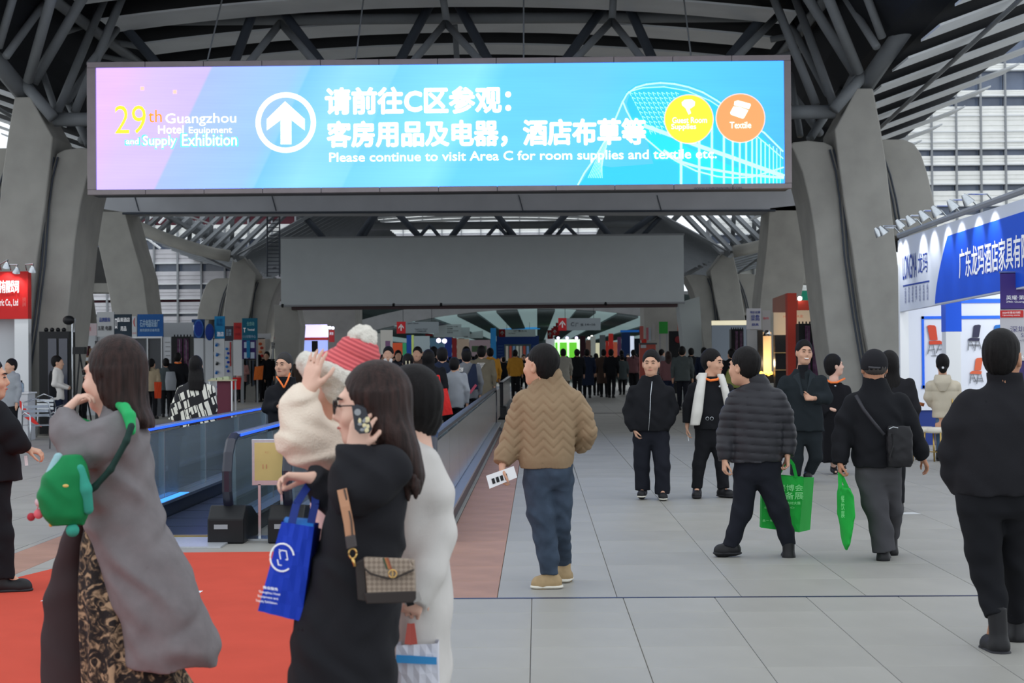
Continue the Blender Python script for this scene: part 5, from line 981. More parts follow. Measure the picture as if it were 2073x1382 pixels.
# ================================================================ figures: signed distance shapes turned into one smooth mesh per garment
import openvdb as vdb
def smin(a, b, k):
    if k <= 0: return np.minimum(a, b)
    h = np.maximum(k - np.abs(a - b), 0) / k
    return np.minimum(a, b) - h * h * k * .25
class Sdf:
    def __init__(s, h): s.h = h; s.p = []
    def _add(s, fn, lo, hi, k, op='u'): s.p.append((fn, np.array(lo, float), np.array(hi, float), k, op)); return s
    def cone(s, a, b, ra, rb, k=.02, fa=False, fb=False, op='u', sq=None):
        """round cone from a to b; fa / fb cut the ends flat; sq=(axis, factor) flattens it along an axis"""
        a = np.array(a, float); b = np.array(b, float); ab = b - a; L2 = max(float(ab @ ab), 1e-9); L = L2 ** .5; r = max(ra, rb)
        def fn(X, Y, Z):
            x, y, z = X - a[0], Y - a[1], Z - a[2]; t = (x * ab[0] + y * ab[1] + z * ab[2]) / L2; tc = np.clip(t, 0, 1)
            x, y, z = x - tc * ab[0], y - tc * ab[1], z - tc * ab[2]
            if sq is not None:
                u, f = sq; dd = (x * u[0] + y * u[1] + z * u[2]) * (1 / f - 1); x, y, z = x + dd * u[0], y + dd * u[1], z + dd * u[2]
            d = np.sqrt(x * x + y * y + z * z) - (ra + (rb - ra) * tc)
            if sq is not None: d = d * min(1, sq[1] * 1.2)
            if fa: d = np.maximum(d, -t * L)
            if fb: d = np.maximum(d, (t - 1) * L)
            return d
        return s._add(fn, np.minimum(a, b) - r, np.maximum(a, b) + r, k, op)
    def ell(s, c, r, R=None, k=.02, op='u'):
        c = np.array(c, float); r = np.array(r, float); R = np.eye(3) if R is None else np.array(R, float); m = r.max()
        def fn(X, Y, Z):
            x, y, z = X - c[0], Y - c[1], Z - c[2]; q = [(x * R[i][0] + y * R[i][1] + z * R[i][2]) / r[i] for i in range(3)]
            n = np.sqrt(q[0] ** 2 + q[1] ** 2 + q[2] ** 2) + 1e-6
            g = np.sqrt(sum((q[i] / r[i]) ** 2 for i in range(3))) + 1e-6
            return (n - 1) * n / g
        return s._add(fn, c - m, c + m, k, op)
    def chain(s, pts, k=.02, fa=False, fb=False, op='u', sq=None):
        """pts: (point, radius)"""
        for i in range(len(pts) - 1): s.cone(pts[i][0], pts[i + 1][0], pts[i][1], pts[i + 1][1], k, fa and i == 0, fb and i == len(pts) - 2, op, sq)
        return s
    def loft(s, rows, k=.02, p=2.3, op='u', cap=True):
        """rows: (centre, half width, half depth, side angle) stacked by height"""
        rows = sorted(rows, key=lambda r: r[0][2]); zs = np.array([r[0][2] for r in rows]); cx = np.array([r[0][0] for r in rows]); cy = np.array([r[0][1] for r in rows])
        hw = np.array([r[1] for r in rows]); hd = np.array([r[2] for r in rows]); an = np.array([r[3] if len(r) > 3 else 0. for r in rows]); m = max(hw.max(), hd.max())
        def fn(X, Y, Z):
            z = Z.ravel(); n = len(z)
            def ip(v):
                q = np.interp(z, zs, v); w_ = max(1, int(.02 / s.h)); kk = np.ones(2 * w_ + 1) / (2 * w_ + 1)
                return np.convolve(np.pad(q, w_, 'edge'), kk, 'valid')[None, None, :]
            a = ip(an); c_, s_ = np.cos(a), np.sin(a); x = X - ip(cx); y = Y - ip(cy); W, D = ip(hw), ip(hd)
            u = np.abs(x * c_ + y * s_) / W; v = np.abs(-x * s_ + y * c_) / D
            nn = (u ** p + v ** p) ** (1 / p) + 1e-6
            d = (nn - 1) * np.sqrt(x * x + y * y + 1e-8) / nn
            d = np.where(nn < .35, -.65 * np.minimum(W, D), d)
            return np.maximum(d, np.maximum(zs[0] - Z, Z - zs[-1])) if cap else d
        return s._add(fn, (cx.min() - m, cy.min() - m, zs[0]), (cx.max() + m, cy.max() + m, zs[-1]), k, op)
    def box(s, lo, hi, k=0, op='u'):
        lo = np.array(lo, float); hi = np.array(hi, float); c = (lo + hi) / 2; e = (hi - lo) / 2
        def fn(X, Y, Z): return np.maximum(np.abs(X - c[0]) - e[0], np.maximum(np.abs(Y - c[1]) - e[1], np.abs(Z - c[2]) - e[2]))
        return s._add(fn, lo, hi, k, op)
    def mesh(s, disp=None, smooth=0):
        h = s.h; ups = [q for q in s.p if q[4] == 'u']
        lo = np.min([q[1] for q in ups], 0) - 4 * h; hi = np.max([q[2] for q in ups], 0) + 4 * h
        n = np.maximum(np.ceil((hi - lo) / h).astype(int) + 1, 6)
        if n.prod() > 14e6: h *= (n.prod() / 14e6) ** (1 / 3); n = np.maximum(np.ceil((hi - lo) / h).astype(int) + 1, 6)
        A = np.full(n, .2, np.float32); ax = [(lo[i] + h * np.arange(n[i])).astype(np.float32) for i in range(3)]
        for fn, a, b, k, op in s.p:
            m = k + 3 * h; i0 = np.clip(((a - m - lo) / h).astype(int), 0, n - 1); i1 = np.clip(((b + m - lo) / h).astype(int) + 2, 1, n)
            if (i1 <= i0).any(): continue
            X = ax[0][i0[0]:i1[0], None, None]; Y = ax[1][None, i0[1]:i1[1], None]; Z = ax[2][None, None, i0[2]:i1[2]]
            sl = (slice(i0[0], i1[0]), slice(i0[1], i1[1]), slice(i0[2], i1[2])); d = fn(X, Y, Z)
            if op == 'u': A[sl] = smin(A[sl], d, k)
            else: A[sl] = -smin(-A[sl], d, k)
        if disp is not None: A = A + disp(ax[0][:, None, None], ax[1][None, :, None], ax[2][None, None, :]).astype(np.float32)
        A = np.clip(A, -3 * h, 3 * h).astype(np.float32); g = vdb.FloatGrid(background=3 * h); g.copyFromArray(A)
        pts, tris, quads = g.convertToPolygons(isovalue=0.0, adaptivity=.022 if h < .009 else .035)
        pts = pts * h + lo
        return pts, [tuple(int(x) for x in t[::-1]) for t in tris] + [tuple(int(x) for x in t[::-1]) for t in quads]
    def build(s, name, mat, parent, disp=None, **tg):
        v, f = s.mesh(disp)
        return mesh_obj(name, v, f, mat, parent, smooth=True, **tg)
def folds(c, amp, sc=9.0, seed=0, vert=.35):
    """cloth creases: warped waves"""
    c = np.array(c); ph = seed * 1.7
    def fn(X, Y, Z):
        x, y, z = X - c[0], Y - c[1], (Z - c[2])
        w_ = np.sin(x * sc * .8 + y * sc * .5 + ph + 1.3 * np.sin(z * sc * vert * 1.6 + ph)) ; a = np.sin(z * sc * (1.1 + .2 * np.sin(ph)) + 2.2 * w_ + x * sc * .6); b_ = np.sin(z * sc * 2.3 + x * sc * 1.9 - y * sc * 1.3 + ph * 2)
        return amp * (.7 * a + .3 * b_)
    return fn
def vfolds(c, amp, n=9, seed=0):
    """hanging folds running down a coat or skirt"""
    def fn(X, Y, Z):
        a = np.arctan2(Y - c[1], X - c[0]); t = np.clip((c[2] + .2 - Z) / .9, 0, 1)
        return amp * t * np.sin(a * n + seed + 1.5 * np.sin(Z * 2.2 + seed)) + 0 * X
    return fn
def vec(v): return np.array(v, float)
def nrm(v): v = vec(v); return v / (np.linalg.norm(v) + 1e-9)
skin = M('skin', (206, 160, 134), .55, noise=.05, scale=12, spec=.3); skin2 = M('skin_fair', (226, 184, 164), .55, noise=.04, scale=12); skin3 = M('skin_tan', (184, 134, 106), .55, noise=.06, scale=12)
hairm = M('black_hair', (19, 17, 18), .6, noise=.35, scale=22, stretch=(6, 6, .4), bump=.35, bscale=50, spec=.18); hairb = M('dark_brown_hair', (44, 28, 25), .5, noise=.7, scale=9, stretch=(7, 7, .35), bump=.5, bscale=40, spec=.25)
lipm = M('lips', (176, 96, 88), .5); eyem = M('eye_dark', (22, 18, 18), .25, spec=.6); browm = M('eyebrow', (36, 30, 28), .8); teeth = M('teeth', (236, 232, 224), .4)
def head_axes(yaw, pitch=0, roll=0):
    """yaw 0 looks away from the camera, 90 to the right, 180 at it; rows: right, forward, up"""
    a = math.radians(yaw); f = vec((math.sin(a), math.cos(a), 0)); r = vec((math.cos(a), -math.sin(a), 0)); u = vec((0, 0, 1)); p = math.radians(pitch)
    f, u = f * math.cos(p) + u * math.sin(p), u * math.cos(p) - f * math.sin(p); q = math.radians(roll); r, u = r * math.cos(q) - u * math.sin(q), u * math.cos(q) + r * math.sin(q)
    return np.array([r, f, u])
def add_head(B, c, A, k):
    W = lambda x, y, z: c + (A[0] * x + A[1] * y + A[2] * z) * k
    B.ell(W(0, -.014, .034), vec((.074, .092, .084)) * k, A, .02 * k); B.ell(W(0, .018, -.028), vec((.067, .074, .088)) * k, A, .03 * k); B.ell(W(0, .05, -.088), vec((.040, .034, .026)) * k, A, .03 * k)
    if B.h > .014: return
    B.cone(W(0, .086, .014), W(0, .102, -.020), .008 * k, .0125 * k, .014 * k); B.ell(W(0, .09, -.028), vec((.019, .012, .010)) * k, A, .008 * k)
    B.ell(W(0, .078, .036), vec((.045, .014, .012)) * k, A, .016 * k)
    for s_ in (-1, 1):
        B.ell(W(s_ * .030, .099, .010), vec((.019, .016, .011)) * k, A, .010 * k, 's'); B.ell(W(s_ * .030, .077, .008), vec((.015, .013, .009)) * k, A, .004 * k)
        B.ell(W(s_ * .040, .066, -.026), vec((.022, .018, .020)) * k, A, .02 * k)
        B.ell(W(s_ * .075, -.006, -.004), vec((.011, .021, .033)) * k, A, .008 * k)
        if B.h < .0085: B.ell(W(s_ * .084, -.002, .0), vec((.008, .011, .018)) * k, A, .004 * k, 's')
    B.ell(W(0, .083, -.056), vec((.025, .013, .011)) * k, A, .01 * k)
def face_bits(root, c, A, k, smile=False, glasses=False):
    W = lambda x, y, z: Vector(c + (A[0] * x + A[1] * y + A[2] * z) * k)
    for s_ in (-1, 1):
        mb = MB(); mb.tube([W(s_ * .018, .086, .008), W(s_ * .025, .0905, .011), W(s_ * .035, .089, .012), W(s_ * .043, .081, .009)], [.002 * k, .0042 * k, .0042 * k, .002 * k], 6).build('eye', eyem, root, smooth=True)
        MB().tube([W(s_ * .014, .094, .029), W(s_ * .030, .0925, .034), W(s_ * .047, .078, .030)], [.003 * k, .0042 * k, .002 * k], 6).build('eyebrow', browm, root, smooth=True)
    if smile:
        MB().tube([W(-.026, .084, -.050), W(-.012, .094, -.057), W(.012, .094, -.057), W(.026, .084, -.050)], [.002 * k, .006 * k, .006 * k, .002 * k], 8).build('teeth', teeth, root, smooth=True)
        MB().tube([W(-.028, .082, -.048), W(-.014, .093, -.066), W(.014, .093, -.066), W(.028, .082, -.048)], .003 * k, 6).build('lips', lipm, root, smooth=True)
    else: MB().tube([W(-.024, .086, -.055), W(-.009, .0965, -.054), W(.009, .0965, -.054), W(.024, .086, -.055)], [.002 * k, .0045 * k, .0045 * k, .002 * k], 6).build('lips', lipm, root, smooth=True)
    if glasses:
        for s_ in (-1, 1):
            MB().tube([W(s_ * .033 + .025 * math.cos(t), .104, .008 + .02 * math.sin(t)) for t in [2 * math.pi * q / 16 for q in range(17)]], .0022 * k, 6).build('glasses_rim', black, root, smooth=True)
            MB().tube([W(s_ * .057, .102, .012), W(s_ * .08, .05, .012), W(s_ * .082, -.01, .008)], .0022 * k, 6).build('glasses_arm', black, root)
        MB().tube([W(-.01, .106, .012), W(.01, .106, .012)], .002 * k, 6).build('glasses_bridge', black, root)
def add_hair(H, c, A, k, style, g=.012):
    W = lambda x, y, z: c + (A[0] * x + A[1] * y + A[2] * z) * k
    if style == 'bald':
        H.ell(W(0, -.03, .010), vec((.077, .082, .060)) * k, A, .01); H.ell(W(0, -.01, .085), vec((.06, .075, .05)) * k, A, .02, 's')
    else: H.ell(W(0, -.023, .043), vec((.074 + g, .092 + g, .084 + g * 1.7)) * k, A, .01); H.ell(W(0, -.045, -.005), vec((.068 + g * .6, .055 + g, .075)) * k, A, .03)
    H.ell(W(0, .085, -.038), vec((.090, .072, .106)) * k, A, .012, 's'); H.ell(W(0, .125, .016), vec((.092, .088, .072)) * k, A, .008, 's')       # face opening
    for s_ in (-1, 1): H.ell(W(s_ * .09, .0, -.03), vec((.026, .036, .05)) * k, A, .01, 's')
    H.cone(W(0, -.03, -.16), W(0, -.06, -.125), .07 * k, .05 * k, .02, op='s')
def add_hand(B, wr, d, nrm_, k, thumb=1, curl=.5, spread=.12, point=False):
    """wrist, finger direction, palm normal (curl side); thumb=+1/-1 side of d x n"""
    d = nrm(d); n = vec(nrm_); n = nrm(n - d * (n @ d)); s_ = np.cross(d, n) * thumb; wr = vec(wr)
    for i, (off, L, r) in enumerate(((.030, .072, .0088), (.010, .080, .0090), (-.010, .074, .0086), (-.029, .058, .0078))):
        kn = wr + (d * .088 + s_ * off) * k; B.cone(wr + s_ * off * .45 * k, kn, .017 * k, .0115 * k, .012 * k)
        c1 = curl * (.15 if (point and i == 0) else 1); a = 0; p = kn; sp = spread * off / .03
        for q, fr in enumerate((.45, .32, .25)):
            a += c1 * (.8 if q == 0 else 1.0); dd = nrm(d * math.cos(a) + n * math.sin(a) + s_ * sp); p2 = p + dd * L * fr * k; B.cone(p, p2, r * k * (1 - .1 * q), r * k * (.9 - .1 * q), .003 * k); p = p2
    t0 = wr + (d * .022 + s_ * .022) * k; t1 = wr + (d * .056 + s_ * .052 + n * .012) * k; t2 = t1 + (d * .030 + s_ * .010 + n * .018) * k; t3 = t2 + (d * .022 - s_ * .002 + n * .012) * k
    B.cone(t0, t1, .015 * k, .011 * k, .01 * k); B.cone(t1, t2, .010 * k, .009 * k, .004 * k); B.cone(t2, t3, .009 * k, .0075 * k, .003 * k)
def shoe(root, ank, toe, k, mat, sole_m, h, wide=1.0, heel=None, flat=True):
    """a shoe under the ankle pointing at toe (points on the sole plane)"""
    ank = vec(ank); toe = vec(toe); d = toe - ank; d[2] = 0; L = np.linalg.norm(d); d = nrm(d) if L > .03 else vec((0, -1, 0)); hl = vec(heel) if heel is not None else vec((ank[0], ank[1], toe[2])) - d * .055 * k
    S_ = Sdf(h); up = vec((0, 0, 1)); tp = vec(toe)
    S_.cone(hl + up * .038 * k + d * .02, tp + up * .030 * k - d * .035, .044 * k * wide, .048 * k * wide, .02, sq=None)
    S_.cone(tp + up * .026 * k - d * .05, tp + up * .022 * k - d * .022, .048 * k * wide, .034 * k * wide, .02)
    S_.cone(hl + up * .045 * k + d * .03, ank + vec((0, 0, .03)), .046 * k, .050 * k, .03, fb=True)
    o = S_.build('shoe', mat, root)
    S2 = Sdf(h * .8); n2 = nrm(np.cross(tp - hl, np.cross(up, d))); n2 = n2 if n2[2] > 0 else -n2
    S2.cone(hl + n2 * .012 + d * .015, tp + n2 * .012 - d * .03, .049 * k * wide, .052 * k * wide, .01, sq=(n2, .32)); S2.build('sole', sole_m, o)
    return o
SKINS = {'m': skin, 'f': skin2, 't': skin3}
def figure(label, base, k, head, neck, arms, legs, top=None, bottom=None, hair=('short', hairm), shoes=None, h=.009, sk='m', face=True, smile=False, glasses=False, hands=(True, True), extra=(), group=None, name='person', bodyless=False):
    """head: (point, yaw, pitch[, roll]); arms: [shoulder, elbow, wrist, hand dir, palm normal, thumb, curl, point?]; legs: [hip, knee, ankle, toe]
       top/bottom: callables (sdf) plus material; garments are children, the body is one mesh"""
    root = empty(name, Vector(base), label, 'person', group)
    hc = vec(head[0]); A = head_axes(*head[1:]); nk = vec(neck); B = Sdf(h); bk = k; k = k * 1.19
    add_head(B, hc, A, k); B.cone(hc + (A[1] * -.022 - A[2] * .06) * k, nk + vec((0, 0, -.01)), .047 * k, .052 * k, .03); kh = k; k = bk
    pelvis = None
    if legs: pelvis = sum(vec(l[0]) for l in legs) / len(legs) + vec((0, 0, .04))
    else: pelvis = vec((nk[0], nk[1], .9))
    ch = nk + (pelvis - nk) * .32; sd = (vec(arms[1][0]) - vec(arms[0][0])) if len(arms) > 1 else vec((.3, 0, 0)); an = math.atan2(sd[1], sd[0])
    B.cone(nk, ch, .06 * k, .10 * k, .04); B.cone(ch, pelvis, .10 * k, .10 * k, .04)
    for i, a in enumerate(arms):
        sh, el, wr = vec(a[0]), vec(a[1]), vec(a[2]); B.cone(nk - vec((0, 0, .10)), sh - vec((0, 0, .025)), .04 * k, .036 * k, .02); B.cone(sh - vec((0, 0, .025)), el, .036 * k, .034 * k, .02); B.cone(el, wr, .033 * k, .024 * k, .02)
        if len(a) > 3 and a[3] is not None:
            if h < .0125: add_hand(B, wr, a[3], a[4], k, *a[5:])
            else: B.cone(wr, wr + nrm(a[3]) * .09 * k, .026 * k, .026 * k, .02); B.cone(wr + nrm(a[3]) * .08 * k, wr + nrm(a[3]) * .15 * k, .024 * k, .014 * k, .02)
    for l in legs:
        B.cone(vec(l[0]), vec(l[1]), .07 * k, .048 * k, .03); B.cone(vec(l[1]), vec(l[2]), .046 * k, .032 * k, .02)
        B.cone(vec(l[2]), vec(l[3]) + vec((0, 0, .02)), .030 * k, .018 * k, .02)
    B.build('body', SKINS[sk], root)
    if face: face_bits(root, hc, A, kh, smile, glasses)
    if hair:
        H = Sdf(min(h, .012)); add_hair(H, hc, A, kh, hair[0], hair[2] if len(hair) > 2 else .010)
        if len(hair) > 3: hair[3](H)
        H.build('hair', hair[1], root, disp=(lambda X, Y, Z: .0022 * np.sin(np.arctan2(Y - hc[1] + .01, X - hc[0]) * 22 + 1.2 * np.sin(Z * 18)) * np.clip((hc[2] + .10 * kh - Z) / .06, 0, 1) + .0012 * np.sin(X * 90) * np.sin(Y * 80 + 1) * np.sin(Z * 70)) if h < .012 else None)
    for (nm, mat, fn, disp) in extra + tuple(x for x in (top, bottom) if x):
        G_ = Sdf(h); fn(G_)
        if G_.p: G_.build(nm, mat, root, disp=disp)
    if shoes:
        for l in legs: shoe(root, l[2], l[3], k, shoes[0], shoes[1], min(h, .009) if h < .013 else h * .8, shoes[2] if len(shoes) > 2 else 1.0)
    return root
def px(s):
    def q(x, y, dy=0.0): return vec(P(x, y, s, dy))
    return q
def lrows(s, rows):
    """pixel rows (x left, x right, y, half depth, dy, side angle) into loft rows"""
    out = []
    for r in rows:
        xl, xr, y, hd = r[:4]; dy = r[4] if len(r) > 4 else 0; an = r[5] if len(r) > 5 else 0
        c = vec(P((xl + xr) / 2, y, s, dy)); nk_ = .012 if hd <= .07 and (xr - xl) / s < .26 else 0; c[2] += nk_ * 1.7; out.append((c, (xr - xl) / 2 / s + nk_, hd + nk_, an))
    return out
def cloth(name, col, rough=.85, noise=.06, scale=5, bump=.12, bs=300, **k): return M(name, col, rough, noise=noise, scale=scale, bump=bump, bscale=bs, spec=k.pop('spec', .15), **k)
blk = cloth('black_cloth', (27, 28, 32)); blk2 = cloth('soft_black_cloth', (34, 34, 38)); blk3 = cloth('ink_trousers', (30, 32, 40)); char = cloth('charcoal_trousers', (72, 72, 76)); den = cloth('dark_denim', (60, 72, 88), .8, .25, 9)
tan = cloth('tan_quilt', (146, 124, 98), .7); puff = cloth('black_puffer', (40, 40, 46), .5, spec=.35); suitm = cloth('charcoal_suit', (34, 40, 44), .85); beige = cloth('beige_puffer', (200, 190, 170), .6)
shb = M('black_shoe', (24, 24, 27), .5); shs = M('black_sole', (36, 36, 40), .6); shw = M('white_sole', (220, 216, 204), .6); sht = M('tan_shoe', (164, 140, 104), .6, noise=.1, scale=20)
# ================================================================ the people near the camera
def limb(s, pts, fa=False, fb=True, k=.03):
    """sleeve or trouser leg from pixel points (x, y, radius px, dy)"""
    def fn(G_): G_.chain([(vec(P(x, y, s, dy)), r / s) for x, y, r, dy in pts], k, fa, fb)
    return fn
def multi(*fns):
    def fn(G_):
        for f in fns: f(G_)
    return fn
def loftf(s, rows, k=.03, p=2.3, op='u'): return lambda G_: G_.loft(lrows(s, rows), k, p, op)
def trf(s, rows):
    rows = sorted(rows, key=lambda r: r[2]); lo = rows[-1]; w_ = (lo[1] - lo[0]) * .07
    return loftf(s, rows[:-1] + [(lo[0] + w_ * .2, lo[1] - w_ * .2, lo[2] - 8, lo[3] * .85), (lo[0] + w_, lo[1] - w_, lo[2] + 4, lo[3] * .55)], .07)
# ---- man in the tan quilted jacket
s = 289; q = px(s)
def zig(X, Y, Z):
    c = P(1110, 860, s); x = X - c.x; z = Z - c.z; w_ = .035 * (2 / math.pi) * np.arcsin(np.sin(x * 46)); ph = (z + w_) / .062
    g = np.abs(ph - np.round(ph)); m_ = 1 / (1 + np.exp(-(z + .21) * 160))
    return m_ * (.0075 * np.exp(-(g * 7) ** 2) - .002) + .003 * np.sin(x * 30 + z * 18 + Y * 14) + (1 - m_) * .0015 * np.sin(np.arctan2(Y - c.y, x) * 90)
figure('man in a tan quilted bomber jacket and blue jeans holding a folded leaflet', (q(1108, 1192)[0], q(1108, 1192)[1], 0), 1.03, (q(1094, 742), -52, 4), q(1108, 776),
    [[q(1056, 806), q(1040, 885, .02), q(1017, 942, -.06), (-.12, -.1, -1), (1, .2, 0), 1, .7], [q(1166, 806), q(1189, 870, .04), q(1172, 908, .14)]],
    [[q(1084, 955), q(1100, 1070, .02), q(1112, 1158), q(1082, 1190)], [q(1135, 955, .02), q(1132, 1062, .10), q(1142, 1138, .34), q(1146, 1172, .42)]],
    ('jacket', tan, multi(loftf(s, [(1054, 1158, 946, .135), (1051, 1161, 932, .15), (1050, 1163, 905, .155), (1049, 1168, 860, .15), (1047, 1174, 825, .14), (1052, 1172, 806, .12), (1066, 1160, 789, .095), (1082, 1140, 775, .07), (1086, 1134, 762, .062, -.01), (1087, 1131, 752, .058, -.01)], .03),
        limb(s, [(1064, 812, 25, 0), (1050, 850, 26, .02), (1040, 888, 25, .02), (1024, 918, 22, -.02), (1016, 938, 17, -.05)], fb=True), limb(s, [(1160, 812, 25, 0), (1176, 842, 25, .02), (1186, 872, 22, .03), (1180, 892, 20, .10), (1172, 908, 15, .16)])), zig),
    ('trousers', den, multi(trf(s, [(1060, 1158, 985, .13), (1060, 1160, 960, .135), (1062, 1158, 938, .12)]), limb(s, [(1089, 975, 32, 0), (1095, 1040, 27, 0), (1104, 1090, 23, .01), (1110, 1130, 20, 0), (1112, 1162, 18, 0)]), limb(s, [(1134, 975, 28, .03), (1132, 1060, 23, .10), (1136, 1100, 19, .22), (1140, 1140, 17, .34)])), folds(q(1108, 1100), .006, 26, 2)),
    hair=('short', hairm, .006), shoes=(sht, shw, 1.15), h=.0072)
lf = empty('leaflet', Vector(q(1015, 967, -.1)), 'folded white leaflet with dark print in the tan jacket man\'s hand', 'leaflet')
pp = [P(984, 963, s, -.13), P(1040, 943, s, -.10), P(1047, 966, s, -.11), P(991, 989, s, -.14)]
MB().prism(pp, (0, .012, 0)).build('sheet', white, lf); d = (pp[1] - pp[0]); v_ = (pp[3] - pp[0])
for k in range(4):
    a = pp[0] + d * (.15 + k * .15) + v_ * .35; MB().prism([a, a + d * .1, a + d * .1 + v_ * .4, a + v_ * .4], (0, .003, 0)).build('printed_block', black, lf) if 0 else MB().prism([w_ + Vector((0, -.004, 0)) for w_ in (a, a + d * .1, a + d * .1 + v_ * .4, a + v_ * .4)], (0, .003, 0)).build('printed_block', black, lf)
# ---- man in black jacket, hands in pockets
s = 178; q = px(s)
figure('man in a black zip jacket walking with both hands in his pockets', (q(1318, 1008)[0], q(1318, 1008)[1], 0), 1.0, (q(1318, 737), 190, 0), q(1318, 768),
    [[q(1350, 784), q(1362, 828), q(1346, 866, -.06)], [q(1287, 784), q(1272, 830), q(1284, 868, -.06), (.3, -.2, -1), (1, 0, 0), 1, .6]],
    [[q(1338, 885), q(1341, 935, -.08), q(1341, 992, -.10), q(1343, 1012, -.32)], [q(1300, 885), q(1299, 938), q(1301, 988, .0), q(1298, 1007, -.18)]],
    ('jacket', blk, multi(loftf(s, [(1279, 1352, 872, .15), (1276, 1354, 850, .16), (1278, 1356, 815, .15), (1278, 1358, 795, .13), (1288, 1348, 780, .10), (1298, 1336, 771, .07), (1301, 1333, 763, .06)]),
        limb(s, [(1353, 793, 13.5, 0), (1361, 828, 13, .02), (1354, 850, 12, -.03), (1345, 868, 10, -.06)]), limb(s, [(1284, 793, 13.5, 0), (1274, 830, 13, .02), (1277, 850, 12, -.03), (1285, 870, 10, -.06)])), folds(q(1318, 820), .006, 22, 1)),
    ('trousers', blk3, multi(trf(s, [(1280, 1356, 895, .12), (1281, 1354, 868, .12)]), limb(s, [(1300, 892, 18, 0), (1299, 940, 16, 0), (1301, 992, 15, 0)]), limb(s, [(1336, 892, 19, 0), (1341, 945, 16, -.08), (1341, 1000, 15, -.10)])), folds(q(1318, 940), .005, 20, 4)),
    shoes=(shb, shw), h=.0095)
zp = MB(); zp.tube([P(1320, 772, s, -.115), P(1317, 800, s, -.17), P(1316, 830, s, -.178), P(1313, 871, s, -.165)], .004, 6); o = [x for x in COL.objects if x.name.startswith('person') and x.parent is None][-1]; zp.build('zip', chrome, o)
# ---- man in black with a white open vest and orange lanyard
s = 177; q = px(s)
R_ = figure('man with orange lanyard and open white vest over black clothes holding a cigarette', (q(1436, 1006)[0], q(1436, 1006)[1], 0), 1.0, (q(1443, 735), 122, -3), q(1438, 765),
    [[q(1472, 780, -.04), q(1486, 822), q(1478, 858, .05)], [q(1406, 780), q(1394, 820, .02), q(1391, 862), (.0, -.1, -1), (1, -.2, 0), 1, .55]],
    [[q(1456, 885), q(1462, 940), q(1464, 988), q(1482, 1006, -.1)], [q(1424, 885), q(1413, 940), q(1411, 988), q(1410, 1008, -.18)]],
    ('sweater', blk, multi(loftf(s, [(1404, 1476, 868, .16), (1406, 1478, 838, .17), (1402, 1480, 805, .15), (1400, 1478, 788, .12), (1412, 1468, 774, .09), (1421, 1456, 766, .065)]), limb(s, [(1405, 786, 12.5, 0), (1394, 820, 12, .02), (1391, 856, 9.5, 0)]), limb(s, [(1474, 788, 13, -.02), (1486, 822, 12, 0), (1478, 858, 10, .05)])), folds(q(1436, 820), .005, 22, 5)),
    ('trousers', blk, multi(trf(s, [(1406, 1476, 900, .13), (1406, 1476, 862, .14)]), limb(s, [(1426, 895, 18, 0), (1415, 940, 13, 0), (1411, 988, 11, 0)]), limb(s, [(1455, 895, 18, 0), (1462, 940, 13.5, 0), (1464, 988, 12, 0)])), folds(q(1436, 940), .004, 22, 2)),
    shoes=(shb, shs, 1.1), h=.0095, extra=(('vest', cloth('white_fleece', (214, 212, 206)), multi(loftf(s, [(1399, 1414, 864, .06, -.135), (1402, 1420, 838, .06, -.155), (1408, 1424, 800, .06, -.13), (1414, 1427, 775, .06, -.08), (1417, 1430, 758, .05, -.04)], .01), loftf(s, [(1470, 1482, 850, .06, -.10), (1468, 1481, 825, .06, -.13), (1463, 1474, 795, .06, -.13), (1457, 1467, 772, .06, -.08), (1452, 1463, 760, .04, -.05)], .01), lambda G_: G_.chain([(vec(P(1415, 764, s, -.02)), .035), (vec(P(1425, 763, s, .09)), .045), (vec(P(1452, 765, s, .08)), .04), (vec(P(1464, 768, s, -.03)), .03)], .02)), None),))
MB().tube([P(1423, 757, s, -.02), P(1428, 766, s, -.10), P(1438, 770, s, -.13), P(1452, 768, s, -.12), P(1458, 762, s, -.04)], .014, 8).build('orange_lanyard', M('orange_band', (255, 130, 60), .5), R_, smooth=True)
for x in (1432, 1441): MB().tube([P(x + 3.2 * math.cos(t), 847 + 3.2 * math.sin(t), s, -.185) for t in [2 * math.pi * k / 12 for k in range(13)]], .003, 5).build('belt_buckle_ring', chrome, R_)
MB().sph(P(1457, 782, s, -.15), .012, .004, .012).build('chest_emblem', chrome, R_)
c0 = P(1392, 880, s, -.04); MB().tube([c0, c0 + Vector((.012, -.01, -.07))], .004, 6).build('cigarette', white, None, label='white cigarette between the lanyard man\'s fingers', cat='cigarette')
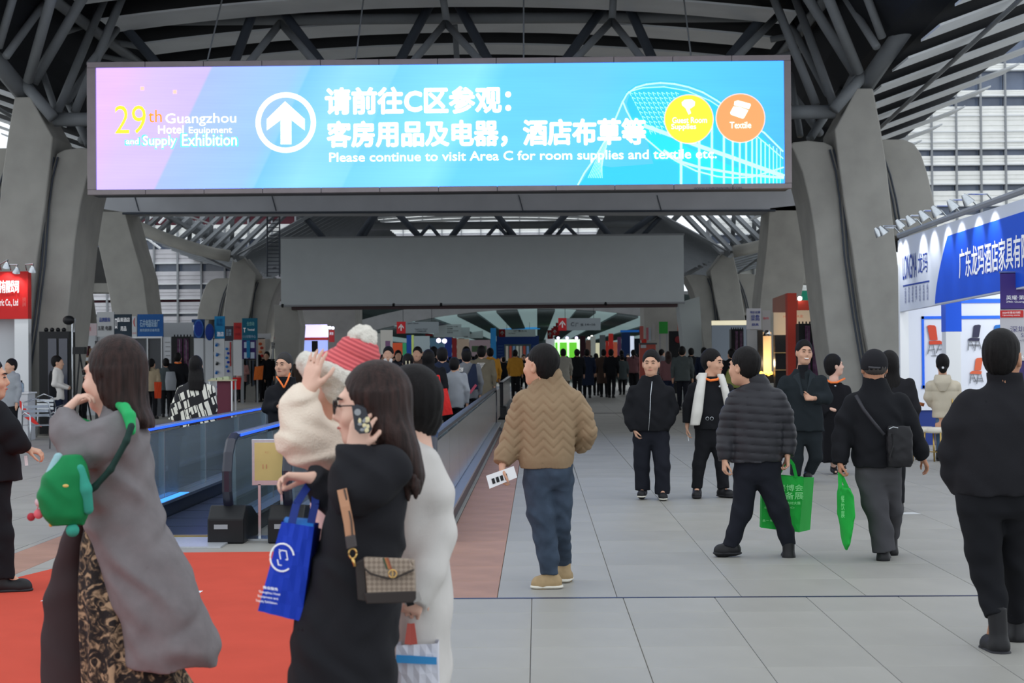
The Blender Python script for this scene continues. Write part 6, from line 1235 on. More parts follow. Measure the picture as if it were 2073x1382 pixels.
# ---- man in the black puffer with a green bag
s = 251; q = px(s)
def ribs(X, Y, Z):
    z = (Z - .9) / .062 + .25 * np.sin((X - q(1530, 850)[0]) * 5); return .010 * (1 - np.abs(np.sin(z * math.pi)) ** .5) - .003 + .002 * np.sin(X * 40 + Z * 30)
figure('man in a black horizontally quilted puffer jacket striding with a big green bag', (q(1530, 1128)[0], q(1530, 1128)[1], 0), 1.02, (q(1505, 744), -48, 0), q(1522, 776),
    [[q(1490, 806), q(1473, 866, .02), q(1467, 928, -.04), (-.05, -.1, -1), (1, .2, 0), 1, .7], [q(1572, 804), q(1590, 864, .02), q(1594, 920, -.03), (.0, -.1, -1), (-1, 0, 0), 1, .9]],
    [[q(1506, 945), q(1502, 1030, .0), q(1478, 1098, .0), q(1450, 1122)], [q(1552, 945), q(1580, 1028, -.02), q(1596, 1096, -.02), q(1594, 1132, .14)]],
    ('puffer_jacket', puff, multi(loftf(s, [(1480, 1583, 934, .15), (1480, 1584, 905, .16), (1482, 1586, 860, .155), (1480, 1586, 822, .145), (1484, 1580, 804, .125), (1498, 1566, 788, .095), (1508, 1552, 774, .07), (1509, 1544, 762, .062, -.01)]),
        limb(s, [(1494, 808, 22, 0), (1480, 840, 21, .01), (1472, 875, 20, .02), (1468, 905, 17, -.02), (1467, 932, 13, -.04)]), limb(s, [(1570, 808, 22, 0), (1584, 840, 21, .01), (1592, 875, 19, .02), (1595, 900, 16, 0), (1595, 922, 13, -.03)])), ribs),
    ('trousers', blk3, multi(trf(s, [(1486, 1582, 975, .13), (1485, 1582, 925, .13)]), limb(s, [(1510, 965, 26, 0), (1502, 1035, 20, 0), (1486, 1080, 16, 0), (1478, 1106, 15, 0)]), limb(s, [(1552, 965, 27, 0), (1576, 1030, 20, -.02), (1590, 1075, 16, -.02), (1597, 1104, 14, -.02)])), folds(q(1530, 1030), .005, 22, 3)),
    hair=('short', hairm, .010), shoes=(shb, shs, 1.1), h=.0078)
def tote(label, pts, s, dy, depth, mat, h=.0, handle=None, top=None, name='tote_bag', hm=None):
    """bag panels from four pixel corners (tl, tr, br, bl)"""
    r = empty(name, P((pts[0][0] + pts[2][0]) / 2, pts[2][1], s, dy), label, 'bag'); a = [P(x, y, s, dy) for x, y in pts]; b_ = [v + Vector((0, depth, 0)) for v in a]
    G_ = Sdf(.008); mb = MB(); n = 7
    g = []
    for j in range(n + 1):
        for i in range(n + 1):
            u, v = i / n, j / n; p = a[0].lerp(a[1], u).lerp(a[3].lerp(a[2], u), v); g.append(p + Vector((0, -.018 * math.sin(math.pi * u) * math.sin(math.pi * min(1, v * 1.1)) - .004 * math.sin(u * 17 + v * 9), 0)))
    N = len(g); back = [p + Vector((0, depth * (1 + .0) + .03 * math.sin(math.pi * (i % (n + 1)) / n), 0)) for i, p in enumerate(g)]
    fs = [(j * (n + 1) + i, (j + 1) * (n + 1) + i, (j + 1) * (n + 1) + i + 1, j * (n + 1) + i + 1) for j in range(n) for i in range(n)]; fb = [(N + f[3], N + f[2], N + f[1], N + f[0]) for f in fs]
    e = [(j * (n + 1), j * (n + 1) + N, (j + 1) * (n + 1) + N, (j + 1) * (n + 1)) for j in range(n)] + [((j + 1) * (n + 1) + n, (j + 1) * (n + 1) + n + N, j * (n + 1) + n + N, j * (n + 1) + n) for j in range(n)] + [(n * (n + 1) + i, n * (n + 1) + i + N, n * (n + 1) + i + 1 + N, n * (n + 1) + i + 1) for i in range(n)]
    mb.add(g + back, fs + fb + e).build('bag_body', mat, r, smooth=False)
    for hp in handle or ():
        p = [P(x, y, s, d_) for x, y, d_ in hp]; mb = MB()
        for u, v in zip(p, p[1:]): mb.bar(u, v, .004, .028, (1, 0, 0)) if 0 else mb.bar(u, v, .026, .004, (0, 1, 0))
        mb.build('handle', hm or mat, r)
    return r
green = cloth('green_nonwoven', (40, 176, 70), .6, .06, 8); pgreen = M('pale_green_print', (140, 226, 150), .6)
tb = tote('big green shopping bag with pale lettering carried by the puffer jacket man', [(1544, 960), (1628, 966), (1618, 1077), (1541, 1068)], s, .06, .10, green, handle=[[(1574, 965, .05), (1590, 935, .02), (1598, 930, 0), (1606, 940, .02), (1612, 966, .05)]])
MB().prism([P(1628, 966, s, .06), P(1648, 966, s, .26), P(1640, 1072, s, .28), P(1618, 1077, s, .06)], (0, .01, 0)).build('side_gusset', green, tb)
for (t, x, y, w_, h_) in (('名餐博会', 1591, 987, 68, 13), ('设备展', 1598, 1003, 56, 15), ('中国食品餐饮饰材大展', 1585, 1018, 70, 6), ('国际展览中心', 1578, 1027, 60, 4), ('品 一 餐饮博览会', 1566, 1053, 44, 5)): stext(t, x, y, s, w_, h_, pgreen, tb, dy=.022, bold=.008)
# ---- man in the cap with the shoulder bag
s = 256; q = px(s)
R_ = figure('man in a black cap, black jacket and grey trousers with a shoulder bag', (q(1790, 1134)[0], q(1790, 1134)[1], 0), 1.03, (q(1770, 745), 2, 2), q(1772, 780),
    [[q(1728, 812), q(1706, 870, .0), q(1700, 932, -.06), (.0, -.1, -1), (1, 0, 0), 1, .9], [q(1818, 812), q(1848, 872, .02), q(1866, 922, .05), (.5, .1, -1), (-1, 0, -.3), 1, .5]],
    [[q(1762, 950), q(1776, 1035, .0), q(1788, 1108, .0), q(1790, 1134, .20)], [q(1796, 950), q(1808, 1030, .15), q(1804, 1095, .35), q(1800, 1122, .5)]],
    ('jacket', blk, multi(loftf(s, [(1728, 1826, 944, .155), (1724, 1830, 915, .17), (1722, 1828, 870, .165), (1718, 1828, 832, .155), (1720, 1824, 812, .13), (1736, 1806, 794, .10), (1750, 1794, 781, .07), (1752, 1792, 770, .062)]),
        limb(s, [(1730, 816, 23, 0), (1714, 850, 22, 0), (1706, 885, 20, 0), (1702, 915, 18, -.04), (1700, 938, 14, -.06)]), limb(s, [(1818, 816, 23, 0), (1838, 850, 21, .01), (1850, 880, 19, .02), (1862, 908, 17, .04), (1870, 926, 14, .05)])), folds(q(1775, 860), .007, 20, 7)),
    ('trousers', char, multi(trf(s, [(1732, 1824, 975, .13), (1732, 1824, 935, .13)]), limb(s, [(1760, 965, 28, 0), (1772, 1020, 25, 0), (1784, 1070, 22, 0), (1790, 1115, 23, 0)]), limb(s, [(1798, 965, 26, .02), (1808, 1030, 19, .15), (1806, 1085, 16, .35)])), folds(q(1780, 1030), .006, 18, 4)),
    hair=('bald', M('grey_hair', (70, 66, 64), .6), .0), shoes=(shb, shs, 1.05), h=.0078, sk='t', face=False,
    extra=(('cap', blk2, lambda G_: (G_.ell(q(1770, 737, -.014), (.106, .128, .122), None, .01), G_.box(q(1770, 748, -.3) - vec((.3, .1, .3)), q(1770, 748, .5) + vec((.3, .3, 0)), 0, 's'), G_.cone(q(1770, 744, .09), q(1770, 748, .19), .075, .06, .01, sq=((0, 0, 1), .2))), None),
           ('shirt_collar', M('red_collar', (150, 50, 54), .8), lambda G_: G_.loft([(q(1771, 778), .084, .070, 0), (q(1771, 768), .072, .066, 0)], .01), None)))
MB().tube([P(1758, 743, s, -.135), P(1770, 744, s, -.142), P(1782, 744, s, -.135)], .008, 8).build('cap_strap', M('cap_strap_grey', (70, 70, 74), .6), R_)
for sx in (-1, 1): MB().tube([P(1770 + sx * 24, 744, s, -.02), P(1770 + sx * 25, 752, s, .02), P(1770 + sx * 22, 762, s, .07)], .0025, 5).build('mask_loop', white, R_)
sb = empty('shoulder_bag', Vector(q(1822, 944, -.2)), 'black shoulder bag hanging at the back of the man in the cap', 'bag')
G_ = Sdf(.008); G_.loft([(q(1822, 944, -.20), .090, .045, 0), (q(1822, 930, -.205), .098, .055, 0), (q(1821, 890, -.20), .102, .05, 0), (q(1820, 868, -.20), .094, .035, 0), (q(1820, 862, -.20), .085, .02, 0)], .01, 3.5); G_.build('bag_body', cloth('black_nylon', (26, 26, 30), .5, spec=.3), sb, disp=folds(q(1822, 900), .004, 40, 2))
MB().tube([P(1733, 800, s, -.13), P(1748, 828, s, -.185), P(1770, 856, s, -.205), P(1790, 880, s, -.22)], .014, 6).build('strap', M('strap_grey', (52, 52, 58), .5), sb, smooth=True)
MB().tube([P(1800, 868, s, -.255), P(1808, 864, s, -.262), P(1818, 866, s, -.262)], .004, 6).build('zip_pull', chrome, sb); MB().tube([P(1806, 878, s, -.262), P(1808, 905, s, -.266), P(1802, 925, s, -.262)], .008, 6).build('front_cord', black, sb)
gb_ = empty('tote_bag', Vector(q(1712, 1110, 0)), 'folded green bag hanging edge-on from the capped man\'s hand', 'bag')
G_ = Sdf(.007); G_.loft([(q(1713, 1112, -.06), .006, .02, 0), (q(1713, 1100, -.06), .030, .12, 0), (q(1713, 1040, -.06), .042, .20, .15), (q(1711, 1000, -.06), .038, .21, .1), (q(1709, 985, -.06), .034, .2, 0)], .005, 1.6); G_.build('bag_body', green, gb_, disp=folds(q(1712, 1040), .006, 30, 2))
MB().bar(P(1701, 990, s, -.08), P(1700, 955, s, -.08), .03, .006, (0, 1, 0)).bar(P(1700, 955, s, -.08), P(1716, 990, s, -.06), .03, .006, (0, 1, 0)).build('handle', green, gb_)
text('餐饮展', P(1704, 1022, s, -.28), (.25, .97, 0), ZU, .16, .20, pgreen, gb_) if 0 else stext('餐\n饮\n展', 1706, 1025, s, 7, 44, pgreen, gb_, dy=-.20)
# ---- person in dark hooded coat behind the cap man
s = 200; q = px(s)
def simple(label, s, x, ytop, yaw, top_m, bot_m, width=.46, H=None, hair=None, arms='down', coat=0, h=.014, group=None, sk='m', face=None, walk=0, hd=1.0, shoe_m=None, skirt=False, lift=0.0, puffy=None, nohead=False):
    """standing or walking figure placed by the pixel of its head top"""
    c = P(x, ytop, s); Ht = H or min(1.85, max(1.50, c.z)); k = Ht / 1.70; gz = lift; X_, Y_ = c.x, c.y; a = math.radians(yaw); f = vec((math.sin(a), math.cos(a), 0)); r = vec((math.cos(a), -math.sin(a), 0)); o = vec((X_, Y_, gz)); u = vec((0, 0, 1))
    W = lambda x_, y_, z_: o + (r * x_ + f * y_ + u * z_) * k
    wd = width / 2; st_ = walk
    legs = [[W(-.085, 0, .88), W(-.09, .06 * st_ + .02, .47), W(-.09, .16 * st_, .09), W(-.10, .16 * st_ + .17, .0)], [W(.085, 0, .88), W(.09, -.02 * st_ + .02, .47), W(.09, -.22 * st_, .09 + .04 * st_), W(.10, -.22 * st_ + .16, .0)]]
    if arms == 'down': am = [[W(-wd + .03, 0, 1.40), W(-wd - .02, -.02 - .04 * st_, 1.12), W(-wd - .01, .04 - .10 * st_, .88), -u * .9 + f * .1, r, 1, .5], [W(wd - .03, 0, 1.40), W(wd + .02, -.02 + .04 * st_, 1.12), W(wd + .01, .04 + .12 * st_, .88), -u * .9 + f * .1, -r, -1, .5]]
    elif arms == 'front': am = [[W(-wd + .03, 0, 1.40), W(-wd - .02, -.02, 1.14), W(-.06, .24, 1.06), r * .8 - u * .1, -f, 1, .6], [W(wd - .03, 0, 1.40), W(wd + .02, -.02, 1.14), W(.06, .24, 1.04), -r * .8, -f, -1, .6]]
    elif arms == 'phone': am = [[W(-wd + .03, 0, 1.40), W(-wd, .04, 1.14), W(-.05, .26, 1.22), f * .5 + u * .5, u, 1, .5], [W(wd - .03, 0, 1.40), W(wd + .02, -.02, 1.14), W(.08, .26, 1.10), -r * .5 + f * .3, u, -1, .6]]
    ar = .058 if not puffy else .070
    lo = .80 - coat
    wm = wd * .92
    rows = [(W(0, 0, lo), wm * k * (.95 + .5 * coat), .135 * k * (1 + .4 * coat), -a), (W(0, 0, .95), wm * k * .93, .135 * k, -a), (W(0, 0, 1.12), wm * k * .92, .128 * k, -a), (W(0, 0, 1.28), wd * k, .125 * k, -a), (W(0, 0, 1.38), wd * k * .98, .11 * k, -a), (W(0, 0, 1.435), wd * k * .70, .085 * k, -a), (W(0, 0, 1.475), wd * k * .40, .065 * k, -a), (W(0, .0, 1.50), .068 * k, .06 * k, -a)]
    disp = folds(W(0, 0, 1.1), .006 if h < .02 else .008, 18, x % 7)
    if puffy: disp = lambda X, Y, Z: .012 * (1 - np.abs(np.sin((Z - gz) / (.085) * math.pi)) ** .6) + 0 * X + 0 * Y
    top = ('coat' if coat else 'jacket', top_m, lambda G_: (G_.loft(rows, .03), [G_.chain([(v, rr * k) for v, rr in zip(p[:3], (ar, ar * .93, ar * .68))], .03, False, True) for p in am]), disp)
    if skirt: bt = ('skirt', bot_m, lambda G_: G_.loft([(W(0, 0, .10 if skirt is True else skirt), .26 * k, .2 * k, -a), (W(0, 0, .5), .22 * k, .17 * k, -a), (W(0, 0, .95), .16 * k, .13 * k, -a)], .02), vfolds(W(0, 0, 1), .012, 8, x))
    else: bt = ('trousers', bot_m, lambda G_: (G_.loft([(W(0, 0, .78), wd * .86 * k, .12 * k, -a), (W(0, 0, .98), wd * .8 * k, .11 * k, -a)], .02), [G_.chain([(l[0] - u * .05, .095 * k), (l[1], .072 * k), (l[2], .058 * k)], .03, False, True) for l in legs]), folds(W(0, 0, .6), .004, 20, 2))
    hr = None
    if hair == 'long': hr = ('short', hairm, .016, lambda H: H.loft([(W(0, -.07, 1.22), .10 * k, .05 * k, -a), (W(0, -.06, 1.40), .12 * k, .06 * k, -a), (W(0, -.03, 1.58), .10 * k, .075 * k, -a)], .03))
    elif hair == 'bun': hr = ('short', hairm, .012, lambda H: H.ell(W(0, -.13, 1.62), vec((.045, .045, .045)) * k, None, .02))
    elif hair == 'bald': hr = ('bald', hairm, .004)
    elif hair == 'brown': hr = ('short', hairb, .014, lambda H: H.loft([(W(0, -.07, 1.25), .11 * k, .05 * k, -a), (W(0, -.03, 1.58), .10 * k, .075 * k, -a)], .03))
    elif hair == 'pony': hr = ('short', hairm, .012, lambda H: H.cone(W(0, -.10, 1.63), W(0, -.13, 1.40), .035 * k, .02 * k, .02))
    else: hr = ('short', hairm, .010)
    for p in am: p[5:] = [p[5], p[6]]
    return figure(label, (X_, Y_, gz), k, (W(0, .01, 1.585), yaw if face is None else face, 0), W(0, 0, 1.455), am, legs, top, bt, hr, (shoe_m or shb, shs), h, sk, face=(h < .0125 and True), group=group)
A_ = simple
A_('person in a dark hooded coat mostly hidden behind the man in the cap', 196, 1800, 728, 10, blk2, blk, .50, 1.60, 'long', h=.013)
# ---- laughing man in the dark suit
s = 159; q = px(s)
R_ = figure('tall laughing man in a charcoal suit with a hand held before his chest', (q(1625, 973)[0], q(1625, 973)[1], 0), 1.06, (q(1628, 715), 172, 2, -4), q(1624, 750),
    [[q(1660, 766), q(1674, 806, -.02), q(1644, 806, -.22), (-1, -.3, .1), (0, -.4, .3), 1, 1.0], [q(1592, 768), q(1577, 812), q(1578, 845, -.05)]],
    [[q(1646, 885), q(1652, 925), q(1636, 958, .1), q(1634, 968, -.05)], [q(1610, 885), q(1613, 930), q(1610, 962), q(1607, 974, -.16)]],
    ('suit_jacket', suitm, multi(loftf(s, [(1586, 1668, 872, .16), (1584, 1666, 845, .165), (1590, 1662, 815, .155), (1586, 1668, 785, .15), (1588, 1664, 768, .12), (1602, 1648, 756, .09), (1610, 1638, 750, .06)]), limb(s, [(1662, 772, 13, 0), (1674, 806, 12, -.02), (1652, 807, 10.5, -.18)]), limb(s, [(1590, 772, 13, 0), (1577, 812, 12, 0), (1578, 848, 10, -.05)]),
        lambda G_: G_.cone(q(1625, 745, -.16), q(1628, 790, -.20), .062, .012, .008, op='s')), folds(q(1625, 820), .005, 20, 8)),
    ('trousers', suitm, multi(trf(s, [(1592, 1666, 895, .12), (1592, 1664, 865, .12)]), limb(s, [(1611, 892, 17, 0), (1613, 930, 13, 0), (1610, 962, 11, 0)]), limb(s, [(1646, 892, 18, 0), (1652, 925, 13, 0), (1638, 956, 11, .08)])), None),
    shoes=(shb, shs), h=.0098, smile=True, extra=(('roll_neck', blk, lambda G_: G_.loft([(q(1624, 800, -.03), .10, .12, 0), (q(1624, 770, -.02), .11, .105, 0), (q(1624, 756, -.02), .07, .07, 0), (q(1626, 738, -.02), .066, .066, 0)], .02), None),))
for sx, pts in ((0, ((1606, 760), (1617, 754), (1621, 772), (1629, 806), (1612, 790), (1614, 783), (1606, 779))), (1, ((1650, 757), (1640, 752), (1637, 772), (1631, 806), (1646, 787), (1643, 781), (1650, 776)))):
    MB().prism([P(x, y, s, -.185 + .0045 * abs(x - 1628)) for x, y in (pts if sx == 0 else pts[::-1])], (0, .012, 0)).build('lapel', cloth('lapel_cloth', (48, 55, 60)), R_, bevel=.003)
MB().sph(P(1630, 822, s, -.185), .008, .004, .008).build('button', black, R_)
# ---- woman in black with orange band looking right
s = 149; q = px(s)
R_ = figure('woman in loose black clothes with an orange lanyard looking right', (q(1692, 956)[0], q(1692, 956)[1], 0), .94, (q(1690, 741), 84, 4), q(1688, 770),
    [[q(1668, 786, -.03), q(1664, 822, -.05), q(1690, 830, -.18)], [q(1710, 786), q(1716, 824), q(1705, 850, -.1)]],
    [[q(1682, 880), q(1684, 915), q(1688, 948), q(1692, 958, -.14)], [q(1700, 880), q(1704, 915), q(1706, 945, .1), q(1712, 954, .05)]],
    ('robe', cloth('black_robe', (24, 24, 28)), multi(loftf(s, [(1662, 1716, 934, .17), (1662, 1716, 880, .17), (1660, 1718, 830, .17), (1660, 1720, 800, .15), (1666, 1714, 784, .12), (1676, 1702, 774, .08)]), limb(s, [(1668, 790, 11, 0), (1662, 822, 12, -.04), (1676, 838, 10, -.12)]), limb(s, [(1712, 790, 11, 0), (1718, 824, 12, 0), (1708, 848, 10, -.08)])), vfolds(q(1690, 800), .012, 9, 2)),
    None, hair=('short', hairm, .018, lambda H: H.ell(q(1681, 748, .0), (.07, .09, .085), None, .03)), shoes=(shb, shs, .8), h=.0098, sk='f')
MB().tube([P(1674, 769, s, -.06), P(1682, 774, s, -.13), P(1694, 774, s, -.13), P(1710, 766, s, -.04)], .014, 8).build('orange_lanyard', M('orange_band', (0, 0, 0)), R_, smooth=True); MB().sph(P(1691, 781, s, -.16), .014).build('pendant', chrome, R_)
# ---- big man at the right edge
s = 368; q = px(s)
figure('broad man in a black jacket and black trousers walking away at the right edge', (q(2020, 1312)[0], q(2020, 1312)[1], 0), 1.05, (q(2030, 726), 32, 0), q(2034, 775),
    [[q(1962, 818), q(1928, 905, .02), q(1940, 985, .08)], [q(2108, 815), q(2135, 900), q(2140, 990, -.05), (.0, -.1, -1), (-1, 0, 0), 1, .6]],
    [[q(1988, 1010), q(1992, 1135, .02), q(2018, 1240, -.04), q(2000, 1312, .10)], [q(2052, 1010), q(2052, 1130, .15), q(2058, 1255, .30), q(2058, 1292, .50)]],
    ('jacket', blk2, multi(loftf(s, [(1934, 2108, 1000, .16), (1930, 2112, 960, .17), (1934, 2118, 900, .17), (1934, 2130, 850, .165), (1944, 2130, 818, .14), (1976, 2100, 792, .105), (2000, 2072, 776, .075), (2002, 2066, 760, .065, -.01)]),
        limb(s, [(1964, 822, 34, 0), (1942, 865, 32, .01), (1930, 915, 29, .03), (1934, 955, 26, .05), (1944, 992, 20, .08)]), limb(s, [(2108, 822, 34, 0), (2135, 900, 30, .02), (2140, 985, 22, -.04)])), folds(q(2030, 900), .006, 18, 9)),
    ('trousers', blk, multi(trf(s, [(1936, 2092, 1045, .14), (1936, 2092, 988, .14)]), limb(s, [(1984, 1035, 44, 0), (1990, 1110, 36, .01), (1998, 1160, 30, .02), (2010, 1210, 26, 0), (2018, 1245, 24, -.04)]), limb(s, [(2052, 1035, 40, .04), (2054, 1130, 32, .15), (2058, 1250, 25, .30)])), folds(q(2010, 1130), .006, 18, 1)),
    hair=('short', hairm, .005), shoes=(shb, shs, 1.15), h=.0078, sk='t')
# ---- man at the left edge
s = 288; q = px(s)
R_ = figure('man in a black jacket partly outside the left edge stepping towards the red carpet', (q(-4, 1196)[0], q(-4, 1196)[1], 0), 1.05, (q(-22, 768), 78, 0), q(-26, 808),
    [[q(-20, 838, .16), q(20, 890, .20), q(45, 905, .18)], [q(-8, 838, -.14), q(28, 885, -.15), q(52, 908, -.02), (1, .1, -.25), (0, .2, -1), -1, .7]],
    [[q(-18, 975, .07), q(-10, 1075, .05), q(-22, 1165, .02), q(20, 1196, .0)], [q(-14, 975, -.06), q(4, 1078, -.08), q(8, 1160, -.10), q(58, 1196, -.06)]],
    ('jacket', blk, multi(loftf(s, [(-62, 40, 972, .21), (-60, 40, 940, .20), (-58, 34, 900, .19), (-60, 26, 860, .20), (-56, 14, 830, .18), (-46, -6, 808, .11), (-44, -8, 796, .08)]), limb(s, [(-12, 838, 30, -.14), (14, 870, 28, -.15), (32, 892, 24, -.12), (50, 907, 15, -.03)]), limb(s, [(-12, 838, 30, .14), (20, 886, 26, .18), (42, 904, 16, .17)])), folds(q(-10, 890), .007, 18, 6)),
    ('trousers', blk, multi(trf(s, [(-52, 22, 1010, .14), (-52, 24, 965, .14)]), limb(s, [(-18, 1000, 34, .06), (-12, 1080, 25, .05), (-20, 1160, 21, .02)]), limb(s, [(-14, 1000, 33, -.05), (2, 1080, 24, -.08), (8, 1172, 20, -.10)])), folds(q(0, 1080), .006, 20, 3)),
    hair=('short', hairm, .010), shoes=(shb, shs, 1.15), h=.0078)
MB().bar(P(52, 922, s, -.05), P(54, 942, s, -.05), .022, .006, (0, 1, 0)).build('white_tag', white, None, label='small white tag hanging from the left edge man\'s hand', cat='tag')
# ---- man with the orange scarf standing on the walkway
s = 163; q = px(s)
R_ = figure('grey haired man in a dark coat with an orange lanyard standing on the walkway', (q(585, 990)[0], q(585, 990)[1], 0), 1.02, (q(574, 740), 200, 0), q(580, 772),
    [[q(612, 790), q(622, 832), q(600, 826, -.2)], [q(550, 790), q(541, 825), q(566, 822, -.2), (1, -.2, -.1), (0, -.3, -.6), 1, .8]],
    [[q(598, 880), q(598, 925), q(598, 970), q(597, 984, -.14)], [q(568, 880), q(568, 925), q(568, 970), q(566, 984, -.14)]],
    ('coat', blk, multi(loftf(s, [(544, 624, 880, .15), (542, 624, 850, .155), (542, 624, 820, .15), (540, 625, 798, .14), (548, 616, 784, .11), (562, 600, 774, .075), (566, 596, 766, .065)]), limb(s, [(612, 794, 13, 0), (622, 830, 13, 0), (602, 830, 10, -.16)]), limb(s, [(550, 794, 13, 0), (542, 825, 12, 0), (562, 823, 9.5, -.18)])), folds(q(580, 820), .006, 20, 6)),
    ('trousers', blk3, multi(trf(s, [(548, 618, 895, .12), (548, 618, 870, .12)]), limb(s, [(568, 892, 15, 0), (568, 970, 10, 0)]), limb(s, [(598, 892, 15, 0), (598, 970, 10, 0)])), None), hair=('short', M('salt_pepper_hair', (48, 46, 46), .6), .008), shoes=(shb, shs), h=.0098)
MB().tube([P(587, 755, s, -.06), P(583, 768, s, -.12), P(575, 785, s, -.17)], .012, 6).tube([P(560, 762, s, -.06), P(567, 772, s, -.12), P(575, 785, s, -.17)], .012, 6).build('orange_lanyard', M('orange_band', (0, 0, 0)), R_, smooth=True)
# ---- woman in the houndstooth coat behind the glass
def houndstooth():
    m, nt, b = nodes_of('houndstooth', .85); tc = nt.nodes.new('ShaderNodeTexCoord'); mp = nt.nodes.new('ShaderNodeMapping'); mp.inputs['Rotation'].default_value = (0, .35, 0); mp.inputs['Scale'].default_value = (7.5, 1.2, 5.6); nt.links.new(tc.outputs['Object'], mp.inputs[0])
    wv = nt.nodes.new('ShaderNodeTexVoronoi'); wv.feature = 'F1'; wv.distance = 'CHEBYCHEV'; wv.inputs['Scale'].default_value = 1.35; wv.inputs['Randomness'].default_value = .55; nt.links.new(mp.outputs[0], wv.inputs['Vector'])
    w2 = nt.nodes.new('ShaderNodeTexWave'); w2.inputs['Scale'].default_value = .55; w2.inputs['Distortion'].default_value = 2.5; nt.links.new(mp.outputs[0], w2.inputs['Vector'])
    a = nt.nodes.new('ShaderNodeMath'); a.operation = 'LESS_THAN'; a.inputs[1].default_value = .42; nt.links.new(wv.outputs['Distance'], a.inputs[0]); g = nt.nodes.new('ShaderNodeMath'); g.operation = 'GREATER_THAN'; g.inputs[1].default_value = .12; nt.links.new(w2.outputs['Fac'], g.inputs[0])
    mu = nt.nodes.new('ShaderNodeMath'); mu.operation = 'MULTIPLY'; nt.links.new(a.outputs[0], mu.inputs[0]); nt.links.new(g.outputs[0], mu.inputs[1]); mx = nt.nodes.new('ShaderNodeMix'); mx.data_type = 'RGBA'; mx.inputs['A'].default_value = lin((26, 26, 30)) + (1,); mx.inputs['B'].default_value = lin((222, 220, 208)) + (1,)
    nt.links.new(mu.outputs[0], mx.inputs['Factor']); nt.links.new(mx.outputs['Result'], b.inputs['Base Color']); return m
s = 138; q = px(s); hm_ = houndstooth()
figure('woman with long black hair in a black and white houndstooth coat and white boots', (q(398, 944)[0], q(398, 944)[1], 0), .98, (q(397, 742), 0, 0), q(397, 768),
    [[q(370, 785), q(358, 822), q(352, 855)], [q(424, 785), q(431, 825), q(432, 860)]],
    [[q(386, 860), q(388, 895), q(391, 925), q(390, 944, .16)], [q(408, 860), q(406, 895), q(403, 930), q(402, 946, .14)]],
    ('coat', hm_, multi(loftf(s, [(366, 434, 893, .17), (364, 434, 860, .17), (366, 432, 820, .15), (364, 430, 795, .14), (370, 424, 780, .11), (384, 410, 770, .075)]), limb(s, [(370, 790, 12, 0), (358, 825, 13, 0), (354, 850, 14, 0)]), limb(s, [(424, 790, 12, 0), (429, 825, 11, 0), (430, 855, 9, 0)])), vfolds(q(397, 850), .008, 8)),
    ('boots', M('white_boot', (196, 196, 192), .6), multi(limb(s, [(390, 912, 5.5, 0), (391, 938, 6, 0)]), limb(s, [(404, 915, 5.5, 0), (403, 940, 6, 0)])), None),
    hair=('short', hairm, .012, lambda H: H.loft([(q(397, 790, -.12), .10, .04, 0), (q(397, 770, -.10), .12, .06, 0), (q(397, 745, -.03), .10, .08, 0)], .03)), shoes=(shb, shs), h=.011, face=False)
# ---- woman in the beige padded coat at the blue booth
s = 133; q = px(s)
def bp_(X, Y, Z): return .012 * (1 - np.abs(np.sin((Z - .3) / .15 * math.pi)) ** .6) + 0 * X + 0 * Y
figure('woman seen from behind in a beige hooded puffer coat looking at the chair pictures', (q(1908, 928)[0], q(1908, 928)[1], 0), .96, (q(1908, 738), 10, 0), q(1908, 762),
    [[q(1886, 778), q(1880, 802), q(1890, 820, .16)], [q(1932, 778), q(1940, 805), q(1925, 820, .16)]],
    [[q(1902, 860), q(1902, 890), q(1901, 918), q(1901, 930, .14)], [q(1917, 860), q(1916, 890), q(1916, 918), q(1917, 930, .14)]],
    ('puffer_coat', beige, multi(loftf(s, [(1888, 1934, 845, .15), (1886, 1936, 815, .155), (1882, 1938, 785, .15), (1886, 1932, 772, .12), (1896, 1920, 762, .08)]), limb(s, [(1884, 780, 11, 0), (1880, 805, 10, .02), (1887, 818, 9, .1)]), limb(s, [(1934, 780, 11, 0), (1940, 805, 10, .02), (1930, 818, 9, .1)])), bp_),
    ('trousers', cloth('mid_denim', (84, 112, 146)), multi(limb(s, [(1903, 850, 9, 0), (1902, 918, 6, 0)]), limb(s, [(1916, 850, 9, 0), (1916, 918, 6, 0)])), None),
    hair=('short', hairm, .014, lambda H: H.ell(q(1909, 748, -.11), (.06, .045, .055), None, .02)), shoes=(shb, shs), h=.0105, face=False, extra=(('hood', beige, lambda G_: G_.loft([(q(1908, 792, -.14), .05, .04, 0), (q(1908, 775, -.13), .12, .07, 0), (q(1908, 764, -.08), .13, .09, 0), (q(1908, 758, -.05), .11, .08, 0)], .03), None),))
MB().sph(P(1909, 744, s, -.16), .018, .008, .018).build('hair_clip', white, None, label='pale hair clip on the bun of the beige coat woman', cat='hair clip')
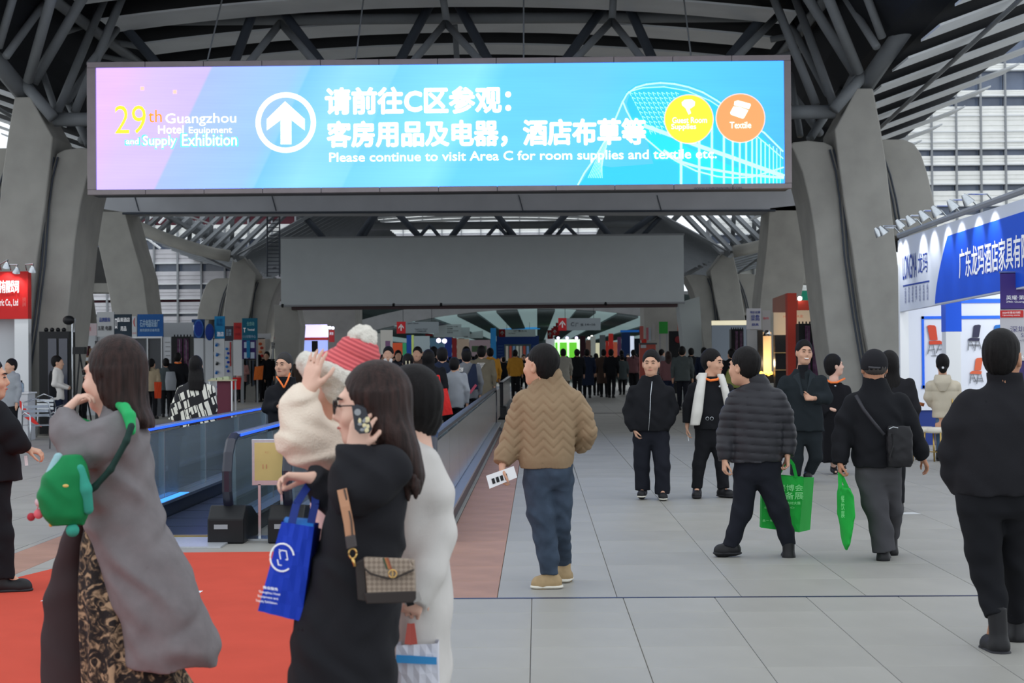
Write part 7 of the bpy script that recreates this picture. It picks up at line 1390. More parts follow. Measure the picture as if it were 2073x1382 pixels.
# ================================================================ the four women in front
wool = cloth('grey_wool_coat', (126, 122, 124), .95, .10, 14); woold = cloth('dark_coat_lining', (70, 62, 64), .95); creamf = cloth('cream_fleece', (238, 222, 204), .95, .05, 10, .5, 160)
def patterned():
    m, nt, b = nodes_of('patterned_skirt', .85); tc = nt.nodes.new('ShaderNodeTexCoord'); n = nt.nodes.new('ShaderNodeTexNoise'); n.inputs['Scale'].default_value = 22; n.inputs['Detail'].default_value = 4; n.inputs['Distortion'].default_value = 1.6
    nt.links.new(tc.outputs['Object'], n.inputs['Vector']); r = nt.nodes.new('ShaderNodeValToRGB'); nt.links.new(n.outputs[0], r.inputs[0]); r.color_ramp.elements[0].position = .46; r.color_ramp.elements[0].color = lin((30, 27, 27)) + (1,)
    r.color_ramp.elements[1].position = .64; r.color_ramp.elements[1].color = lin((176, 152, 120)) + (1,); e = r.color_ramp.elements.new(.54); e.color = lin((92, 78, 62)) + (1,); nt.links.new(r.outputs[0], b.inputs['Base Color']); return m
s = 500; q = px(s)
figure('woman in a long grey wool coat and patterned skirt with a hand at her mouth', (q(240, 1538)[0], q(240, 1538)[1], 0), 1.0, (q(228, 764), 282, -4), q(238, 838),
    [[q(238, 868, .17), q(212, 925, .16), q(196, 880, .02)], [q(246, 872, -.18), q(152, 915, -.19), q(128, 838, -.14), (.55, .12, .62), (.75, .3, -.55), 1, .75]],
    [[q(240, 1110, .08), q(210, 1290, .12), q(190, 1480, .12), q(150, 1535, .1)], [q(250, 1110, -.08), q(268, 1300, -.08), q(295, 1485, -.05), q(250, 1538, -.08)]],
    ('coat', wool, multi(loftf(s, [(250, 440, 1345, .15, -.08, 0), (262, 449, 1312, .17, -.08), (246, 424, 1250, .18, -.06), (222, 398, 1190, .18, -.05), (196, 368, 1125, .19, -.03), (178, 338, 1070, .19), (172, 322, 1020, .185), (174, 312, 960, .18), (180, 304, 905, .19), (188, 294, 872, .20), (200, 282, 850, .16), (212, 268, 832, .10), (214, 262, 818, .085)], .03, 2.2),
        limb(s, [(244, 872, 38, -.14), (206, 893, 39, -.20), (158, 912, 37, -.20), (138, 880, 33, -.18), (126, 842, 27, -.14)]), limb(s, [(240, 872, 36, .14), (214, 925, 34, .16), (198, 884, 26, .03)])), folds(q(250, 950), .010, 20, 4, .5)),
    None, hair=('short', hairb, .012, lambda H: H.loft([(q(300, 866, 0), .022, .05, 0), (q(284, 850, 0), .055, .10, 0), (q(258, 825, 0), .085, .12, 0), (q(248, 790, 0), .098, .115, 0), (q(240, 750, 0), .092, .105, 0)], .04)),
    shoes=(shb, shs), h=.0075, sk='f', extra=(('skirt', patterned(), loftf(s, [(175, 388, 1392, .19, .02), (170, 330, 1300, .18, .02), (166, 275, 1200, .17, .02), (168, 262, 1100, .15, .02), (180, 260, 1040, .13, .02)], .03), vfolds(q(240, 1020), .012, 11, 1)),
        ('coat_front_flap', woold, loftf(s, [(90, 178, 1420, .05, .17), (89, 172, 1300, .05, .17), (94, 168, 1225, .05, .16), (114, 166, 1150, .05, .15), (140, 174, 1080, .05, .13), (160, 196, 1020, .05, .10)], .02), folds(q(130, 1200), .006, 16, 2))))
gbp = empty('backpack', Vector(q(130, 1060, -.3)), 'small green childlike backpack with teal ears and pompoms carried by the grey coat woman', 'bag')
gm = cloth('backpack_green', (24, 130, 74), .6, .1, 8); teal = cloth('teal_plush', (60, 160, 140), .8)
G_ = Sdf(.007); G_.loft([(q(137, 1062, -.32), .055, .06, 0), (q(134, 1045, -.32), .085, .09, 0), (q(128, 1000, -.32), .098, .10, .1), (q(134, 960, -.32), .085, .09, .1), (q(142, 935, -.32), .06, .06, 0), (q(146, 922, -.32), .03, .04, 0)], .03); G_.build('bag_body', gm, gbp, disp=folds(q(130, 1000), .005, 30, 3))
G_ = Sdf(.007); G_.chain([(q(160, 950, -.36), .022), (q(172, 990, -.36), .026), (q(178, 1030, -.34), .022)], .01); G_.build('teal_ear', teal, gbp)
G_ = Sdf(.007); G_.chain([(q(118, 925, -.34), .018), (q(104, 958, -.36), .022)], .01); G_.build('pale_teal_plush', M('pale_teal', (150, 190, 196), .8), gbp)
for i, (x, y, r, c_) in enumerate(((147, 1073, .026, None), (78, 1040, .019, (226, 110, 120)), (63, 1046, .016, (180, 60, 70)), (80, 1016, .018, (220, 190, 196)), (104, 962, .015, (224, 130, 128)), (103, 1062, .008, (220, 160, 80)))):
    MB().sph(q(x, y, -.36), r).build('pompom', teal if c_ is None else cloth(f'pompom_{i}', c_), gbp, smooth=True)
MB().sph(q(133, 983, -.43), .012, .004, .006).build('yellow_patch', M('yellow_patch', (220, 190, 110), .7), gbp)
MB().tube([q(70, 1044, -.36), q(80, 1018, -.36), q(100, 1000, -.38)], .003, 5).build('cord', M('pink_cord', (214, 150, 150), .7), gbp)
G_ = Sdf(.007); G_.chain([(q(240, 820, -.12), .014), (q(252, 826, -.18), .022), (q(262, 842, -.222), .024), (q(266, 872, -.25), .018)], .01); G_.build('shoulder_pad', M('strap_green', (30, 170, 96), .6), gbp)
G_ = Sdf(.006); G_.chain([(q(266, 862, -.262), .014), (q(256, 892, -.285), .013), (q(224, 950, -.30), .013), (q(192, 985, -.30), .013), (q(168, 1005, -.31), .012)], .01); G_.build('dark_strap', M('strap_dark_green', (20, 52, 46), .7), gbp)
MB().bar(q(178, 850, -.05), q(164, 885, -.08), .05, .01, (0, 1, 0)).build('front_strap', M('strap_green', (0, 0, 0)), gbp)
# ---- woman on the phone
s = 600; q = px(s)
R_ = figure('woman in a long black coat holding a flowered phone to her ear', (q(735, 1694)[0], q(735, 1694)[1], 0), .96, (q(750, 826), 268, -2), q(762, 900),
    [[q(752, 945, .17), q(700, 1025, .12), q(636, 968, .0), (-1, -.05, .10), (.1, -.2, -1), -1, .75, True], [q(775, 945, -.18), q(712, 1000, -.20), q(716, 912, -.14), (.28, .10, .95), (.15, 1, 0), -1, .55]],
    [[q(730, 1250, .08), q(725, 1450, .08), q(735, 1640, .08), q(680, 1694, .08)], [q(745, 1250, -.08), q(740, 1450, -.08), q(745, 1640, -.08), q(690, 1694, -.08)]],
    ('coat', blk2, multi(loftf(s, [(572, 802, 1560, .20), (580, 800, 1400, .21), (590, 802, 1310, .21), (602, 806, 1246, .20), (622, 812, 1170, .19), (642, 817, 1110, .19), (660, 822, 1060, .185), (670, 828, 1010, .19), (678, 830, 965, .20), (692, 824, 935, .20), (712, 808, 915, .15), (724, 796, 898, .10)], .03),
        limb(s, [(786, 950, 46, -.15), (745, 985, 44, -.20), (716, 1000, 42, -.20), (712, 955, 38, -.18), (716, 908, 31, -.14)]), limb(s, [(760, 950, 44, .12), (702, 1022, 42, .12), (664, 992, 36, .05), (634, 962, 26, .0)])), folds(q(740, 1010), .009, 22, 2, .5)),
    None, hair=('short', hairb, .010, lambda H: H.loft([(q(842, 1000, -.02), .014, .03, 0), (q(834, 965, -.02), .045, .06, 0), (q(812, 915, -.02), .066, .09, 0), (q(792, 870, -.02), .078, .10, 0), (q(776, 830, 0), .088, .10, 0), (q(768, 795, 0), .085, .10, 0)], .04)),
    shoes=(shb, shs), h=.0068, sk='f', glasses=True)
G_ = Sdf(.006)
for i in range(9):
    x = 806 + i * 5; y = 960 + (i * 7) % 18; G_.chain([(q(x, y, -.09 + .02 * (i % 3)), .014), (q(x + 4 * math.sin(i), y + 16, -.09 + .02 * (i % 3)), .011), (q(x + 5 * math.cos(i * 2), y + 34, -.07), .007)], .006)
G_.build('hair_ends', hairb, R_, disp=None)
ph = empty('phone', Vector(q(731, 880, -.19)), 'dark phone case with pale flowers pressed to the phone woman\'s ear', 'phone')
a, b_ = q(722, 826, -.175), q(738, 872, -.175); pts = [q(x, y, -.19) for x, y in ((712, 822), (722, 818), (740, 826), (753, 868), (748, 876), (728, 878), (718, 868))]
MB().prism(pts, (0, .012, 0)).build('case', M('phone_case', (28, 32, 44), .3, spec=.6), ph); MB().tube([q(724, 834, -.192), q(724, 834, -.197)], .011, 16).build('camera_ring', grey, ph)
random.seed(5)
for k in range(13): x, y = 728 + random.random() * 18, 846 + random.random() * 26; MB().sph(q(x, y, -.193), .0055 + .002 * (k % 2), .002, .0055 + .002 * (k % 3), 8, 5).build('flower', M('flower_print', (226, 214, 170), .6) if k % 3 else grey, ph)
# handbag with strap
hb_ = empty('handbag', Vector(q(780, 1219, -.27)), 'small beige monogram style handbag with dark edges and striped strap on the phone woman\'s hip', 'bag')
cm, nt, b = nodes_of('checked_canvas', .6); tc = nt.nodes.new('ShaderNodeTexCoord'); ck = nt.nodes.new('ShaderNodeTexChecker'); ck.inputs['Scale'].default_value = 90; mp = nt.nodes.new('ShaderNodeMapping'); mp.inputs['Rotation'].default_value = (0, .785, 0); nt.links.new(tc.outputs['Object'], mp.inputs[0]); nt.links.new(mp.outputs[0], ck.inputs[0])
ck.inputs[1].default_value = lin((158, 142, 126)) + (1,); ck.inputs[2].default_value = lin((128, 112, 98)) + (1,); nt.links.new(ck.outputs[0], b.inputs['Base Color']); brn = M('dark_leather', (44, 36, 34), .45, spec=.4)
def quad(pts, dy, th, mat, nm, par, bev=.003): return MB().prism([P(x, y, s, dy) for x, y in pts], (0, th, 0)).build(nm, mat, par, bevel=bev)
quad([(738, 1130), (838, 1134), (841, 1205), (836, 1213), (744, 1218)], -.30, .05, cm, 'front_panel', hb_); quad([(719, 1140), (738, 1130), (744, 1218), (724, 1214)], -.29, .07, brn, 'side_gusset', hb_)
quad([(736, 1200), (842, 1196), (842, 1212), (836, 1220), (742, 1222)], -.305, .012, brn, 'bottom_trim', hb_); quad([(736, 1128), (826, 1131), (838, 1152), (800, 1168), (786, 1170), (748, 1160), (738, 1150)], -.312, .012, cm, 'flap', hb_)
mb = MB(); pts = [P(x, y, s, -.316) for x, y in ((738, 1150), (750, 1161), (786, 1171), (802, 1169), (838, 1153))]
for a, b_ in zip(pts, pts[1:]): mb.bar(a, b_, .004, .012, (0, 1, 0))
mb.build('flap_trim', brn, hb_); MB().tube([P(795 + 8 * math.cos(t), 1161 + 8 * math.sin(t), s, -.32) for t in [2 * math.pi * k / 16 for k in range(17)]], .0022, 6).build('clasp_ring', M('gold', (220, 180, 110), .3, metal=1), hb_); MB().bar(P(795, 1155, s, -.322), P(795, 1167, s, -.322), .004, .003, (0, 1, 0)).build('clasp_bar', M('gold', (0, 0, 0)), hb_)
for dx, c_ in ((-4, (60, 80, 60)), (0, (170, 110, 70)), (4, (150, 84, 60))): quad([(778 + dx, 1129), (782 + dx, 1129), (790 + dx, 1152), (786 + dx, 1152)], -.3145, .003, M(f'stripe_{c_[0]}', c_, .6), 'stripe', hb_, 0)
MB().ribbon([P(692, 990, s, -.30), P(699, 1025, s, -.31), P(706, 1060, s, -.31), P(710, 1092, s, -.31)], .031).build('striped_strap', M('strap_tan', (190, 140, 108), .6), hb_)
mb = MB(); mb.bar(P(697, 990, s, -.304), P(711, 1052, s, -.314), .006, .004, (0, 1, 0)).bar(P(711, 1052, s, -.314), P(714, 1090, s, -.314), .006, .004, (0, 1, 0)).build('strap_stripe', M('strap_dark_stripe', (84, 70, 62), .6), hb_)
quad([(698, 1086), (718, 1082), (722, 1106), (702, 1112)], -.32, .014, M('leather_grey', (74, 68, 68), .5), 'strap_end', hb_); MB().tube([P(714 + 8 * math.cos(t), 1120 + 10 * math.sin(t), s, -.31) for t in [2 * math.pi * k / 14 for k in range(15)]], .003, 6).tube([P(714, 1130, s, -.31), P(719, 1146, s, -.31)], .005, 6).build('gold_clip', M('gold', (0, 0, 0)), hb_, smooth=True)
bt = tote('royal blue shopping bag with white round crest held by the phone woman', [(570, 1056), (636, 1066), (610, 1258), (522, 1236)], s, -.12, .12, cloth('blue_nonwoven', (34, 66, 190), .6), handle=[[(590, 1062, -.1), (600, 1020, -.06), (632, 970, .02)], [(628, 1066, -.05), (638, 1020, -.02), (640, 972, .04)]], hm=M('handle_blue', (26, 50, 130), .6))
MB().prism([P(636, 1066, s, -.12), P(650, 1070, s, .02), P(624, 1256, s, .02), P(610, 1258, s, -.12)], (0, .006, 0)).build('side_gusset', cloth('blue_dark', (24, 42, 130), .6), bt)
MB().prism([P(572, 1056, s, -.08), P(634, 1066, s, -.08), P(636, 1050, s, .0), P(578, 1046, s, .0)], (0, .004, 0)).build('light_lining', M('lining_cyan', (40, 130, 220), .6), bt)
cr_ = MB(); pts = [P(571 + 24 * math.cos(t), 1128 + 28 * math.sin(t), s, -.142) for t in [math.pi * (.3 + 1.65 * k / 20) for k in range(21)]]; cr_.tube(pts, .003, 6).build('crest_ring', tw, bt)
for (t, x, y, w_, h_, sl) in (('门', 574, 1122, 16, 20, 0), ('L', 566, 1138, 8, 12, 0), ('展会服务', 548, 1190, 30, 6, 0), ('Guangzhou Hotel', 546, 1200, 42, 6, 0), ('Equipment and', 543, 1209, 40, 6, 0), ('Supply Exhibition', 540, 1218, 42, 6, 0)): text(t, P(x, y, s, -.150), (1, 0, -.16), (-.16, 0, 1), w_ / s, h_ / s, tw, bt, .01)
# ---- woman in the bobble hat
s = 560; q = px(s)
pinkc = cloth('pale_pink_overall', (232, 196, 190), .9)
R_ = figure('person in cream fleece and red striped bobble hat shading the face with one hand', (q(690, 1640)[0], q(690, 1640)[1], 0), .98, (q(692, 788), 262, -8), q(702, 846),
    [[q(712, 880, .17), q(700, 960, .15), q(690, 1040, .10)], [q(694, 885, -.16), q(606, 890, -.24), q(622, 796, -.20), (.22, .05, .95), (.6, .7, 0), -1, .12]],
    [[q(680, 1140, .08), q(672, 1380, .08), q(676, 1590, .08), q(630, 1640, .08)], [q(680, 1140, -.08), q(676, 1380, -.08), q(680, 1590, -.08), q(634, 1640, -.08)]],
    ('fleece_jacket', creamf, multi(loftf(s, [(632, 742, 1000, .16), (628, 745, 950, .17), (630, 750, 900, .18), (650, 745, 872, .17), (668, 736, 855, .11), (676, 728, 842, .09)]), limb(s, [(700, 890, 46, -.10), (650, 905, 48, -.18), (614, 885, 44, -.22), (608, 840, 40, -.20), (616, 800, 30, -.15)], k=.05), limb(s, [(712, 885, 38, .12), (700, 960, 34, .15), (690, 1035, 26, .1)])), folds(q(640, 880), .012, 20, 3, 1)),
    ('trousers', pinkc, loftf(s, [(634, 720, 1620, .15), (632, 722, 1400, .16), (630, 725, 1200, .17), (628, 728, 1080, .17), (632, 735, 980, .16)]), folds(q(670, 1100), .008, 14, 5)), hair=None, shoes=(shw, shw), h=.0075, sk='f')
hm2, nt, b = nodes_of('striped_knit', .95); tc = nt.nodes.new('ShaderNodeTexCoord'); mp = nt.nodes.new('ShaderNodeMapping'); mp.inputs['Rotation'].default_value = (0, -.45, 0); wv = nt.nodes.new('ShaderNodeTexWave'); wv.bands_direction = 'Z'; wv.inputs['Scale'].default_value = 22; wv.inputs['Distortion'].default_value = .3
nt.links.new(tc.outputs['Object'], mp.inputs[0]); nt.links.new(mp.outputs[0], wv.inputs[0]); r = nt.nodes.new('ShaderNodeValToRGB'); r.color_ramp.elements[0].color = lin((176, 70, 78)) + (1,); r.color_ramp.elements[1].color = lin((226, 108, 110)) + (1,); nt.links.new(wv.outputs['Fac'], r.inputs[0]); nt.links.new(r.outputs[0], b.inputs['Base Color'])
fur = cloth('white_fur', (240, 234, 222), 1.0, .05, 20, 1.0, 220)
G_ = Sdf(.0065); G_.cone(q(704, 760), q(722, 722), .150, .085, .02, sq=((0, 1, 0), .95)); G_.box(q(650, 800, -.4) - vec((.4, .0, .5)), q(640, 778, .8) + vec((.8, 0, 0)), .02, 's')
def cutb(X, Y, Z): c = q(690, 768); x, z = X - c[0], Z - c[2]; return np.maximum(0, -(z * .92 + x * .40)) * 1.0 + 0 * Y
G_.build('knit_cap', hm2, R_, disp=lambda X, Y, Z: cutb(X, Y, Z) + .0022 * np.sin(((Z - q(690, 768)[2]) * .9 + (X - q(690, 768)[0]) * .43) * 260))
def lump(c_, a_): c_ = np.array(c_); return lambda X, Y, Z: a_ * (np.sin(X * 95) * np.sin(Y * 90 + 1) * np.sin(Z * 100) + .6 * np.sin(X * 190 + Z * 60) * np.sin(Z * 210 + Y * 150))
G_ = Sdf(.006); rg = []
cx_, cz_ = 688, 762
for k in range(15):
    t = 2 * math.pi * k / 14; e = q(cx_, cz_); rg.append((e + vec((math.cos(t) * .118, math.sin(t) * .125, -math.cos(t) * .052)), .036))
G_.chain(rg, .02); G_.chain([(q(636, 740, -.05), .042), (q(628, 760, -.05), .03)], .02); G_.chain([(q(668, 772, -.08), .04), (q(684, 796, -.1), .036), (q(696, 812, -.08), .02)], .03); G_.build('fur_brim', fur, R_, disp=lump(e, .004))
G_ = Sdf(.006); G_.ell(q(733, 688), (.056, .056, .055), None, .01); G_.build('bobble', fur, R_, disp=lump(e, .005))
MB().tube([q(608, 790, -.15), q(616, 786, -.19), q(628, 788, -.15), q(618, 792, -.10), q(608, 790, -.15)], .009, 8).build('pink_wristband', M('pink_band', (240, 140, 130), .6), R_, smooth=True)
# ---- woman in the pale coat behind
s = 540; q = px(s); palew = cloth('pale_coat', (206, 202, 198), .95, .05, 8)
R_ = figure('woman with a low dark bun and long pale coat behind the phone woman', (q(850, 1597)[0], q(850, 1597)[1], 0), .94, (q(826, 826), 300, 0), q(836, 882),
    [[q(806, 925, .10), q(800, 1040, .12), q(800, 1140, .1)], [q(866, 928, -.08), q(886, 1060, -.08), q(850, 1190, -.18), (-.35, -.1, -.9), (0, 1, 0), 1, .8]],
    [[q(836, 1150, .05), q(838, 1360, .05), q(842, 1550, .05), q(800, 1597, .05)], [q(862, 1150, -.05), q(864, 1360, -.05), q(868, 1550, -.05), q(830, 1597, -.05)]],
    ('coat', palew, multi(loftf(s, [(800, 908, 1480, .17), (800, 912, 1382, .18), (800, 915, 1250, .18), (796, 914, 1150, .17), (792, 902, 1080, .165), (790, 894, 1010, .165), (788, 886, 955, .165), (796, 872, 925, .14), (812, 856, 900, .10), (818, 850, 882, .085)]), limb(s, [(858, 935, 34, -.06), (882, 1010, 36, -.08), (884, 1080, 36, -.10), (862, 1160, 32, -.16), (836, 1222, 27, -.20)]), limb(s, [(806, 935, 32, .10), (800, 1040, 32, .12), (800, 1140, 28, .1)])), folds(q(860, 1050), .009, 12, 5, .5)),
    None, hair=('short', hairm, .014, lambda H: (H.ell(q(873, 851, .0), (.040, .04, .036), None, .02), H.loft([(q(844, 880, .02), .07, .07, 0), (q(838, 850, .02), .09, .085, 0), (q(832, 815), .09, .09, 0)], .03))), shoes=(shb, shs), h=.008, sk='f', face=False)
MB().bar(P(818, 1216, s, -.25), P(852, 1206, s, -.25), .03, .01, (0, 1, 0)).build('cuff_strap', M('cuff_strap_pale', (190, 186, 182), .8), R_); MB().bar(P(822, 1218, s, -.258), P(836, 1214, s, -.258), .035, .006, (0, 1, 0)).build('cuff_buckle', black, R_)
pbg = tote('white paper bag with a blue stripe hanging beside the pale coat woman', [(802, 1306), (886, 1302), (888, 1440), (798, 1440)], s, -.24, .08, M('paper_white', (214, 214, 224), .6), name='paper_bag', handle=[[(826, 1304, -.24), (832, 1262, -.22), (838, 1304, -.24)]], hm=M('red_cord', (190, 90, 80), .6))
MB().prism([P(x, y, s, -.268) for x, y in ((802, 1325), (884, 1330), (884, 1345), (802, 1341))], (0, .003, 0)).build('blue_stripe', M('stripe_blue', (60, 150, 214), .6), pbg)
# ================================================================ people between the walkways and the booths
nvy = cloth('navy_cloth', (34, 42, 62)); gry = cloth('grey_vest', (116, 118, 122)); khk = cloth('khaki_coat', (120, 112, 96)); ylw = cloth('mustard_hoodie', (196, 140, 52)); pnk = cloth('pink_check', (200, 150, 146)); brw = cloth('brown_coat', (74, 60, 54)); bei = cloth('sand_jacket', (168, 152, 126)); mrn = cloth('mauve_jacket', (120, 84, 88)); ltj = cloth('light_jeans', (120, 142, 162)); grn = cloth('grey_green_vest', (74, 82, 84)); stn = cloth('stone_hooded_coat', (160, 156, 146)); wht = cloth('white_sleeve', (222, 218, 212)); lgr = cloth('pale_grey_cloth', (150, 154, 160))
A_ = simple
a1 = A_('man facing us in a black coat with a white scarf beyond the bobble hat', 105, 786, 706, 182, blk, blk, .48, h=.0125, arms='front'); q = px(105)
MB().tube([q(779, 726, -.12), q(784, 738, -.15), q(786, 752, -.16)], .03, 8).tube([q(792, 726, -.12), q(789, 738, -.15), q(787, 752, -.16)], .03, 8).build('white_scarf', wht, a1, smooth=True)
A_('man facing us in a dark brown coat between the scarf man and the bald man', 92, 845, 706, 188, brw, blk, .48, h=.0125)
A_('half hidden person in black between the scarf man and the brown coat man', 70, 806, 712, 170, blk, blk, .46, h=.02)
a2 = A_('woman in black with a white fluffy hood and a hair clip seen from behind', 118, 826, 721, 0, nvy, blk, .46, hair='bun', h=.0125); q = px(118)
G_ = Sdf(.012); G_.loft([(q(824, 772, -.10), .14, .09, 0), (q(822, 762, -.08), .22, .12, 0), (q(823, 752, -.05), .19, .11, 0), (q(825, 746, -.03), .11, .09, 0)], .03); G_.build('white_hood', wht, a2, disp=folds(q(824, 760), .008, 26, 3, 1)); MB().bar(P(822, 730, 118, -.2), P(822, 740, 118, -.2), .02, .01, (0, 1, 0)).bar(P(829, 730, 118, -.2), P(829, 740, 118, -.2), .02, .01, (0, 1, 0)).build('hair_clip', M('clip_pearl', (214, 206, 170), .4), a2)
A_('broad woman in black with long hair carrying the red bag on her shoulder', 118, 868, 714, 8, blk, blk, .54, hair='long', coat=.25, h=.0125)
rt = tote('bright red shopping bag hanging from the long haired woman\'s shoulder', [(878, 788), (905, 786), (917, 838), (882, 843)], 118, -.32, .06, cloth('red_nonwoven', (222, 50, 48), .6), handle=[[(884, 790, -.3), (884, 760, -.28), (889, 760, -.28), (892, 788, -.3)]])
MB().bar(P(860, 762, 118, -.2), P(884, 782, 118, -.25), .02, .008, (0, 1, 0)).build('white_strap', wht, rt)
A_('tall dark haired man behind the long haired woman in black', 80, 878, 697, 0, blk2, blk, .48, h=.016)
A_('balding man just left of the long haired woman in black', 88, 856, 714, 20, brw, blk, .46, hair='bald', h=.0125)
A_('man in a navy jacket with tousled hair in front of the grey vest man', 112, 895, 708, 355, nvy, blk, .50, h=.0125)
A_('person in a pale grey jacket with a black bag beside the steel handrail', 116, 920, 742, 10, lgr, blk, .44, H=1.58, h=.0125)
a3 = A_('man in a grey vest with a small white square logo and a navy bag', 104, 944, 711, 350, gry, blk, .50, h=.0125, arms='down'); q = px(104)
MB().prism([P(x, y, 104, -.155) for x, y in ((928, 744), (938, 744), (937, 752), (927, 752))], (0, .006, 0)).build('logo_patch', wht, a3); stext('K', 932.5, 748, 104, 5, 5, dgrey, a3, dy=-.17)
G_ = Sdf(.012); G_.loft([(q(954, 788, -.2), .14, .09, .2), (q(954, 770, -.2), .13, .09, .2), (q(958, 750, -.17), .07, .07, .2), (q(960, 736, -.12), .03, .05, .2)], .03); G_.build('bag_body', nvy, None, label='navy soft bag slung on the back of the grey vest man', cat='bag')
MB().prism([P(x, y, 104, -.3) for x, y in ((949, 794), (953, 797), (966, 780), (962, 777))], (0, .01, 0)).build('red_brochure', M('brochure_red', (170, 70, 90), .5), None, label='rolled reddish brochure in the grey vest man\'s hand', cat='brochure')
A_('tall man standing behind the grey vest man', 78, 944, 698, 0, nvy, blk, .48, h=.016)
A_('man in a khaki coat with print on the back', 88, 975, 704, 5, khk, blk, .50, coat=.12, h=.0125); 
for k in range(4): MB().bar(P(966, 735 + k * 3, 88, -.19), P(982 - k * 2, 735 + k * 3, 88, -.19), .02, .008, (0, 1, 0)).build('back_print', wht, COL.objects[-1] if 0 else [o for o in COL.objects if o.name.startswith('person') and o.parent is None][-1])
A_('person in a mustard hoodie and pale jeans beside the black newel', 67, 992, 702, 350, ylw, ltj, .50, h=.014); A_('person in a mustard jacket with a dark cross strap farther down the walkway', 52, 1043, 703, 8, ylw, blk, .46, h=.02)
A_('young man in a black vest with white sleeves stretching an arm, by the black cabinet', 96, 116, 724, 85, wht, nvy, .42, arms='front', h=.0125); o_ = [o for o in COL.objects if o.name.startswith('person') and o.parent is None][-1]; q = px(96)
G_ = Sdf(.0125); G_.loft([(q(113, 804, 0), .13, .20, 0), (q(112, 780), .13, .19, 0), (q(112, 760), .13, .19, 0), (q(113, 750), .10, .15, 0)], .03); G_.build('black_vest', blk, o_)
A_('man in a grey sweater bending behind the white counter', 108, 22, 729, 215, lgr, blk, .44, H=1.62, h=.0125); A_('dark jacketed person beyond the gesturing man, near the cabinet', 84, 168, 735, 230, blk, blk, .44, H=1.55, h=.02)
A_('person with a ponytail in a sand coloured jacket left of the backpack wearer', 74, 307, 729, 15, bei, blk, .44, hair='pony', h=.014); tote('orange red shopping bag beside the sand jacket person', [(312, 773), (326, 773), (325, 806), (313, 806)], 76, -.1, .08, cloth('orange_bag', (206, 72, 40)))
a4 = A_('person in dark clothes wearing a pale grey backpack at the framed doors', 72, 336, 728, 350, grn, blk, .44, h=.014); q = px(72); G_ = Sdf(.014); G_.loft([(q(346, 790, -.22), .14, .09, 0), (q(346, 770, -.24), .16, .10, 0), (q(345, 752, -.20), .12, .08, 0)], .03); G_.build('backpack', lgr, a4)
a5 = A_('person in black with an orange collar band in front of the black machine', 72, 360, 717, 0, blk, blk, .48, h=.014); q = px(72); MB().tube([q(354, 734, -.08), q(360, 735, -.13), q(367, 734, -.08)], .022, 6).build('orange_lanyard', M('orange_band', (0, 0, 0)), a5)
A_('woman in a pink checked jacket and shorts holding a red bag', 54, 489, 726, 180, pnk, blk, .48, hair='brown', h=.016, sk='f', arms='front'); tote('red shopping bag in the pink jacket woman\'s hand', [(471, 764), (488, 764), (486, 788), (470, 788)], 55.5, -.1, .08, cloth('red_nonwoven', (0, 0, 0)))
A_('tall man in black beside the orange bag near the food posters', 54, 540, 709, 190, blk, blk, .52, h=.016); A_('person in black with an orange bag on the back', 54, 524, 721, 30, blk, blk, .46, hair='long', h=.016); tote('orange cloth bag on the back of the person in black', [(516, 742), (533, 740), (531, 768), (513, 769)], 56, -.1, .06, cloth('orange_cloth', (214, 110, 50)))
A_('dark haired person half hidden behind the man with the orange lanyard', 60, 607, 722, 20, brw, blk, .48, h=.016); A_('person in a sand coat passing the goods shelves', 48, 622, 715, 100, bei, blk, .46, h=.02)
# ---- right of the aisle
A_('person in a stone coloured hooded coat walking away in the aisle', 57, 1140, 704, 0, stn, khk, .48, h=.014, walk=.6, coat=.1); A_('person in black next to the stone coloured hooded coat', 54, 1168, 704, 0, blk, blk, .46, h=.016, walk=.8); A_('person in a long dark coat in the middle of the aisle', 52, 1188, 701, 0, nvy, blk, .52, h=.016, coat=.35, walk=.5)
A_('person in a dark brown coat with a green bag in the aisle', 51, 1222, 706, 0, brw, blk, .54, h=.016, coat=.3, walk=.6); tote('green bag of the brown coat person in the aisle', [(1228, 750), (1237, 750), (1236, 778), (1229, 778)], 51, -.05, .06, green)
A_('woman walking beside the green bag in black', 52, 1237, 705, 10, blk, blk, .44, h=.016, walk=.8); A_('person in a dark grey suit walking away near the red stall', 43, 1258, 703, 0, suitm, blk, .50, h=.02, walk=.5); A_('woman in a mauve jacket with tied hair walking away', 46, 1282, 710, 0, mrn, blk, .46, hair='pony', h=.02)
A_('person in a mauve jacket and yellow scarf behind the black jacket man', 62, 1353, 714, 5, mrn, nvy, .46, h=.016, hair='brown'); A_('person in a dark grey vest walking away behind the black jacket man', 68, 1381, 703, 10, grn, blk3, .50, h=.014, walk=.7); A_('person in pale blue grey behind the snack stall', 48, 1340, 703, 60, lgr, blk, .46, h=.02); A_('man in profile at the snack stall counter', 50, 1322, 697, 110, blk, blk, .44, h=.02)
A_('dark figure in front of the white price board', 56, 1399, 707, 0, blk, blk, .46, h=.02); A_('dark haired person at the foot of the white price board', 60, 1425, 706, 0, nvy, blk, .44, h=.02)
a6 = A_('person in black with a yellow and silver safety vest between the two near men', 78, 1481, 709, 340, blk, blk, .48, h=.014); q = px(78); G_ = Sdf(.014); G_.loft([(q(1484, 785, -.02), .24, .17, 0), (q(1484, 750, -.02), .23, .17, 0), (q(1483, 745, -.02), .20, .15, 0)], .02); G_.build('safety_vest', cloth('hi_vis', (150, 156, 90)), a6)
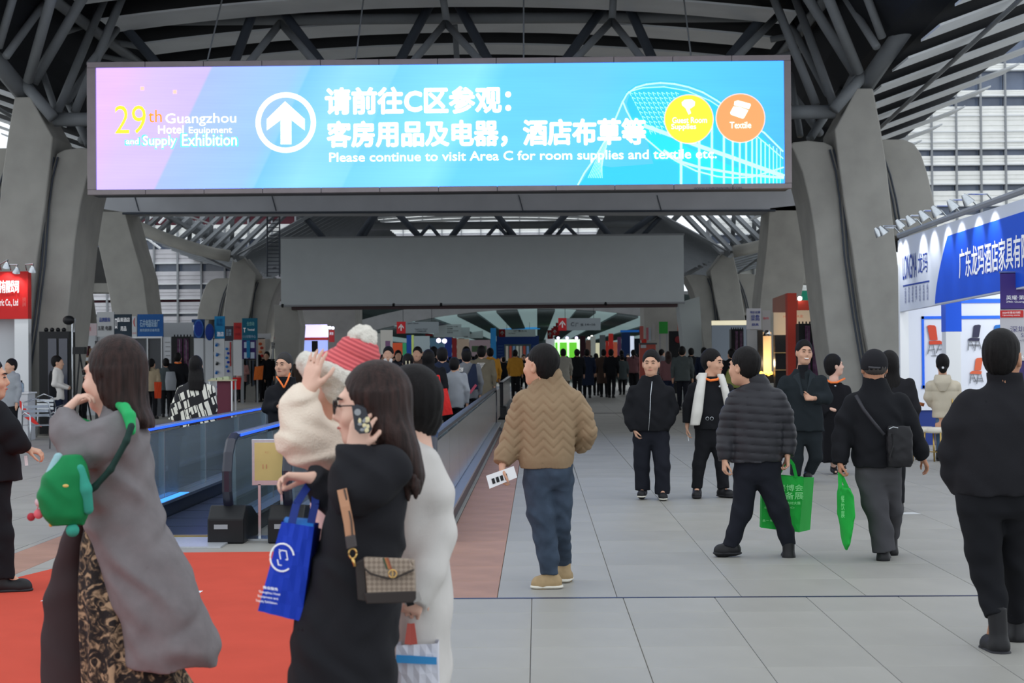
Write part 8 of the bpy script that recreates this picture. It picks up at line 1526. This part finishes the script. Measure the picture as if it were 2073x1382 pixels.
# ================================================================ the crowd in the far corridor
tp = []
for i, (nm, kw) in enumerate((('m', dict(walk=.7)), ('m2', dict(walk=-.5)), ('c', dict(coat=.3, hair='long', walk=.5)), ('b', dict(walk=.9, arms='front')), ('h', dict(coat=.15, hair='bun', walk=-.6)))):
    tp.append(simple('template', 30, 1088 + i, 722 - 30 * .07, 0, blk, blk, .48, H=1.69, h=.034, **kw))
for t in tp:
    t.rotation_euler = (0, 0, 0)
pal = [(blk, 'black', 9), (nvy, 'navy', 4), (blk2, 'charcoal', 3), (brw, 'dark brown', 2), (suitm, 'slate', 2), (lgr, 'pale grey', 1), (bei, 'sand coloured', 1), (mrn, 'mauve', 1), (khk, 'khaki', 1), (grn, 'grey green', 1), (wht, 'white', .5), (ylw, 'mustard', .4), (cloth('deep_red', (150, 44, 44)), 'red', .4)]
wts = np.array([p_[2] for p_ in pal]); wts = wts / wts.sum(); rng = np.random.default_rng(11); cnt = 0; placed = []
for i in range(900):
    if cnt >= 150: break
    y = 62 + 130 * rng.random() ** 1.2; x = -12.5 + 22 * rng.random()
    u = x / y * F + 1088
    if u < 705 or u > 1300 or (x > -3.2 and x < -.6 and rng.random() < .5) or any((x - a) ** 2 + (y - b_) ** 2 < .5 for a, b_ in placed): continue
    if y > 150 and 1000 < u < 1100: continue
    placed.append((x, y)); t = tp[int(rng.integers(len(tp)))]; c = pal[int(rng.choice(len(pal), p=wts))]; b_ = pal[int(rng.choice(4))]
    if cnt < len(tp): t = tp[cnt]; r = t
    else: r = copy_tree(t)
    r.location = (x, y, 0); r.rotation_euler = (0, 0, float(rng.choice([0, .1, -.15, 3.0, .3, 3.3]))); sc2 = .93 + .11 * rng.random(); r.scale = (sc2,) * 3
    row = 'near the start of the' if y < 95 else 'half way down the' if y < 140 else 'far end of the'; side = 'left of the steel barrier' if x < -3.2 else 'on the walkway line' if x < -.6 else 'in the middle of the aisle' if x < 4.5 else 'along the right hand stalls'
    r['label'] = f'{c[1]} clad person {side}, {row} corridor'; r['group'] = f'{c[1]} clad crowd {side} {row} the corridor'; r['category'] = 'person'
    for ch in r.children:
        if ch.name.startswith(('jacket', 'coat')): ch.material_slots[0].link = 'OBJECT'; ch.material_slots[0].material = c[0]
    cnt += 1
